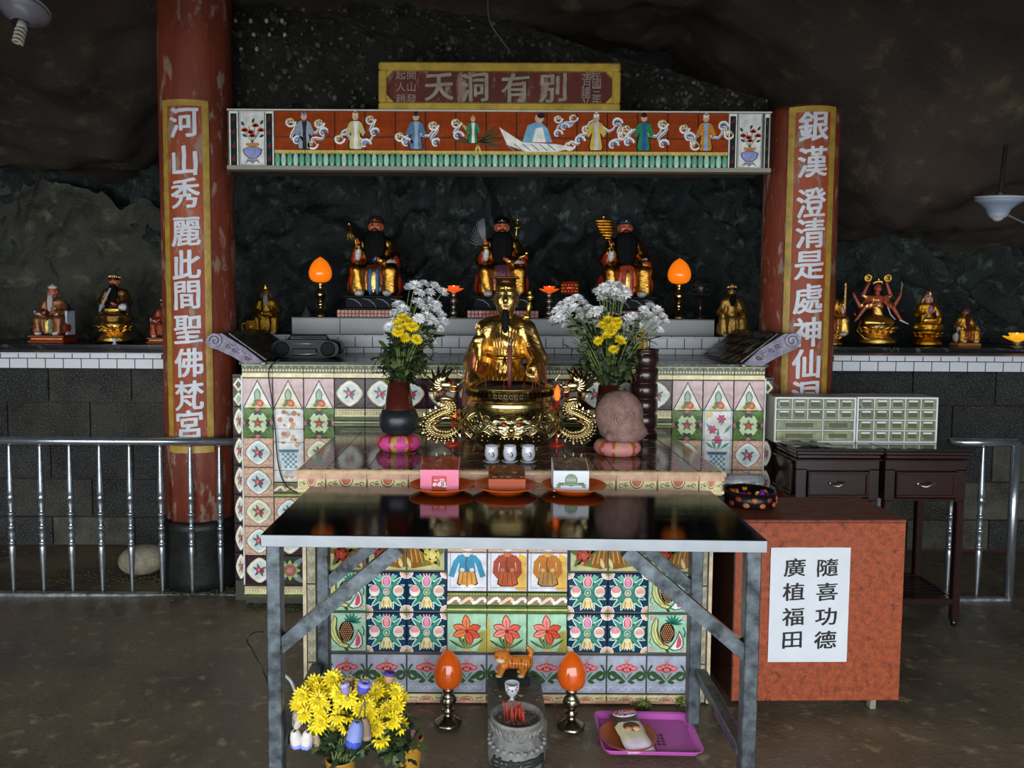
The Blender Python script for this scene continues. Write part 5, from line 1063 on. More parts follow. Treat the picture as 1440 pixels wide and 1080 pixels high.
def egg_lamp(px,py0,py1,pyb,Y,z,label,lit,w,fixh=None):
    o=empty('egg_lamp',(P(px,pyb,Y).x,Y,z),0,label,'lamp'); zt=P(px,py0,Y).z-z; zm=P(px,py1,Y).z-z; r=w/2
    prof=[(r*q,zm+(zt-zm)*z_) for q,z_ in ((.4,0),(.62,.03),(.82,.1),(.95,.2),(1,.32),(.99,.42),(.93,.53),(.83,.64),(.69,.75),(.5,.85),(.3,.92),(.15,.96),(.06,.985),(.01,1))]
    m=M(); m.lathe(prof,hx('ee7410') if lit else hx('c9530f'),28); m.build('egg_shade',lampo if lit else lampd,o)
    H_=zm; m=M(); b=r*.95
    pr=[(b,0),(b*1.02,H_*.04),(b*.9,H_*.09),(b*.45,H_*.2),(b*.28,H_*.26),(b*.3,H_*.3),(b*.48,H_*.36),(b*.3,H_*.42),(b*.28,H_*.46),(b*.55,H_*.58),(b*.62,H_*.66),(b*.5,H_*.76),(b*.28,H_*.84),(b*.4,H_*.9),(b*.42,H_*.96),(b*.36,H_*1.01)]
    if lit: pr=[(q*(.62 if k<3 else .72),zz) for k,(q,zz) in enumerate(pr)]
    m.lathe(pr,hx('a39b84',1.0) if not lit else hx('a8905c',1.0),24,fn=lambda r_,z_,a:r_*(1+.05*math.sin(8*a+z_*90)*(1 if H_*.45<z_<H_*.8 or z_<H_*.2 else 0))); m.build('brass_stand',metal,o); return o
egg_lamp(451,361,397,446,4.74,ZG,'lit orange bulb lamp on brass stem, left of the leftmost large statue',True,.14)
egg_lamp(954,363,399,446,4.74,ZG,'lit orange bulb lamp on brass stem, right of the rightmost large statue',True,.14)
egg_lamp(630,913,966,1020,2.70,0,'glossy orange egg lamp on brass stand beside the yellow flowers under the table',False,.104)
egg_lamp(803,915,968,1024,2.68,0,'glossy orange egg lamp on brass stand between stone burner and pink tray',False,.104)
def dot_glass(px,y0,y1,Y,col,label,lit):
    o=empty('candle_glass',(P(px,y1,Y).x,Y,ZG),0,label,'candle holder'); zb=P(px,y1,Y).z-ZG; zt=P(px,y0,Y).z-ZG; r=.048
    m=M(); m.lathe([(r*.8,0),(r*.85,.008),(r*.25,.014),(r*.2,zb*.5),(r*.3,zb)],hx('2a1c1a'),18); m.build('stand',wood,o)
    m=M(); m.lathe([(r*.5,zb),(r*.95,zb+.012),(r*1.02,(zb+zt)/2),(r*.98,zt),(r*.9,zt),(r*.9,zb+.02)],col,22); 
    for j in range(3):
        for k in range(14): a=2*PI*(k+.5*(j%2))/14; m.ell((r*1.0*math.cos(a),r*1.0*math.sin(a),zb+.018+j*(zt-zb-.02)/3),.006,hx('e0642c') if lit else hx('2b2b2f'),6,4)
    m.build('glass_cup',lampd if lit else plastic,o)
dot_glass(801,396,414,4.74,hx('7a2410'),'red dotted glass candle cup right of the right lotus lamp',True)
dot_glass(985,393,418,4.78,hx('1a1a1c'),'dark unlit glass candle cup beside the right orange bulb lamp',False)
m=M(); m.lathe([(.035,0),(.035,.012),(.026,.016),(.024,.03),(.014,.036),(.012,.05),(.004,.056),(.003,.07)],hx('3a3f42'),16); small_thing('stupa_ornament',m,plastic,(P(431,445,4.74).x,4.74,ZG),'tiny dark glass stupa left of the lit bulb lamp','ornament')
H=P(374,402,4.62).z-ZI; t=seated('old_man_statue','dull gold old man statue with grey beard and tall hood, left end behind the radio','statue',H,(P(374,430,4.66).x,4.66,ZI),R(8),robe=hx('8a6a1e',.9),trim=hx('6a5218',.9),inner=hx('8a6a1e',.9),skin=hx('6a3a20'),beard=hx('8a8a84'),bl=.2,bw=.12,hat='hood',hatcol=hx('5a3418',.4),sleeve=hx('8a6a1e',.9),rhand='lap',lhand='lap',vox=.018); t.scale=(.85,.7,1)
H=P(1029,400,4.62).z-ZI; t=seated('gold_warrior_statue','small antique gold statue with black beard and winged hat beside the right column','statue',H,(P(1029,430,4.66).x,4.66,ZI),R(-6),robe=hx('b08a44',.8),trim=hx('9a7838',.8),inner=hx('b08a44',.8),skin=hx('b08a44',.8),beard=BLK,bl=.22,bw=.13,hat='crown',sleeve=hx('b08a44',.8),rhand='knee',lhand='knee',vox=.018); t.scale=(.85,.7,1)
m=M(); m.box(-.2,.2,-.02,.24,0,.012,hx('2a3532'),.003)
o=empty('mug',(P(355,455,4.6).x,4.56,ZI),0,'yellow mug with red spot beside the gold old man statue','mug')
m=M(); m.lathe([(.022,0),(.028,.01),(.03,.05),(.026,.085),(.023,.085),(.024,.02)],hx('c9981c',.3),20); m.ell((0,-.028,.045),(.012,.004,.016),hx('c24a20'),10,6); m.build('cup_body',ceramic,o); m=M(); m.tube([(-.026,0,.07),(-.048,0,.065),(-.05,0,.035),(-.028,0,.02)],.005,hx('c9981c'),8); m.build('handle',ceramic,o)
# ================================================================ STEEL TABLE AND OFFERINGS
ZTB=.86; fl=PZ(367,751,ZTB); fr=PZ(1079,759.5,ZTB); ux=(fr-fl); LW=ux.length; rz=math.atan2(ux.y,ux.x); DT=.575
tab=empty('steel_table',((fl.x+fr.x)/2,(fl.y+fr.y)/2,0),rz,'long stainless steel table with galvanised diagonal braces in front of the tiled altar','table')
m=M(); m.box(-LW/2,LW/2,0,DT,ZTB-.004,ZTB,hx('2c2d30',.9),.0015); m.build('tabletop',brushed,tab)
m=M(); ap=hx('9ea4a9',.7); m.box(-LW/2,LW/2,-.002,.004,ZTB-.036,ZTB-.002,ap,.001); m.build('front_apron',mat('steel_edge',.3,.12,6,bump=.03,bs=30),tab)
m=M(); m.box(-LW/2,LW/2,DT-.004,DT,ZTB-.036,ZTB-.004,ap); m.build('rear_apron',MC['steel_edge'],tab)
for s in (-1,1): m=M(); m.box(s*LW/2-(.004 if s>0 else 0),s*LW/2+(0 if s>0 else .004),.004,DT-.004,ZTB-.036,ZTB-.004,ap); m.build('side_apron',MC['steel_edge'],tab)
gc=hx('5d656a',.7); lg=.042
for s in (-1,1):
    for y in (.012,DT-.055):
        m=M(); x=s*(LW/2-.03 if y<.1 else LW/2-.055); m.box(x-lg/2,x+lg/2,y,y+lg,.03,ZTB-.036,gc,.003); o=m.build('leg',galv,tab)
        m=M(); m.lathe([(.02,0),(.02,.012),(.009,.014),(.009,.04)],hx('8a8a88',.8),14,c=(x,y+lg/2,0)); m.build('foot',metal,o)
        x2=x-s*.42; m=M(); a=Vector((x-s*lg*.3,0,.52)); b=Vector((x-s*.36,0,ZTB-.045)); d=(b-a).normalized(); nn=Vector((-d.z,0,d.x))*.02
        p=[a+nn,b+nn,b-nn,a-nn]; m.prism([(q.x,q.z) for q in p],y+.004,y+lg-.004,gc); m.build('diagonal_brace',galv,tab)
    x=s*(LW/2-.035); m=M(); m.box(x-.02,x+.02,.05,DT-.055,.2,.235,gc,.003); m.build('side_stretcher',galv,tab)
def plate(px,py,z,r,col,label,name='plate',group=None):
    c=PZ(px,py,z); o=empty(name,(c.x,c.y,z),0,label,'plate',group)
    m=M(); m.lathe([(.0005,.004),(r*.58,.004),(r*.66,.006),(r*.97,.02),(r,.024),(r*.985,.025),(r*.96,.0225),(r*.66,.009),(r*.6,.0065),(.0005,.0065)],col,44,cap=False); m.lathe([(r*.5,0),(r*.55,0),(r*.57,.005)],col,40,cap=False); m.build('dish',plastic,o); return o,c
def obox(name,label,px0,px1,pyb,Y,z,h,d,front,top,fn,rz=0):
    a=P(px0,pyb,Y); b=P(px1,pyb,Y); w=b.x-a.x; o=empty(name,((a.x+b.x)/2,Y,z),rz,label,'box')
    m=M(); hb_=h+.03; m.add([(-w/2,0,0),(w/2,0,0),(w/2,d,0),(-w/2,d,0),(-w/2,0,h),(w/2,0,h),(w/2,d,hb_),(-w/2,d,hb_)],[(0,3,2,1),(0,1,5,4),(1,2,6,5),(2,3,7,6),(3,0,4,7),(4,5,6,7)],front); m.build('carton',paper,o); m=M(); m.add([(-w/2+.002,.002,h+.0015),(w/2-.002,.002,h+.0015),(w/2-.002,d-.002,hb_+.0005),(-w/2+.002,d-.002,hb_+.0005)],[(0,1,2,3)],top); m.build('clear_window_film',mat('foil_top',.12,.5,40,coat=.5,dirt=hx('d8a050'),dirt_s=30,dirt_t=.55),o); fn(o,w,h); return o
OPC=hx('dd5a18')
PL=[]
for px,lab in ((621,'orange plastic plate under the pink box, left on the steel table'),(711,'orange plastic plate under the brown box, middle of the steel table'),(807,'orange plastic plate under the white box, right on the steel table')):
    PL.append(plate(px,690,ZTB+.0005,.115,OPC,lab))
YB_=PL[0][1].y-.035
def pk(o,w,h):
    m=M(); m.add([(-w*.2,-.0012,.0),(w*.18,-.0012,.0),(w*.18,-.0012,h*.72),(-w*.2,-.0012,h*.72)],[(0,1,2,3)],hx('c2452c')); m.add([(-w*.16,-.0016,h*.22),(w*.15,-.0016,h*.22),(w*.15,-.0016,h*.7),(-w*.16,-.0016,h*.7)],[(0,1,2,3)],hx('d9556a')); m.build('printed_panel',paper,o)
    for k,(ch,c) in enumerate((('T','f1f1f1'),('i','52c8e8'),('p','f1f1f1'),('o','f1f1f1'))): text_obj('letter',ch,.023,hx(c),paper,o,(w*(.14-(0,.075,.15,.265)[k]),-.0022,h*(.31 if ch!='p' else .34),),rot=(PI/2,PI,0),off=.0012)
    m=M(); m.box(-w*.14,-w*.05,-.0022,-.0016,h*.5,h*.54,hx('f1e8e8')); m.box(0,w*.13,-.0022,-.0016,h*.53,h*.57,hx('f1e8e8')); m.box(w*.02,w*.14,-.0022,-.0016,h*.46,h*.49,hx('f1e8e8')); m.build('small_print',paper,o,kind='stuff')
zp=ZTB+.0265-.018
obox('biscuit_box','bright pink carton printed upside down, standing on the left orange plate',591,645,692,YB_,zp,.073,.085,hx('ef86a4'),hx('8a3a24'),pk)
def bk(o,w,h):
    m=M(); 
    for k in range(5): m.box(-w*.42+k*w*.19,-w*.42+k*w*.19+w*.16,.01,.075,h+.0015,h+.006,hx(['c89a4a','8a5a2a','d0a050','6a4020','b8863a'][k]),.002)
    m.build('bars_in_tray',paint,o)
    m=M(); m.tube([(-w*.4,.02,h+.008),(w*.4,.06,h+.009)],.003,hx('17171b'),6); m.tube([(-w*.2,.01,h+.009),(w*.45,.03,h+.01)],.0025,hx('2b3550'),6); m.build('dark_ribbon',plastic,o)
obox('snack_box','glossy orange brown box with striped bars on top, on the middle orange plate',687,739,693,YB_,zp,.042,.085,hx('b8532c'),hx('6a3c1c'),bk)
def wk(o,w,h):
    g=hx('5f7a5a'); m=M(); n=24; r=h*.3
    for rr,ww in ((r,.0022),(r*.86,.001)):
        vs=[];fs=[]
        for k in range(n):
            a=2*PI*k/n; vs+=[(rr*math.cos(a),-.0014,h*.56+rr*math.sin(a)),((rr-ww)*math.cos(a),-.0014,h*.56+(rr-ww)*math.sin(a))]
        for k in range(n): a=2*k; b=2*((k+1)%n); fs.append((a,a+1,b+1,b))
        m.add(vs,fs,g)
    m.add([(-w*.36,-.0018,h*.3),(w*.36,-.0018,h*.3),(w*.36,-.0018,h*.44),(-w*.36,-.0018,h*.44)],[(0,1,2,3)],g)
    for s in (-1,1): m.add([(s*w*.3,-.0016,h*.2),(s*w*.43,-.0016,h*.18),(s*w*.39,-.0016,h*.26),(s*w*.43,-.0016,h*.36),(s*w*.3,-.0016,h*.36)][::s],[(0,1,2,3,4)],hx('7d9078'))
    m.add([(-w*.12,-.0016,h*.72),(0,-.0016,h*.84),(w*.12,-.0016,h*.72)],[(0,1,2)],hx('7a9a6a')); m.build('round_emblem',paper,o)
    m=M(); rr=r*.78; m.add([(0,-.0015,h*.56)]+[(rr*math.cos(2*PI*k/24),-.0015,h*.56+rr*math.sin(2*PI*k/24)) for k in range(24)],[(0,1+k,1+(k+1)%24) for k in range(24)],hx('8fa58a')); m.build('emblem_disc',paper,o)
    m=M()
    for k in range(3):
        x=(k-1)*.0115; m.box(x-.004,x+.004,-.0024,-.0018,h*.53,h*.54,hx('eef2ee')); m.box(x-.004,x+.004,-.0024,-.0018,h*.6,h*.61,hx('eef2ee')); m.box(x-.0042,x-.003,-.0024,-.0018,h*.53,h*.61,hx('eef2ee')); m.box(x+.003,x+.0042,-.0024,-.0018,h*.53,h*.61,hx('eef2ee')); m.box(x-.0007,x+.0007,-.0024,-.0018,h*.53,h*.61,hx('eef2ee'))
    for k in range(7): x=(k-3)*.0075; m.box(x-.0026,x-.0012,-.003,-.0024,h*.34,h*.4,hx('eef2ee')); m.box(x-.001,x+.002,-.003,-.0024,h*.36,h*.375,hx('eef2ee'))
    m.build('emblem_marks',paper,o,kind='stuff')
obox('cake_box','white carton with green round emblem and ribbon, on the right orange plate',778,828,697,YB_,zp,.072,.085,hx('dfe4ea'),hx('5a4a44'),wk)
# incense burner ------------------------------------------------------
YBn=3.24; zt=ZT+.001; bx=P(716,600,YBn).x; o=empty('incense_burner',(bx,YBn,zt),0,'large round brass incense burner with embossed beast face and dragon handles','burner')
r0=.216; zr=P(716,549,YBn-.2).z-zt; H=zr
def bump_fn(r,z,a):
    k=max(0,1-abs((z-H*.36)/(H*.3))); s=.007*abs(math.sin(22*a+3*math.sin(z*60)))*abs(math.sin(z*150+2*math.sin(a*11)))*k
    fx=math.sin(a+PI/2); 
    d=math.atan2(math.sin(a+PI/2),math.cos(a+PI/2)); 
    fa=math.exp(-(d/.28)**2)*k*.01*(1+.5*math.cos(d*26)*math.cos(z*110)); return r+s+fa
pr=[(r0*.45,0),(r0*.5,H*.02),(r0*.62,H*.08),(r0*.86,H*.2),(r0*.98,H*.34),(r0*1.0,H*.45),(r0*.97,H*.56),(r0*.88,H*.64),(r0*.8,H*.69)]
dense=[]
for (ra,za),(rb,zb) in zip(pr,pr[1:]):
    for k in range(5): t_=k/5; dense.append((ra+(rb-ra)*t_,za+(zb-za)*t_))
dense.append(pr[-1]); m=M(); m.lathe(dense,hx('b3a888',1.0),200,fn=bump_fn,cap=False); m.build('embossed_bowl',mat('old_brass',.24,.35,30,bump=.6,bs=45,dirt=hx('2b271c'),dirt_s=40,dirt_t=.53),o)
m=M(); random.seed(17)
for row in range(6):
    zz=H*(.2+.075*row); j=min(range(len(dense)),key=lambda q:abs(dense[q][1]-zz)); rr_=dense[j][0]+.003; n_=44
    for k in range(n_):
        a=2*PI*(k+.5*(row%2))/n_
        if abs(math.atan2(math.sin(a+PI/2),math.cos(a+PI/2)))<.36 and row>0: continue
        w=.075; m.tube([(rr_*math.cos(a+t),rr_*math.sin(a+t),zz+.011*math.cos(t/w*1.5)) for t in (-w,-w*.5,0,w*.5,w)],.0028,hx(random.choice(['d8cca0','b8a878','8f8258']),1),5)
for s in (-1,1):
    for q in range(3):
        pts=[]
        for k in range(14): t=k/13; a=-PI/2+s*(.35+.95*t); z_=H*(.3+.13*q+.09*math.sin(t*9+q*2)); j=min(range(len(dense)),key=lambda q_:abs(dense[q_][1]-z_)); rr_=dense[j][0]+.008; pts.append((rr_*math.cos(a),rr_*math.sin(a),z_))
        m.tube(pts,[.004+.005*math.sin(PI*k/13) for k in range(14)],hx('cfc08c',1),7)
m.build('embossed_scales',metal,o,kind='stuff')
m=M(); m.lathe([(r0*.8,H*.69),(r0*.84,H*.71),(r0*.8,H*.74),(r0*.83,H*.79),(r0*.86,H*.82),(r0*.87,H*.97),(r0*.92,H*.99),(r0*.92,H),(r0*.85,H),(r0*.83,H*.9)],hx('b8a470',1.0),64,cap=False); m.build('polished_neck',metal,o)
m=M()
for k in range(56):
    a=2*PI*k/56; ca,sa=math.cos(a),math.sin(a); T=Matrix.Translation((r0*.872*ca,r0*.872*sa,H*.895))@Matrix.Rotation(a+PI/2,4,'Z'); m.T=T
    c=hx('3a3426',1.0); m.box(-.008,.008,-.001,.001,-.009,-.006,c); m.box(-.008,-.005,-.001,.001,-.009,.008,c); m.box(-.008,.005,-.001,.001,.006,.009,c); m.box(.002,.005,-.001,.001,-.002,.009,c)
m.T=Matrix.Identity(4); m.build('key_fret_band',metal,o,kind='stuff')
m=M(); m.lathe([(.001,H*.93),(r0*.84,H*.92)],hx('77706a'),40,cap=False); m.build('ash_bed',ash,o)
m=M()
for s in (-1,1):
    m.ell((s*.03,-r0*1.0-.008,H*.5),(.014,.01,.011),hx('c9b070',1.0),10,8); m.ell((s*.03,-r0*1.0-.017,H*.5),(.007,.005,.007),hx('c23a22'),8,6)
    m.tube([(s*.008,-r0*1.02,H*.55),(s*.035,-r0*1.03,H*.6),(s*.06,-r0*1.0,H*.57)],[.005,.007,.003],hx('c9b070',1.0),6); m.tube([(s*.045,-r0*1.0,H*.42),(s*.075,-r0*.99,H*.46),(s*.09,-r0*.96,H*.56)],[.006,.005,.002],hx('a8925a',1.0),6)
    m.tube([(0,-r0*1.0-.006,H*.33),(s*.03,-r0*1.0-.008,H*.31),(s*.055,-r0*.98,H*.36)],[.007,.008,.003],hx('c9b070',1.0),6)
    for k in range(3): m.lathe([(.005,0),(.001,-.014)],hx('e0d0a0',1.0),6,c=(s*(.01+.016*k),-r0*1.0-.012,H*.31))
m.ell((0,-r0*1.0-.014,H*.42),(.014,.012,.014),hx('c9b070',1.0),10,8); m.build('beast_face',metal,o)
for k in range(3):
    a=-PI/2+(-.9,0.9,PI)[k]; m=M(); x,y=r0*.42*math.cos(a),r0*.42*math.sin(a); m.tube([(x,y,.02),(x*1.15,y*1.15,.01),(x*1.2,y*1.2,0)],[.02,.016,.018],hx('8c7a4c',1.0),10); m.build('leg',metal,o)
def dragon(s):
    m=M(); g=hx('cdbb8c',1.0); g2=hx('8f8058',1.0); bx_=s*(r0+.0)
    pts=[]; rs=[]
    ctrl=[(.0,.22),(.05,.1),(.11,.14),(.13,.3),(.085,.42),(.04,.5),(.05,.62),(.095,.68),(.1,.8),(.06,.9)]
    def cr(t):
        n=len(ctrl)-1; i=min(int(t*n),n-1); u=t*n-i; p=[ctrl[max(i-1,0)],ctrl[i],ctrl[i+1],ctrl[min(i+2,n)]]
        return tuple(.5*((2*p[1][k])+(-p[0][k]+p[2][k])*u+(2*p[0][k]-5*p[1][k]+4*p[2][k]-p[3][k])*u*u+(-p[0][k]+3*p[1][k]-3*p[2][k]+p[3][k])*u**3) for k in (0,1))
    N=46
    for i in range(N+1):
        t=i/N; x,z=cr(t); pts.append((bx_+s*x*1.05-s*.01,-.01*math.sin(9*t),H*.1+z*.27)); rs.append(.009+.02*math.sin(PI*min(1,t*1.15+.1))**.8)
    m.tube(pts,rs,g2,12)
    for i in range(2,N-1):   # scales and spines
        p=Vector(pts[i]); d=(Vector(pts[i+1])-p).normalized(); nn=Vector((d.z,0,-d.x)); r=rs[i]
        for a in (-.9,-.3,.3,.9):
            q=p+(nn*math.sin(a)+Vector((0,-1,0))*math.cos(a))*r; m.ell(q,(r*.32,r*.3,r*.26),g,6,4)
        if i%2==0:
            q=p+nn*r*.9*(s); m.add([q-d*.006,q+d*.006,q+nn*s*.016+d*.004,q+Vector((0,.003,0))],[(0,1,2),(1,3,2),(3,0,2),(0,3,1)],g)
    m.build('dragon_body',metal,o)
    m=M(); hx_=bx_+s*.05; hz=H*.1+.27*.9
    m.ell((hx_,-.01,hz),(.037,.028,.03),g,12,8); m.ell((hx_-s*.03,-.012,hz-.006),(.026,.018,.011),g,10,6); m.ell((hx_-s*.028,-.012,hz-.028),(.022,.014,.007),g,10,6); m.ell((hx_-s*.05,-.012,hz+.002),(.009,.014,.01),g,8,6)
    m.ell((hx_-s*.012,-.034,hz+.008),.006,hx('c84a20'),8,6); m.ell((hx_-s*.03,-.014,hz-.017),.009,hx('c84a20'),8,6)
    for (dx,dz,l) in ((.0,.03,.05),(.02,.03,.06)): m.tube([(hx_+s*dx,-.02,hz+.015),(hx_+s*(dx+.02),-.02,hz+dz),(hx_+s*(dx+.01)-s*.01,-.02,hz+dz+l*.7)],[.007,.006,.001],g,6)
    random.seed(5)
    for k in range(20):
        a=-1.0+k*.15; l=.05+.02*math.sin(k*2.1); x0_,z0_=hx_+s*.015,hz; y=-.02+.025*(k%3)/2
        m.tube([(x0_,y,z0_),(x0_+s*l*.55*math.cos(a),y-.004,z0_+l*.55*math.sin(a)),(x0_+s*l*1.1*math.cos(a+.35),y,z0_+l*1.1*math.sin(a+.35)+.008)],[.013,.012,.003],g,6)
    m.tube([(hx_-s*.05,-.015,hz),(hx_-s*.075,-.02,hz+.02),(hx_-s*.06,-.02,hz+.045),(hx_-s*.035,-.02,hz+.05)],[.005,.005,.004,.001],g,6)
    m.build('dragon_head',metal,o)
    for k in range(2):
        m=M(); m.tube([(bx_+s*.09,-.02,H*.1+.27*(.34+.34*k)),(bx_+s*.05,-.04,H*.1+.27*(.4+.3*k)),(bx_+s*.015,-.03,H*.1+.27*(.36+.3*k))],[.015,.012,.008],g,8); m.build('dragon_claw',metal,o)
dragon(-1); dragon(1)
m=M(); hbig=P(717,482,YBn).z-zt; m.lathe([(.0095,H*.92),(.0095,hbig-.01)],hx('7a3f33'),14,c=(.0,0,0)); m.lathe([(.0095,hbig-.01),(.005,hbig)],hx('8f9aa2'),14,c=(.0,0,0)); m.build('incense_log',paint,None,(bx,YBn,zt),None,'one thick brown incense log standing upright in the brass burner','incense stick')
random.seed(8); m0=None
for k in range(13):
    x=random.gauss(0,.03)+(.085 if k<7 else -.02*k+.1); y=random.uniform(-.1,.06); hgt=random.uniform(.02,.05); lean=random.uniform(-.12,.12)
    m=M(); m.tube([(0,0,0),(lean*hgt,0,hgt)],.0016,hx('a83c2c'),5); m.build('incense_stub',paint,None,(bx+max(-.15,min(.15,x)),YBn+y,zt+H*.925),None,'short red incense stub in the ash of the brass burner','incense stick','burnt incense stubs in the brass burner')
for s,hs_,lab in ((-1,.55,'red stemmed candle lamp hidden behind the left dragon handle'),(1,1,'red stemmed candle lamp with orange flame bulb beside the right dragon handle')):
    Y=3.3; px=637 if s<0 else 783; x=P(px,600,Y).x; o2=empty('candle_lamp',(x,Y,ZT),0,lab,'lamp')
    zb=(P(783,563,Y).z-ZT)*hs_; m=M(); m.lathe([(.036,0),(.036,.006),(.01,.01),(.006,.016),(.012,.024),(.006,.034),(.008,zb*.5),(.014,zb*.62),(.006,zb*.7),(.009,zb),(.002,zb)],hx('b02a14'),18); m.build('red_stem',lampd,o2)
    m=M(); m.lathe([(.007,zb),(.013,zb+.02),(.013,zb+.04),(.006,zb+.058),(.001,zb+.068)],hx('f4601a'),16); m.build('flame_bulb',mat('flame_glow',.3,0,5,emit=1.6),o2)
# three cups with saucers
for k,px in enumerate((691,717,743)):
    c=PZ(px,651,ZT); o2=empty('offering_cup',(c.x,c.y,ZT),0,['white porcelain cup with painted mark, leftmost of three before the burner','white porcelain cup with painted mark, middle of three before the burner','white porcelain cup with painted mark, rightmost of three before the burner'][k],'cup','three cups before the burner')
    m=M(); m.lathe([(.018,0),(.032,.008),(.0325,.0105),(.016,.006)],hx('d9dee6'),24); m.build('saucer',ceramic,o2)
    m=M(); m.lathe([(.013,.008),(.021,.016),(.0265,.032),(.0255,.05),(.023,.058),(.0245,.068),(.0225,.068),(.021,.058),(.023,.03),(.004,.02)],hx('dde2ea'),28,cap=False); o3=m.build('cup_body',ceramic,o2)
    m=M(); m.tube([(.004,-.0272,.026),(.009,-.0265,.034),(.006,-.0265,.044),(0,-.0262,.046)],[.0018,.0026,.0022,.001],hx('3a2f30'),6); m.tube([(-.004,-.0272,.03),(-.001,-.0275,.034)],.0018,hx('b9772a'),6); m.ell((-.009,-.0245,.04),(.003,.002,.002),hx('8a3a3a'),6,4); m.build('painted_mark',ceramic,o2)
for px,lab in ((700,'small tied incense bundle left behind the three cups'),(734,'small tied incense bundle right behind the three cups')):
    c=PZ(px,640,ZT); m=M(); m.tube([(0,0,0),(.002,0,.035)],[.004,.004],hx('9a7a5a'),8); m.ell((.001,0,.038),(.008,.006,.009),hx('c2a888'),8,6); m.tube([(-.006,0,.02),(.007,0,.02)],.004,hx('6a5038'),6); m.build('figurine',stone,None,(c.x,c.y,ZT),None,lab.replace('incense bundle','pale knobbed foot piece'),'figurine')
# vases, stone fish, wood tube ----------------------------------------
def cushion(px,pyb,Y,w,h,cols,label):
    x=P(px,620,Y).x; o=empty('lotus_cushion',(x,Y,ZT),0,label,'cushion'); m=M(); n=48
    prof=[(.55,0),(.85,.06),(1,.35),(1,.62),(.88,.92),(.6,1.0),(.001,1.0)]
    vs=[];fs=[]
    b=len(m.v)
    for r,z in prof:
        for k in range(n): a=2*PI*k/n; vs.append((r*w/2*math.cos(a),r*w/2*math.sin(a),z*h))
    for v in vs: m.v.append(v)
    for j in range(len(prof)-1):
        for k in range(n):
            k2=(k+1)%n; m.f.append((j*n+k,j*n+k2,(j+1)*n+k2,(j+1)*n+k)); 
            u=((k+.5)/n*8+0.25)%1; v_=prof[j][1]*.5+prof[j+1][1]*.5; c=cols[0] if abs(u-.5)*2<1-abs(v_-.5)*1.7 else cols[1] if (int((k+.5)/n*8+.25)%2) else cols[2]
            m.c.append(c); m.m.append(0); m.s.append(True)
    m.build('padded_body',paint,o); return o,x
YV=3.19; cush,vx=cushion(561,637,YV,.19,.066,(hx('e04f9c'),hx('b83a34'),hx('c9a05a')),'pink and red lotus petal stone cushion under the left vase')
m=M(); hp=P(561,577,YV-.05).z-ZT-.066; m.lathe([(.05,0),(.07,hp*.12),(.082,hp*.4),(.082,hp*.7),(.07,hp*.95),(.055,hp),(.05,hp*.98),(.05,hp*.5)],hx('1f2328'),32); small_thing('black_pot',m,mat('black_glaze',.35,.2,30,bump=.15,bs=40),(vx,YV,ZT+.067),'squat black pot holding the left brown flower vase','pot')
def vase(px,py0,py1,Y,wb,wt,z,label):
    x=P(px,py0,Y).x; zt_=P(px,py0,Y).z-z; m=M(); m.lathe([(wb*.45,0),(wb*.5,.006),(wb*.5,zt_*.1),(wt*.5,zt_),(wt*.46,zt_),(wb*.4,.02)],hx('4a1f18'),36,cap=False); o=m.build('flower_vase',mat('brown_glass',.06,.15,6,coat=.6),None,(x,Y,z),None,label,'vase')
    return x,z+zt_
vx,vz=vase(561,533,580,YV,.128,.085,ZT+.066+hp*.6,'dark brown tapering vase of white and yellow flowers left of the burner')
YV2=3.42; m=M(); m.lathe([(.06,0),(.085,.02),(.09,.05),(.08,.08),(.062,.09),(.055,.06)],hx('1f2226'),30); xk=P(850,600,YV2).x; small_thing('black_pot',m,MC['black_glaze'],(xk,YV2,ZT),'black pot under the right flower vase, mostly behind the stone wooden fish','pot')
vx2,vz2=vase(856,541,600,YV2,.135,.09,ZT+.05,'dark brown tapering vase of white and yellow flowers right of the burner')
YFs=3.12; cushion(868,642,YFs,.19,.06,(hx('d98a8a'),hx('b85a3a'),hx('c9a07a')),'orange and pink cushion under the carved stone fish drum')
cx=P(870,620,YFs).x; f=Fig(); sc_=hx('8a6a60'); f.e((0,0,.12),(.11,.09,.11),sc_,.05); f.e((.02,-.03,.05),(.11,.085,.055),sc_,.04); f.e((0,-.02,.15),(.09,.08,.09),sc_,.05,(.002,60,0,60)); f.c((.05,-.09,.03),(-.06,-.1,.035),.02,.02,sc_,.02)
o=empty('fish_drum',(cx,YFs,ZT+.055),0,'carved brownish stone fish drum resting on the orange cushion, right of the burner','drum'); o.scale=(.85,.85,.85)
link('carved_body',f.mesh('carved_body',stone,.006),o); m=M()
for k in range(3): m.tube([(.0+.05*math.cos(a)*(1-k*.25),-.1-.006*k,.12+.05*math.sin(a)*(1-k*.25)) for a in (q*.5+k for q in range(11))],.004,hx('9a7a6e'),6)
m.tube([(-.09,-.05,.05),(-.05,-.1,.04),(0,-.115,.035),(.06,-.1,.04),(.1,-.06,.05)],.006,hx('9a7a6e'),6); m.build('carved_scroll',stone,o)
c=PZ(835,592,ZT+.03); m=M(); m.tube([(-.06,.04,.0),(.05,-.02,.005)],[.006,.008],hx('a07058'),8); m.ell((.06,-.025,.006),(.016,.016,.016),hx('b08068'),10,6); m.build('drum_mallet',wood,None,(P(838,592,3.2).x,3.2,P(838,592,3.2).z),None,'wooden mallet lying against the left side of the stone fish drum','mallet')
c=PZ(900,606,ZT); m=M(); m.ell((0,0,.012),(.014,.014,.012),hx('8f8a80'),10,8); m.build('pebble',stone,None,(c.x,c.y,ZT),None,'small grey pebble behind the stone fish drum','pebble')
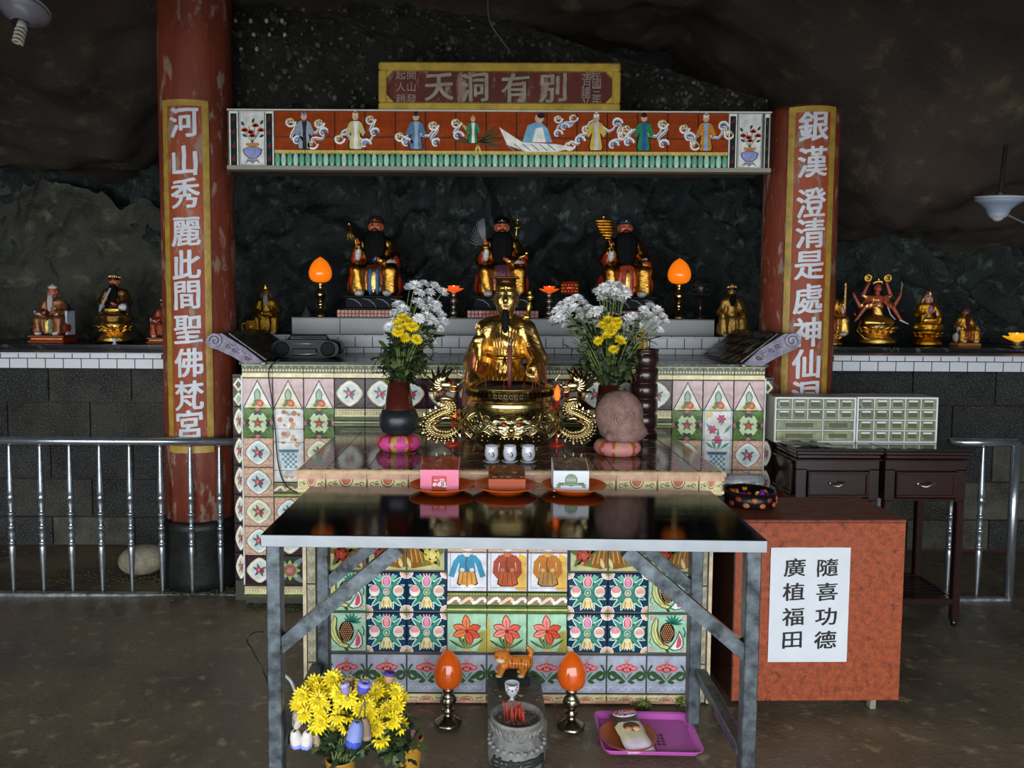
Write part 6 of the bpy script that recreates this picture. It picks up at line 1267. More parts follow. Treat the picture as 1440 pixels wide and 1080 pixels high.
YT=3.6; x=P(905,550,YT).x; h=P(905,490,YT).z-ZT; r=P(925,550,YT).x-x; pr=[(r,0),(r*1.02,.02),(r*.9,.03)]
for k in range(5):
    z0=.035+k*(h-.05)/5; z1=z0+(h-.05)/5; pr+=[(r*.88,z0),(r*.98,z0+.008),(r*1.0,(z0+z1)/2),(r*.97,z1-.01),(r*.88,z1-.003)]
pr+=[(r*.98,h-.012),(r*1.0,h-.006),(r*.96,h),(r*.85,h),(r*.84,h*.6)]
o=empty('fortune_stick_tube',(x,YT,ZT),0,'dark turned wooden tube of fortune sticks standing behind the stone fish drum','tube'); m=M(); m.lathe(pr,hx('2e1a1a'),36); m.build('turned_body',wood,o)
for k in range(11):
    a=k*2.4; rr=.045*((k%4)/4+.2); hh=h+random.uniform(.05,.1); m=M(); xx,yy=rr*math.cos(a)-.01,rr*math.sin(a); m.box(-.0065,.0065,-.0015,.0015,.2,hh,hx(random.choice(['c89a1c','b8861a','d8b038'])),.001); m.build('fortune_stick',plastic,None,(x+xx,YT+yy,ZT),(R(random.uniform(-3,3)),R(random.uniform(-3,3)),a),'yellow fortune stick in the dark wooden tube','stick','yellow fortune sticks in the wooden tube')
# flowers --------------------------------------------------------------
def head_mesh(c1,c2,r,n=18,rows=3,cup=.35):
    m=M()
    for row in range(rows):
        t=cup*.4+row*.42; l=r*(1-row*.2)
        for k in range(n-row*3):
            a=2*PI*(k+.5*(row%2))/(n-row*3)+random.uniform(-.07,.07); ca,sa=math.cos(a),math.sin(a); w=r*.13; tt=t+random.uniform(-.22,.22); ct,st_=math.cos(tt),math.sin(tt)
            def q(d,s_,z): return (ca*d*ct-sa*s_,sa*d*ct+ca*s_,d*st_+z)
            m.add([q(r*.1,-w*.4,0),q(r*.1,w*.4,0),q(l*.7,w,.0),q(l,0,-.002),q(l*.7,-w,.0),q(l*.5,0,-.003)],[(0,1,5),(1,2,5),(2,3,5),(3,4,5),(4,0,5)],c1,True)
    m.ell((0,0,r*.16),(r*.24,r*.24,r*.14),c2,8,5); return m.build('flower_head',petal,me_only=True)
WH=[head_mesh(hx('f2f3f4'),hx('dfe2cc'),.027,17,3,.3+.5*k) for k in range(3)]; YE=[head_mesh(hx('f0d518'),hx('c9b020'),.025,18,3,.2+.4*k) for k in range(3)]
YC=[head_mesh(hx('f2d91e'),hx('b5a51c'),.026,15,2,.15+.3*k) for k in range(3)]
def leaf_mesh(l,w,col):
    m=M(); pts=[]
    prof=[(0,.04),(.15,.5),(.25,.3),(.4,1),(.5,.55),(.65,.85),(.75,.4),(.88,.45),(1,0)]
    vs=[(0,0,0)]
    for t,v in prof: vs+=[(v*w*.5,t*l,-.25*l*t*t-.0),(-v*w*.5,t*l,-.25*l*t*t),(0,t*l,-.25*l*t*t+.003)]
    fs=[]
    for k in range(len(prof)-1): a=1+3*k; fs+=[(a,a+3,a+5,a+2),(a+2,a+5,a+4,a+1)]
    m.add(vs,fs,col,True); return m.build('leaf',leafm,me_only=True)
LF=[leaf_mesh(.06,.045,hx('33452a')),leaf_mesh(.075,.05,hx('2a3a26')),leaf_mesh(.05,.035,hx('5a6c34'))]
def dirq(d): return Vector(d).to_track_quat('Z','Y').to_euler()
def flower(px,py,Y,base,kind,label,group,stemcol=hx('6a7a44'),sc=1.0,leaves=4,bend=.35,lean=None):
    sc*=1.28
    tip=P(px,py,Y); bs=Vector(base); o=empty('chrysanthemum',base,0,label,'flower',group); d=tip-bs
    mid=bs+d*.5+Vector((0,0,d.z*.12))-Vector((d.x*bend*.5,d.y*bend*.5,0)); pts=[]
    for k in range(7): t=k/6; pts.append(bs*(1-t)**2+mid*2*t*(1-t)+tip*t*t-bs)
    m=M(); m.tube(pts,[.0024]*6+[.0016],stemcol,5); m.build('stem',leafm,o)
    dd=lean or ((tip-mid).normalized()+Vector((random.uniform(-.5,.5),-.55,random.uniform(.1,.8))))
    link('flower_head',random.choice(kind),o,tuple(tip-bs),dirq(dd),sc*random.uniform(.88,1.12))
    for k in range(leaves):
        t=random.uniform(.12,.85); i=min(5,int(t*6)); p=pts[i].lerp(pts[i+1],t*6-i); a=random.uniform(0,2*PI); link('leaf',random.choice(LF),o,tuple(p),(random.uniform(-.3,.9),random.uniform(-.4,.4),a),random.uniform(.6,1.15))
    FLW.setdefault(group,[]).append((o,px,py)); return o
FLW={}
random.seed(21)
Lw=[(583,403),(597,399),(612,403),(604,411),(622,412),(590,412),(576,407),(570,445),(588,424),(603,424),(595,434),(612,429),(560,430),(566,436),(553,452),(549,462),(556,440),(611,437),(619,445),(606,452),(623,452),(600,446),(615,462),(589,448),(548,470),(593,461),(577,482),(598,478),(606,481),(617,463),(563,455),(586,470)]
Ly=[(566,447),(574,452),(557,456),(580,459),(571,461),(561,463),(569,474),(586,477),(559,467)]
for i,(x_,y_) in enumerate(Lw): flower(x_,y_,YV-.06+random.uniform(-.07,.09),(vx+random.uniform(-.02,.02),YV+random.uniform(-.02,.02),vz-.05),WH,'white chrysanthemum on a thin stem in the left brown vase','white chrysanthemums in the left vase',sc=.92)
for i,(x_,y_) in enumerate(Ly): flower(x_,y_,YV-.12+random.uniform(-.03,.03),(vx+random.uniform(-.02,.02),YV+random.uniform(-.02,.02),vz-.05),YE,'yellow chrysanthemum on a thin stem in the left brown vase','yellow chrysanthemums in the left vase',sc=.9)
Rw=[(800,425),(790,430),(811,421),(820,428),(784,437),(795,438),(808,436),(818,440),(788,449),(800,446),(827,434),(837,438),(846,436),(832,446),(842,444),(816,447),(797,458),(849,405),(859,400),(868,402),(877,408),(841,412),(853,412),(865,412),(880,414),(847,420),(858,419),(871,420),(905,437),(915,431),(924,438),(931,446),(912,445),(922,450),(903,446),(889,444),(883,450),(926,466),(934,452),(900,461),(780,451)]
Ry=[(848,458),(856,452),(864,458),(858,466),(867,452),(853,474),(842,480),(871,480),(863,492),(861,461)]
for x_,y_ in Rw: flower(x_,y_,YV2-.08+random.uniform(-.08,.08),(vx2+random.uniform(-.02,.02),YV2+random.uniform(-.02,.02),vz2-.05),WH,'white chrysanthemum on a thin stem in the right brown vase','white chrysanthemums in the right vase',sc=.95,leaves=3)
for x_,y_ in Ry: flower(x_,y_,YV2-.14+random.uniform(-.03,.03),(vx2+random.uniform(-.02,.02),YV2+random.uniform(-.02,.02),vz2-.05),YE,'yellow chrysanthemum on a thin stem in the right brown vase','yellow chrysanthemums in the right vase',sc=.95,leaves=4)
def foliage(cx,Y,cz,n,rx,rz_,label,cat='foliage',name='green_foliage',col=None,seed=1):
    random.seed(seed); o=None; m=M()
    for k in range(n):
        a=random.uniform(0,2*PI); q=random.random()**.5; p=Vector((cx+rx*q*math.cos(a),Y+random.uniform(-.06,.06),cz+rz_*q*math.sin(a))); l=random.uniform(.03,.065); w=l*.55
        E_=Matrix.Translation(p)@Matrix.Rotation(random.uniform(0,2*PI),4,'Z')@Matrix.Rotation(random.uniform(-1.2,1.2),4,'X'); m.T=E_
        c=hx(random.choice(['2f3f28','3a4c2c','26331f','4c5c30','6a7436']))
        m.add([(0,0,0),(w*.5,l*.3,0),(w*.25,l*.42,.002),(w*.45,l*.7,0),(0,l,-.008),(-w*.45,l*.7,0),(-w*.25,l*.42,.002),(-w*.5,l*.3,0),(0,l*.5,.004)],[(0,1,8),(1,2,8),(2,3,8),(3,4,8),(4,5,8),(5,6,8),(6,7,8),(7,0,8)],c,True)
    m.T=Matrix.Identity(4); return m.build(name,leafm,None,None,None,label,cat,kind='stuff')
q=P(565,510,YV); foliage(q.x,YV,q.z,230,.1,.085,'dense leafy chrysanthemum foliage above the left brown vase',seed=3)
q=P(857,508,YV2); foliage(q.x,YV2,q.z,300,.12,.1,'dense leafy chrysanthemum foliage above the right brown vase',seed=5)
q=P(855,485,YV2); foliage(q.x,YV2-.02,q.z,110,.17,.12,'loose leafy sprays higher up between the right vase flowers',seed=6)
q=P(585,470,YV); foliage(q.x,YV,q.z,90,.09,.14,'loose leafy sprays higher up between the left vase flowers',seed=7)
# radio ----------------------------------------------------------------
YR=4.12; xr=P(434,490,YR).x; wr=(P(481,490,YR).x-P(388,490,YR).x); zh=P(434,475,YR).z-ZS; o=empty('portable_radio',(xr,YR,ZS),0,'black portable radio cassette player lying beside the left curled altar end','radio')
n=20; poly=[]
for k in range(28):
    a=2*PI*k/28; ca,sa=math.cos(a),math.sin(a); poly.append((wr/2*abs(ca)**.55*(1 if ca>0 else -1),zh*.47+zh*.47*abs(sa)**.6*(1 if sa>0 else -1)))
m=M(); m.prism(poly,-.09,.09,hx('0d0e10'),sm=True); m.build('case',mat('black_plastic',.32,.05,5,spec=.15),o)
for s in (-1,1):
    m=M(); m.T=Matrix.Translation((s*wr*.34,-.09,zh*.47))@Matrix.Rotation(PI/2,4,'X'); m.lathe([(zh*.36,0),(zh*.37,.004),(zh*.3,.005),(zh*.1,.003)],hx('131416'),28); m.build('speaker_grille',mat('matt_black',.6,.1),o)
m=M(); m.box(-wr*.18,wr*.18,-.1,-.088,zh*.14,zh*.5,hx('0f1114'),.004); o3=m.build('cassette_door',MC['black_plastic'],o); m=M(); m.tube([(-wr*.2,-.1,zh*.24),(0,-.104,zh*.21),(wr*.2,-.1,zh*.24)],.003,hx('b8c4cc',.6),8); m.build('chrome_strip',metal,o); m=M(); m.tube([(-wr*.17,-.096,zh*.74),(wr*.17,-.096,zh*.74)],.003,hx('a8b2ba',.6),8); m.build('dial_strip',metal,o)
m=M(); m.tube([(-wr*.3,0,zh*.9),(-wr*.27,0,zh*1.08),(wr*.27,0,zh*1.08),(wr*.3,0,zh*.9)],.008,hx('1c1d20'),8); m.build('carry_handle',plastic,o)
# ================================================================ DONATION BOX
zb=.05; A_=PZ(1029,986,zb); B_=PZ(1264,985,zb); ztd=.735
ux=(B_-A_); wd=ux.length; rz=math.atan2(ux.y,ux.x); dd=.33
o=empty('donation_box',((A_.x+B_.x)/2,(A_.y+B_.y)/2,0),rz,'waist high mottled orange red box with a white lettered sheet, right of the steel table','donation box')
oc=hx('96431f')
m=M(); m.box(-wd/2,wd/2,.012,dd,zb,ztd-.012,oc); m.build('body',terra,o)
m=M(); m.box(-wd/2,wd/2,0,.012,zb,ztd-.012,oc,.002); m.build('front_panel',terra,o)
m=M(); m.box(-wd/2-.002,wd/2+.002,-.002,dd+.002,ztd-.012,ztd,hx('7a3a28'),.003); m.build('top_panel',terra,o)
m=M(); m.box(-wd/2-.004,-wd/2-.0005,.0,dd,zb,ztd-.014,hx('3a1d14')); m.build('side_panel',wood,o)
for x,y in ((-wd/2+.05,.03),(wd/2-.09,.03),(-wd/2+.05,dd-.06),(wd/2-.09,dd-.06)): m=M(); m.box(x,x+.022,y,y+.03,0,zb,hx('8a8478'),.002); m.build('leg',stone,o)
Yp=A_.y-.002; p0=P(1086,772,A_.y); p1=P(1196,931,A_.y); cx=(A_.x+B_.x)/2; sx0=(P(1084,771,A_.y).x-cx); sx1=(P(1197,771,A_.y).x-cx); sz1=P(1140,770,A_.y).z; sz0=P(1140,931,A_.y).z
m=M(); nx,nz=8,10
vs=[];fs=[]
for j in range(nz+1):
    for i in range(nx+1): vs.append((sx0+(sx1-sx0)*i/nx,-.0035-.0012*math.sin(i*1.7+j)*math.sin(j*1.1)-.001,sz0+(sz1-sz0)*j/nz))
for j in range(nz):
    for i in range(nx): a=j*(nx+1)+i; fs.append((a,a+1,a+nx+2,a+nx+1))
m.add(vs,fs,hx('d5d9de'),True); po=m.build('lettered_sheet',paper,o)
for cxp,tx in ((1117,'廣植福田'),(1164,'隨喜功德')):
    for k,ch in enumerate(tx):
        text_obj('character',ch,.083,hx('141414'),paint,po,(P(cxp,800,A_.y).x-cx,-.006,P(cxp,(798,832,867,900)[k],A_.y).z),extrude=.0004,off=.0009,scale=(1.03,.86))
# bowl of wrapped sweets on the box
c=PZ(1058,713,ztd); zc=ztd; o=empty('sweet_bowl',(c.x,c.y+.03,zc),0,'round dark lacquer bowl of bright wrapped sweets on the near corner of the orange box','bowl')
r=.098; m=M(); m.lathe([(r*.8,0),(r*.97,.006),(r,.03),(r*.99,.062),(r*.94,.062),(r*.93,.02),(.001,.014)],hx('17110f'),40,cap=False); m.build('lacquer_bowl',plastic,o)
m=M(); random.seed(2)
for k in range(9): a=-PI*(.05+.1*k); m.ell((r*math.cos(a),r*math.sin(a),.02+.02*(k%2)),(.014,.004,.01),hx(random.choice(['b5532c','7a2f1c','a8683c'])),8,5,rot=Matrix.Rotation(a+PI/2,3,'Z'))
m.build('painted_flower',paint,o,kind='stuff')
for k in range(26):
    a=random.uniform(0,2*PI); q=r*.78*random.random()**.5; m=M(); cc=hx(random.choice(['d87018','e8a030','c83a1c','b02aa8','8a2ab8','e05a2a','e8c060'])); m.ell((0,0,0),(.013,.008,.007),cc,8,5); m.lathe([(.003,0),(.009,.012)],cc,6,c=(0,0,0)); 
    m.build('sweet',fabric,None,(c.x+q*math.cos(a),c.y+.03+q*math.sin(a),zc+.024+random.uniform(0,.034)),(random.uniform(0,3),random.uniform(0,3),a),'small bright wrapped sweet in the dark lacquer bowl','sweet','wrapped sweets in the lacquer bowl')
m=M(); m.lathe([(r*.96,.0),(r*.97,.02),(r*.9,.035),(.001,.04)],hx('d8dce0'),32,cap=False); l=m.build('bowl_lid',clearp,None,(c.x-.005,c.y+.13,zc+.062),(R(-16),0,0),'clear plastic lid tilted behind the bowl of sweets','lid')
# desks ---------------------------------------------------------------
YK=3.56; zk=.856; wdc=hx('2a1715')
def desk(px0,px1,label,kind):
    x0=P(px0,640,YK).x; x1=P(px1,640,YK).x; w=x1-x0; D=.36; o=empty('side_cabinet',((x0+x1)/2,YK,0),0,label,'cabinet'); a=-w/2; b=w/2
    m=M(); m.box(a-.012,b+.012,-.02,D+.012,zk-.03,zk-.012,wdc,.005); m.box(a-.004,b+.004,-.008,D+.004,zk-.05,zk-.03,wdc,.005); m.box(a-.008,b+.008,-.012,D+.008,zk-.06,zk-.052,wdc,.003); m.build('moulded_top',wood,o)
    m=M(); m.box(a-.012,b+.012,-.02,D+.012,zk-.012,zk,hx('1b1f20'),.002); m.build('glass_sheet',mat('dark_glass',.04,.05,4,coat=.4),o)
    m=M(); m.box(a+.0,b-.0,.0,D,zk-.06-.045,zk-.06,wdc); m.box(a,a+.045,0,D,zk-.24,zk-.1,wdc); m.box(b-.045,b,0,D,zk-.24,zk-.1,wdc); m.box(a+.04,b-.04,.03,D,zk-.24,zk-.1,wdc); m.box(a,b,0,D,zk-.25,zk-.238,wdc,.003); m.build('carcass',wood,o)
    m=M(); fa,fb,z0,z1=a+.05,b-.05,zk-.232,zk-.11; m.box(fa,fb,-.004,.03,z0,z1,wdc,.003)
    for q in ((fa,fb,z1-.012,z1),(fa,fb,z0,z0+.012)): m.box(q[0],q[1],-.012,-.002,q[2],q[3],hx('3a211d'),.004)
    for q in ((fa,fa+.012),(fb-.012,fb)): m.box(q[0],q[1],-.012,-.002,z0+.01,z1-.01,hx('3a211d'),.004)
    dr=m.build('drawer',wood,o)
    m=M(); zc=(z0+z1)/2+.004; n=9; pts=[(-.038+.076*k/(n-1),-.014-.016*math.sin(PI*k/(n-1)),zc-.006*math.sin(2*PI*k/(n-1))-.004*math.sin(PI*k/(n-1))) for k in range(n)]; m.tube(pts,[.003,.004,.006,.005,.004,.005,.006,.004,.003],hx('b9b2a0',.9),8)
    for s in (-1,1): m.ell((s*.038,-.008,zc),(.007,.005,.009),hx('b9b2a0',.9),10,6)
    m.build('handle',metal,dr)
    for x in (a,b-.035):
        for y in (0,D-.035):
            m=M(); m.box(x,x+.035,y,y+.035,0.03,zk-.25,wdc,.004); m.lathe([(.012,0),(.016,.03)],hx('1a1010'),10,c=(x+.0175,y+.0175,0)); m.build('leg',wood,o)
    z=.125; m=M(); m.box(a+.03,b-.03,.004,.03,z-.02,z+.012,wdc,.003); m.box(a+.03,b-.03,D-.03,D-.004,z-.02,z+.012,wdc,.003); m.box(a+.004,a+.03,.03,D-.03,z-.02,z+.012,wdc,.003); m.box(b-.03,b-.004,.03,D-.03,z-.02,z+.012,wdc,.003); m.build('shelf_frame',wood,o)
    for k in range(7): m=M(); y=.035+k*(D-.07)/7; m.box(a+.03,b-.03,y,y+.026,z,z+.01,wdc,.002); m.build('shelf_slat',wood,o)
    if kind==1:
        m=M(); m.box(a+.12,a+.15,.2,.24,.13,zk-.25,wdc,.003); m.build('inner_post',wood,o)
    else:
        m=M(); m.box(a-.003,a+.0,.04,D-.04,zk-.22,zk-.085,hx('3a211d')); 
        for q in ((.03,.045),(D-.045,D-.03)): m.box(a-.01,a-.001,q[0],q[1],zk-.235,zk-.07,hx('3a211d'),.003)
        for q in ((zk-.235,zk-.22),(zk-.085,zk-.07)): m.box(a-.01,a-.001,.03,D-.03,q[0],q[1],hx('3a211d'),.003)
        m.build('side_panel',wood,o)
    if kind==1:
        m=M(); m.box(a+.04,a+.105,.19,.196,.15,zk-.27,hx('7d868a',.3)); m.build('glass_pane',mat('frosted_glass',.12,.15,9,alpha=1,coat=.3),o)
    return o
desk(1121,1237,'dark lacquered cabinet with one drawer, nearer the altar, under the wide drawer unit',0)
desk(1246,1360,'dark lacquered cabinet with one drawer and open slatted shelf, at the right',1)
# drawer units ---------------------------------------------------------
YU=3.70
def unit(px0,px1,label,layout):
    x0=P(px0,590,YU).x; x1=P(px1,590,YU).x; w=x1-x0; z0=zk+.0005; zt=P((px0+px1)/2,558.5,YU).z; h=zt-z0; o=empty('drawer_unit',((x0+x1)/2,YU,z0),0,label,'drawer unit'); a=-w/2
    m=M(); c=hx('9a968a'); m.box(a,w/2,.006,.15,0,h,c,.003); m.build('case',mat('grey_plastic',.4,.08,6),o)
    t=.008; m=M(); fr=hx('e2e5e4'); m.box(a,w/2,-.004,.008,0,t,fr,.001); m.box(a,w/2,-.004,.008,h-t,h,fr,.001); m.box(a,a+t,-.004,.008,t,h-t,fr,.001); m.box(w/2-t,w/2,-.004,.008,t,h-t,fr,.001)
    rows=4; rh=(h-2*t)/rows
    for r_ in range(1,rows): m.box(a+t,w/2-t,-.004,.006,t+r_*rh-.002,t+r_*rh+.002,fr)
    for r_ in range(rows):
        cuts=layout[r_]; 
        for q in cuts[1:-1]: xx=a+t+(w-2*t)*q; m.box(xx-.002,xx+.002,-.004,.006,t+(rows-1-r_)*rh,t+(rows-r_)*rh,fr)
    m.build('front_frame',plastic,o)
    for r_ in range(rows):
        cuts=layout[r_]; zz=t+(rows-1-r_)*rh+.004; hh=rh-.008
        for q0,q1 in zip(cuts,cuts[1:]):
            xa=a+t+(w-2*t)*q0+.004; xb=a+t+(w-2*t)*q1-.004; m=M(); cc=hx(random.choice(['8a8f6a','7a8060','95996f','6f7558'])); m.box(xa,xb,-.002,.006,zz,zz+hh,cc,.0015); d=m.build('drawer',mat('olive_clear_plastic',.15,.35,30,coat=.5,dirt=hx('c9ccb0'),dirt_s=25,dirt_t=.6),o)
            m=M(); wq=(xb-xa); m.box(xa+wq*.2,xb-wq*.2,-.0065,-.002,zz+hh*.25,zz+hh*.7,hx('5b6048'),.001); m.build('pull',plastic,d)
            m=M(); m.box(xa+wq*.14,xb-wq*.22,-.008,-.004,zz+hh*.74,zz+hh*.93,hx('dfe2dc')); m.build('label_slip',paper,d) if wq<.09 else None
F5=[0,.2,.4,.6,.8,1]
unit(1089,1203,'grey plastic drawer unit with two wide drawers rows below ten small ones, nearer the altar',[F5,F5,[0,.6,1],[0,.6,1]])
unit(1204.5,1318,'grey plastic drawer unit with twenty equal small drawers, on the right cabinet',[F5]*4)
q=P(1140,617,3.6); m=M(); random.seed(11)
vs=[];fs=[]
for j in range(7):
    for i in range(9): vs.append((-.1+.2*i/8+.02*math.sin(j),-.05+.1*j/6,.006+.012*random.random()*(1 if 0<i<8 else .2)))
for j in range(6):
    for i in range(8): a=j*9+i; fs.append((a,a+1,a+10,a+9))
m.add(vs,fs,hx('b9bcc0'),True); m.build('plastic_bag',mat('clear_bag',.15,.05,5,trans=.45,rvar=.05),None,(q.x-.02,3.62,zk+.001),(0,0,.1),'crumpled clear plastic bag lying on the left dark cabinet before the drawer unit','bag')
# fences ----------------------------------------------------------------
st=hx('b4bcc2',.85); PR=[(.007,0),(.008,.02),(.016,.2),(.0165,.235),(.013,.245),(.018,.25),(.018,.256),(.011,.262),(.0145,.28),(.017,.3),(.012,.325),(.018,.33),(.018,.336),(.012,.342),(.0105,.355),(.017,.375),(.012,.395),(.018,.4),(.018,.406),(.012,.41),(.0105,.42),(.016,.45),(.012,.475),(.018,.48),(.018,.488),(.013,.495),(.0165,.5),(.016,.52),(.008,.735),(.007,.76)]
YFn=3.93
def fence(x0,x1,bal,label,posts,rails=True):
    o=empty('railing',((x0+x1)/2,YFn,0),0,label,'railing'); cx=(x0+x1)/2
    zr=P(100,620,YFn).z if x0<0 else P(1400,622,YFn).z; zb=P(100,836,YFn).z; 
    m=M(); m.tube([(x0-cx,0,zr),(x1-cx,0,zr)],.021,st,16); m.build('top_rail',metal,o)
    m=M(); m.box(x0-cx,x1-cx,-.022,.022,zb-.02,zb+.012,hx('9aa0a0',.6),.004); m.build('base_rail',galv,o); k=(zr-zb-.02)/.76; me=None
    for b in bal:
        if me is None: m=M(); m.lathe([(r,z*k) for r,z in PR],st,16); me=m.build('baluster',metal,me_only=True)
        link('baluster',me,o,(P(b,730,YFn).x-cx,0,zb+.01))
    for b in posts: m=M(); m.tube([(P(b,700,YFn).x-cx,0,0.0),(P(b,700,YFn).x-cx,0,zr+.005)],.022 if x0>0 else .012,st,16); m.build('post',metal,o)
    m=M(); m.box(x0-cx,x1-cx,-.06,.06,-.02,zb-.02,hx('4d4a3e'),.01); m.build('curb',stone,o); return o
xw=P(340,700,YFn).x
fence(-3.2,xw,[-26,16,59,100,142,184,227,269,310],'long polished steel railing with turned balusters left of the tiled altar',[341])
fence(P(1332,700,YFn).x,P(1425,700,YFn).x,[1336,1378],'short polished steel railing with thick end post at the far right',[1425])
f=Fig(); f.e((0,0,.08),(.13,.1,.075),hx('8f8672'),.04); f.e((-.04,0,.07),(.1,.09,.07),hx('8f8672'),.04); f.e((.04,.0,.1),(.09,.08,.06),hx('8f8672'),.03); 
q=P(205,815,4.22); o=link('stone_block',f.mesh('stone_block',stone,.012,floor=.0),None,(q.x,4.22,0.005)); tag(o,'pale rounded stone block lying on the floor behind the left railing','stone')
# ================================================================ UNDER THE TABLE
def pot(px,pyr,Y,r,label,lean=0):
    c=P(px,pyr,Y); o=empty('ribbed_pot',(c.x,Y,0),0,label,'pot'); H=c.z; pr=[(r*.72,0)]
    for k in range(9): z=H*(.02+.9*k/9); pr+=[(r*(.72+.25*k/9),z),(r*(.76+.25*k/9),z+H*.05)]
    pr+=[(r,H*.95),(r*1.03,H*.97),(r*1.03,H),(r*.94,H),(r*.9,H*.6)]; m=M(); m.lathe(pr,hx('b0802e'),32,cap=False); m.build('ribbed_body',plastic,o)
    m=M(); m.lathe([(.001,H*.8),(r*.93,H*.8)],hx('2a2018'),20,cap=False); m.build('soil',ash,o); return o,c
pt1,c1=pot(479,1064,2.28,.046,'ochre ribbed pot holding the mass of yellow chrysanthemums under the table')
pt2,c2=pot(576,1034,2.42,.045,'ochre ribbed pot with crumpled red film, right of the yellow flowers')
m=M(); random.seed(6)
for k in range(26): a=random.uniform(0,2*PI); q=random.random()*.03; m.add([(q*math.cos(a),q*math.sin(a),-.02),(q*math.cos(a)+.02,q*math.sin(a),random.uniform(-.01,.02)),(q*math.cos(a)+.004,q*math.sin(a)+.016,random.uniform(-.01,.03))],[(0,1,2)],hx(random.choice(['8a1f3a','b03a5a','6a1830','c9a0b0'])))
m.build('crumpled_film',plastic,None,(c2.x,2.42,c2.z-.004),None,'crumpled dark red film stuffed in the right ribbed pot','film',kind='stuff')
random.seed(33)
FY=[(443,962),(436,972),(425,978),(431,988),(420,990),(449,970),(458,968),(447,984),(440,1000),(428,1005),(452,995),(462,985),(470,966),(476,975),(484,968),(468,998),(460,1008),(452,1015),(445,1020),(480,990),(489,982),(474,1008),(487,1003),(493,993),(500,985),(497,1000),(507,997),(505,1010),(512,978),(500,1022),(474,1022),(488,1020),(515,990),(522,982),(530,972),(537,962),(545,968),(527,995),(537,985),(548,980),(543,998),(552,1004),(558,992),(563,980),(532,1012),(541,1020),(553,1012),(540,1032),(520,1002),(528,1022),(563,1020),(562,984),(546,960),(556,972),(510,965),(492,962),(537,1038),(520,1008),(468,955)]
for i,(x_,y_) in enumerate(FY):
    Y=2.24+random.uniform(-.08,.08)+(.06 if x_>520 else 0)
    flower(x_,y_,Y,(c1.x+random.uniform(-.02,.02),2.28+random.uniform(-.02,.02),c1.z-.03),YC,'bright yellow chrysanthemum in the ochre pot under the table','yellow chrysanthemums in the ochre pot',sc=.95,leaves=2,lean=Vector((random.uniform(-.5,.5),-1,random.uniform(.3,.9))))
foliage(c1.x+.03,2.3,c1.z+.07,150,.12,.07,'dark leaves under the yellow chrysanthemums in the ochre pot',seed=9)
q=P(565,1040,2.3); foliage(q.x,2.3,q.z,70,.035,.09,'drooping green leaves hanging over the right ribbed pot',seed=10)
q=P(549,1020,2.3); foliage(q.x,2.3,q.z,40,.03,.06,'green leaves drooping between the two ribbed pots',seed=14)
def tulip(px,py,Y,c0,c1_,label,up,r=.02,l=.05,grp=None):
    r*=1.15; l*=1.1
    p=P(px,py,Y); o=empty('cloth_tulip',tuple(p),0,label,'artificial flower',grp); o.rotation_euler=(R(180 if up<0 else 0)+random.uniform(-.2,.2),random.uniform(-.25,.25),0)
    m=M()
    for k in range(6):
        a=2*PI*k/6; ca,sa=math.cos(a),math.sin(a); m.ell((r*.45*ca,r*.45*sa,l*.1),(r*.55,r*.3,l*.5),c0,8,8,rot=Matrix.Rotation(a+PI/2,3,'Z')@Matrix.Rotation(.12,3,'X')); 
        m.ell((r*.52*ca,r*.52*sa,l*.42),(r*.5,r*.3,l*.2),c1_,8,6,rot=Matrix.Rotation(a+PI/2,3,'Z'))
    m.build('petals',fabric,o)
    m=M(); m.tube([(0,0,-l*.35),(.003,.004,-l*.8),(.01,.02,-l*1.3)],.0025,hx('6a6a3c'),6); m.build('stem',leafm,o); return o
wl=hx('d8d2cc'); bl_=hx('6f7fd0'); bg_=hx('b09a80')
tulip(416,1036,2.2,wl,hx('8f9ae0'),'wilted white tulip with blue tips, lowest at far left of the yellow flowers',-1,.021,.05)
tulip(432,1037,2.2,wl,hx('8f9ae0'),'wilted white tulip with blue tips beside the lowest left one',-1,.021,.05)
tulip(418,1015,2.2,hx('c9b8b0'),hx('a89a90'),'pale pinkish closed tulip at the left edge of the yellow flowers',1,.018,.05)
tulip(443,1034,2.22,bg_,hx('8a7a60'),'shrivelled brown tulip hanging beside two white ones',-1,.013,.05)
tulip(500,1028,2.12,hx('7f8fc8'),hx('3c52b8'),'blue cloth flower hanging in front of the yellow flowers',-1,.026,.065)
tulip(514,1021,2.14,hx('8a7460'),hx('a08a70'),'dried brown tulip right of the hanging blue flower',-1,.018,.06)
tulip(511,968,2.14,hx('4a4ab0'),hx('8f8fe0'),'blue purple cloth flower on top of the yellow flowers',1,.022,.03)
tulip(486,970,2.16,hx('8a80b0'),hx('b0a8d0'),'small faded lilac cloth flower left of the blue one',1,.016,.03)
tulip(494,962,2.2,hx('7a5a44'),hx('9a8468'),'dried brown bud standing above the yellow flowers',1,.012,.04)
tulip(547,954,2.2,hx('b08a60'),hx('4a3c8a'),'tan bud with purple tip above the yellow flowers, right',1,.019,.03)
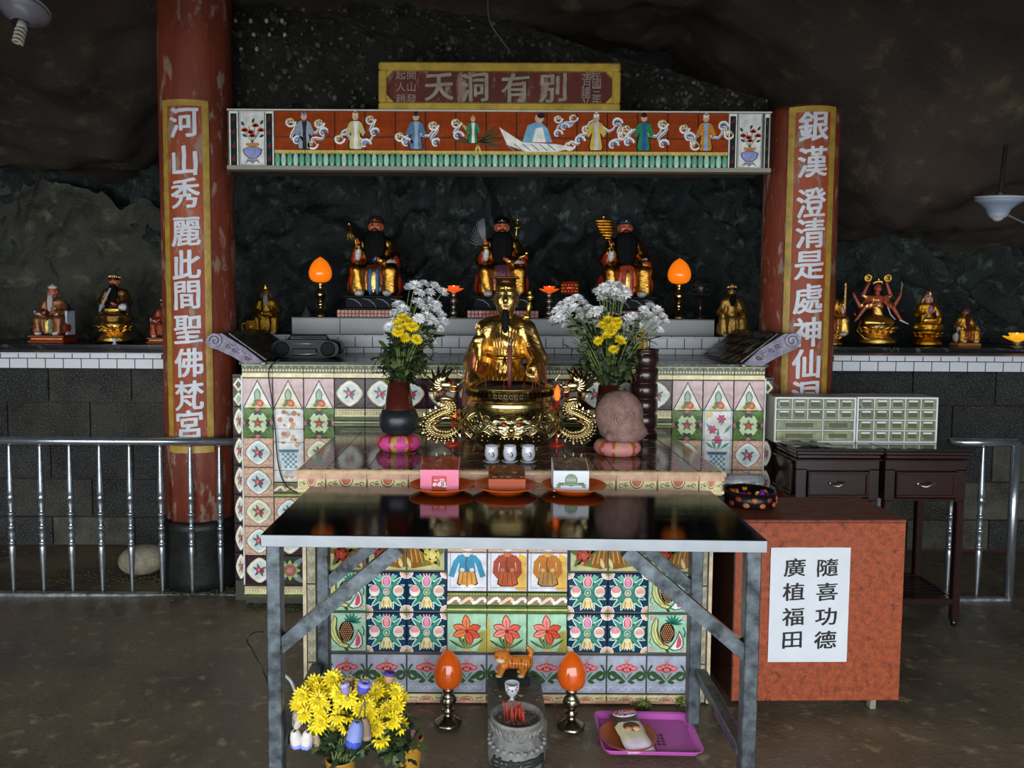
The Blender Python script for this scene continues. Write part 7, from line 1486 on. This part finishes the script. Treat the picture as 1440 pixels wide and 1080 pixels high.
# stone block, tiger, cup, stone burner
xs=P(723,960,2.8).x; o=empty('stone_step',(xs,2.66,0),0,'low grey stone block against the tiled front carrying the tiger figurine','stone block')
m=M(); m.box(-.1,.1,-.14,.165,0,.115,hx('5f5f58'),.01); m.build('block',stone,o)
m=M(); random.seed(12)
for k in range(16): m.ell((random.uniform(-.085,.085),random.uniform(-.1,.06),.116),(random.uniform(.006,.014),random.uniform(.005,.01),.003),hx(random.choice(['8a7a5c','5a4632','b0a890','6a5038'])),8,5)
m.build('old_coin',paint,o,kind='stuff')
Yt=2.77; xt=P(722,950,Yt).x; o=empty('tiger_figurine',(xt,Yt,.116),0,'glazed orange tiger figurine on a black base on the stone block','figurine')
m=M(); m.box(-.058,.058,-.03,.035,0,.034,hx('1c1f20'),.004); m.build('black_base',mat('black_glaze',.35,.2,30,bump=.15,bs=40),o)
f=Fig(); oc=hx('c9762a'); S_=.7
f.c((-.03,0,.1),(.045,0,.1),.03,.032,oc,.02); f.e((-.045,-.01,.135),(.032,.028,.03),oc,.015); f.e((-.052,-.032,.125),(.016,.014,.012),hx('d8c8a8'),.01)
for s in (-1,1): f.e((-.045+s*.022,.005,.162),(.009,.006,.01),oc,.008)
for x in (-.04,.045):
    for y in (-.018,.018): f.c((x,y,.09),(x-.012,y-.003,.045),.014,.011,oc,.01); f.e((x-.018,y-.006,.04),(.014,.011,.008),hx('d8b890'),.006)
f.c((.065,.01,.11),(.07,.01,.15),.009,.008,oc,.01); f.c((.07,.01,.15),(.055,.01,.172),.008,.009,oc,.01)
random.seed(3)
for k in range(8): f.paint((-.02+.012*k,-.03,.1+.01*math.sin(k*2)),(.002,.03,.022),hx('5a2a14'))
for s in (-1,1): f.paint((-.056+s*.01,-.034,.143),(.004,.01,.003),hx('1a1010'))
link('tiger_body',f.mesh('tiger_body',glaze,.004),o,(0,0,.008),None,(.95,.95,.72))
Yc2=2.62; xc=P(720,975,Yc2).x; o=empty('goblet',(xc,Yc2,.118),0,'small white footed cup with red painted sprigs in front of the tiger figurine','cup')
m=M(); m.lathe([(.018,0),(.02,.004),(.008,.012),(.006,.024),(.016,.032),(.024,.045),(.026,.072),(.0235,.073),(.021,.05),(.002,.036)],hx('e2e6ea'),28,cap=False); m.build('cup_bowl',ceramic,o)
m=M(); 
for dx,dz in ((0,0),(-.012,.004),(.012,.004),(-.018,-.006),(.018,-.006),(-.016,.012),(.016,.012)): yy=-math.sqrt(max(0,.0252**2-dx**2))-.0005; m.ell((dx,yy,.056+dz),(.0035,.0015,.003),hx('8a2a5a'),6,4)
m.build('painted_sprig',paint,o)
YI2=2.33; xi=P(727,1005,YI2).x; zr=P(727,1004,YI2).z; rr=(P(763,1005,YI2).x-P(691,1005,YI2).x)/2
o=empty('stone_incense_urn',(xi,YI2,0),0,'carved grey stone incense urn with characters on its belly, front centre on the floor','urn')
zn=zr*.76
m=M(); k_=rr/.078; m.lathe([(rr*.6,0),(rr*.7,.02),(rr*.62,.035),(rr*.85,.06),(rr*1.1,zr*.4),(rr*1.14,zr*.52),(rr*1.05,zr*.66),(rr*.88,zr*.74),(rr*.86,zr*.77)],hx('6f6f6c'),64,fn=lambda r,z,a:r+.002*math.sin(12*a)*(1 if z>zr*.6 else 0),cap=False); m.build('urn_belly',stone,o)
m=M(); m.lathe([(rr*.86,zr*.77),(rr*.98,zr*.8),(rr*.98,zr*.95),(rr*1.03,zr*.96),(rr*1.03,zr),(rr*.93,zr),(rr*.9,zr*.86)],hx('7c7a76'),64,cap=False); m.build('urn_rim',stone,o)
m=M()
for k in range(30): a=2*PI*k/30; m.tube([(rr*1.0*math.cos(a-.09),rr*1.0*math.sin(a-.09),zr*.84),(rr*1.0*math.cos(a),rr*1.0*math.sin(a),zr*.91),(rr*1.0*math.cos(a+.09),rr*1.0*math.sin(a+.09),zr*.84)],.0025,hx('8f8c86'),5)
for k in range(24): a=2*PI*k/24; m.ell((rr*1.06*math.cos(a),rr*1.06*math.sin(a),zr*.66),(.009,.009,.006),hx('8a8884'),6,4)
m.build('carved_band',stone,o,kind='stuff')
for k,ch in enumerate('佳應洞門'): text_obj('character',ch,.062,hx('232322'),stone,o,None,wrap=(rr*1.13,R(-42+28*k),zr*.47),extrude=.002,off=.0012)
m=M(); m.lathe([(.001,zr*.93),(rr*.92,zr*.9)],hx('8a7f7c'),32,cap=False,fn=lambda r,z,a:r); 
for k in range(130): a=random.uniform(0,2*PI); q=rr*.85*random.random()**.5; b=random.uniform(0,3); m.tube([(q*math.cos(a),q*math.sin(a),zr*.925),(q*math.cos(a)+.009*math.cos(b),q*math.sin(a)+.009*math.sin(b),zr*.935)],.0011,hx(random.choice(['a09088','8a4a44','c0b0a8','6a5a56'])),4)
m.build('ash_bed',ash,o,kind='stuff')
random.seed(19)
for k in range(34): m=M(); hh=random.uniform(.035,.062); m.tube([(0,0,0),(random.uniform(-.003,.003),0,hh)],.0014,hx(random.choice(['b8321c','c8442a','8a2218'])),5); m.build('incense_stub',paint,None,(xi+random.gauss(0,.018),YI2+random.gauss(-.002,.014),zr*.92),None,'red incense stub standing in the ash of the stone urn','incense stick','burnt incense stubs in the stone urn')
# tray
zt_=.006; ta=[PZ(835,1006,zt_),PZ(970,1010,zt_),PZ(989,1067,zt_),PZ(846,1064,zt_)]; cx=sum(p.x for p in ta)/4; cy=sum(p.y for p in ta)/4
o=empty('serving_tray',(cx,cy,.004),0,'pink rectangular plastic tray with dark printed characters on the floor under the table','tray')
def rr_poly(w,d,r,z,n=5): return [(sx*(w/2-r)+r*math.cos(a0+PI/2*k/n),sy*(d/2-r)+r*math.sin(a0+PI/2*k/n),z) for sx,sy,a0 in ((1,1,0),(-1,1,PI/2),(-1,-1,PI),(1,-1,1.5*PI)) for k in range(n+1)]
tw_=((ta[1]-ta[0]).length+(ta[2]-ta[3]).length)/2; td=((ta[3]-ta[0]).length+(ta[2]-ta[1]).length)/2; rz=math.atan2((ta[2]-ta[3]).y,(ta[2]-ta[3]).x); o.rotation_euler=(0,0,rz)
rings=[rr_poly(tw_*.9,td*.86,.02,0),rr_poly(tw_*.96,td*.94,.025,.016),rr_poly(tw_,td,.03,.02),rr_poly(tw_,td,.03,.0225),rr_poly(tw_*.955,td*.93,.024,.019),rr_poly(tw_*.89,td*.85,.018,.004)]
m=M(); vs=[p for r_ in rings for p in r_]; n=len(rings[0]); fs=[(j*n+k,j*n+(k+1)%n,(j+1)*n+(k+1)%n,(j+1)*n+k) for j in range(len(rings)-1) for k in range(n)]; fs+=[tuple(range(5*n,6*n)),tuple(range(n-1,-1,-1))]; m.add(vs,fs,hx('c35cb4'),False); m.build('tray_body',plastic,o)
m=M(); random.seed(9)
for r_ in range(4):
    for k in range(3):
        x=tw_*.03+.017*k; y=.01-.019*r_; m.box(x,x+.0025,y-.011,y,.0042,.0048,hx('2a2030')); m.box(x+.009,x+.0115,y-.011,y,.0042,.0048,hx('2a2030'))
        for q in range(3): m.box(x,x+.0115,y-.001-.005*q,y+.0005-.005*q,.0042,.0048,hx('2a2030'))
m.build('printed_marks',paint,o,kind='stuff')
pc=PZ(883,1040,.012); pl_=empty('orange_plate',(pc.x,pc.y,.0085),0,'orange brown plastic plate on the pink tray holding a biscuit pack','plate'); r=.1
m=M(); m.lathe([(.0005,.003),(r*.6,.003),(r*.7,.006),(r*.97,.018),(r,.022),(r*.97,.021),(r*.66,.008),(.0005,.006)],hx('a5542c'),44,cap=False); m.build('dish',plastic,pl_)
bp=PZ(888,1030,.03); o=empty('biscuit_pack',(bp.x,bp.y,.02),R(-8),'cream and brown packet of filled biscuits lying on the plate on the pink tray','packet'); o.rotation_euler=(R(9),0,R(10))
W2,D2=.1,.2; m=M(); nx,ny=8,12; vs=[];fs=[]
for q in (1,-1):
    for j in range(ny+1):
        for i in range(nx+1):
            u=i/nx*2-1; v=j/ny*2-1; t=(1-u**6)*(1-abs(v)**5); vs.append((u*W2/2*(1+.03*math.sin(v*9)),v*D2/2,.012+q*.018*t+.001*math.sin(i*2+j*3)))
for b0,fl_ in ((0,False),((nx+1)*(ny+1),True)):
    for j in range(ny):
        for i in range(nx): a=b0+j*(nx+1)+i; f_=(a,a+1,a+nx+2,a+nx+1); fs.append(f_[::-1] if fl_ else f_)
b=len(m.v); m.add(vs,fs,hx('c9c49c'),True); 
for k in range(len(m.f)):
    j=(k%(nx*ny))//nx
    m.c[k]=hx('4a3028') if j>=ny-4 else hx('cfcaa6') if j>=3 else hx('d8c4d0')
m.build('wrapper',mat('glossy_wrapper',.25,.12,20,bump=.15,bs=30),o)
m=M(); m.ell((0,.008,.029),(.03,.024,.006),hx('5a3424'),14,6); m.ell((.012,-.006,.032),(.014,.01,.005),hx('d8a878'),10,6); m.ell((-.014,-.004,.032),(.014,.01,.005),hx('c08a5a'),10,6); m.ell((.0,.075,.03),(.044,.02,.003),hx('d9c8d8'),20,6); m.build('printed_picture',paint,o)
text_obj('pack_lettering','TATAWA',.02,hx('b8283c'),paint,o,(0,.082,.0335),rot=(0,0,0),extrude=.0004,off=.0006); text_obj('pack_lettering','Margaritte',.018,hx('2a1c3a'),paint,o,(0,.066,.0335),rot=(0,0,0),extrude=.0004,off=.0005)
# weeds and leads
random.seed(41)
for (pa,pb,pyy,Ym,n,lab) in ((70,235,812,4.15,260,'green moss film on the wet floor behind the left railing'),(236,330,824,3.97,160,'green moss at the foot of the left column plinth'),(345,425,852,3.74,130,'dark green moss along the base of the left tiled wing')):
    m=M(); a=P(pa,pyy,Ym); b=P(pb,pyy,Ym)
    for k in range(n): q=random.random(); m.ell(((b.x-a.x)*(q-.5),random.gauss(0,.05 if n>150 else .02),0),(random.uniform(.004,.012),random.uniform(.004,.009),.003),hx(random.choice(['3a4022','454c26','30361f','4c4c2e'])),6,4)
    m.build('moss_film',leafm,None,((a.x+b.x)/2,Ym,.004),None,lab,'moss',kind='stuff')
for px,py,n,sz,lab in ((968,985,60,.05,'tuft of yellow green moss growing at the foot of the tiles, right'),(905,1001,40,.05,'thin green moss along the floor joint behind the pink tray')):
    q=P(px,py,2.81); m=M()
    for k in range(n): m.ell((random.gauss(0,sz*.45),random.uniform(-.015,.01),abs(random.gauss(0,sz*.4))*(1 if px>950 else .3)),(.006,.004,.005),hx(random.choice(['6f7a34','8a9440','5a6a30'])),5,4)
    m.build('moss_tuft',leafm,None,(q.x,2.82,max(.004,q.z-.02) if px>950 else .006),None,lab,'moss',kind='stuff')
def cable(pts,r,col,label,name='power_cable',mt=None):
    p0=Vector(pts[0]); o=M(); pp=[Vector(p) for p in pts]; out=[]
    for i in range(len(pp)-1):
        a=pp[max(i-1,0)];b=pp[i];c=pp[i+1];d=pp[min(i+2,len(pp)-1)]
        for k in range(6): t=k/6; out.append(.5*((2*b)+(-a+c)*t+(2*a-5*b+4*c-d)*t*t+(-a+3*b-3*c+d)*t**3)-p0)
    out.append(pp[-1]-p0); o.tube(out,r,col,7); return o.build(name,mt or plastic,None,tuple(p0),None,label,'cable' if 'pipe' not in name else 'pipe')
Pz=lambda px,py: tuple(PZ(px,py,.006))
cable([Pz(575,1003),Pz(590,998),Pz(610,1001),Pz(622,1012)],.003,hx('7a3a34'),'dull red lead running to the left egg lamp from the flowers')
cable([Pz(779,992),Pz(785,1000),Pz(793,1010),Pz(799,1018)],.003,hx('8a4a44'),'dull red lead running behind the right egg lamp')
cable([tuple(PZ(382,985,.006)),tuple(P(375,955,2.6)),tuple(P(355,915,2.62)),tuple(P(347,900,2.65)),tuple(P(356,890,2.65)),tuple(P(370,888,2.6))],.003,hx('2a2220'),'thin dark cable looping beside the left front table leg')
cable([tuple(P(398,948,2.7)),tuple(P(407,955,2.7)),tuple(P(413,966,2.7)),tuple(PZ(424,1000,.008))],.006,hx('c9ccc8'),'short thick white cable end beside the left table stretcher')
cable([tuple(P(394,505,3.772)),tuple(P(378,520,3.775)),tuple(P(382,560,3.775)),tuple(P(387,605,3.775)),tuple(P(391,650,3.775)),tuple(P(400,680,3.775)),tuple(P(418,693,3.7))],.003,hx('1c1a1a'),'thin black lead hanging down the left tiled wing from the radio')
cable([(P(60,50,4.9).x,4.9,P(60,50,4.9).z),(P(225,95,4.9).x,4.9,P(225,95,4.9).z)],.012,hx('4a463e'),'straight grey conduit pipe under the ceiling beside the left column',name='conduit_pipe')
cable([tuple(P(686,-6,4.2)),tuple(P(688,28,4.2)),tuple(P(702,52,4.22)),tuple(P(716,70,4.25))],.003,hx('6a665c'),'thin wire hanging from the roof above the signboard')
# ceiling lamps
def dish(px,py,Y,r,label,bulb,tilt=0):
    c=P(px,py,Y); o=empty('ceiling_lamp',tuple(c),0,label,'lamp'); o.rotation_euler=(tilt,0,0)
    m=M(); m.lathe([(r*.45,-.05),(r*.5,-.03),(r*.8,.0),(r*.98,.012),(r,.02),(r*.95,.028),(r*.6,.03)],hx('8f9cb0') if not bulb else hx('7a7a84'),36,cap=False); m.lathe([(r*.9,.026),(r*1.02,.03),(r*1.02,.036),(.02,.045)],hx('8f9196') if bulb else hx('b9bcc2'),36); m.build('shade',plastic,o)
    m=M()
    if bulb:
        m.lathe([(.018,-.03),(.02,-.06),(.016,-.065)],hx('b9b9b4'),14)
        m.tube([(.018*math.cos(k*.6),.018*math.sin(k*.6),-.065-.0018*k) for k in range(44)],.006,hx('b8b4a4'),6)
    else: m.ell((0,0,-.062),(.032,.032,.032),hx('b8b8ba'),14,10); m.lathe([(.044,-.045),(.05,-.055),(.036,-.075)],hx('9aa4b0'),20,cap=False)
    m.build('bulb',plastic,o); m=M(); m.lathe([(.03,.04),(.012,.06),(.01,.3)],hx('2a2826'),12); m.build('ceiling_rose',paint,o); return o
dish(34,22,3.3,.095,'white enamel ceiling lamp with a spiral bulb in the upper left corner',True,R(-22))
dish(1405,286,4.1,.115,'pale blue ceiling lamp with round bulb at the upper right',False,R(6))
cable([tuple(P(1418,303,4.3)),tuple(P(1450,318,4.4))],.006,hx('7a7a76'),'short pale conduit running right from the blue ceiling lamp',name='conduit_pipe')

# a label of its own for every cut flower: by row from the top, then place from the left
ORD=['first','second','third','fourth','fifth','sixth','seventh','eighth','ninth','tenth','eleventh','twelfth']
for grp,L_ in FLW.items():
    L_.sort(key=lambda t:t[2]); n=6 if len(L_)>20 else 4; rows=[L_[i:i+n] for i in range(0,len(L_),n)]
    kind={'white chrysanthemums in the left vase':'white chrysanthemum in the left vase','yellow chrysanthemums in the left vase':'yellow chrysanthemum in the left vase','white chrysanthemums in the right vase':'white chrysanthemum in the right vase','yellow chrysanthemums in the right vase':'yellow chrysanthemum in the right vase'}.get(grp,'yellow chrysanthemum in the pot')
    for r_,row in enumerate(rows):
        row.sort(key=lambda t:t[1])
        for k,(o,_,_) in enumerate(row): o['label']='%s, %s row from the top, %s from the left'%(kind,ORD[r_],ORD[k])
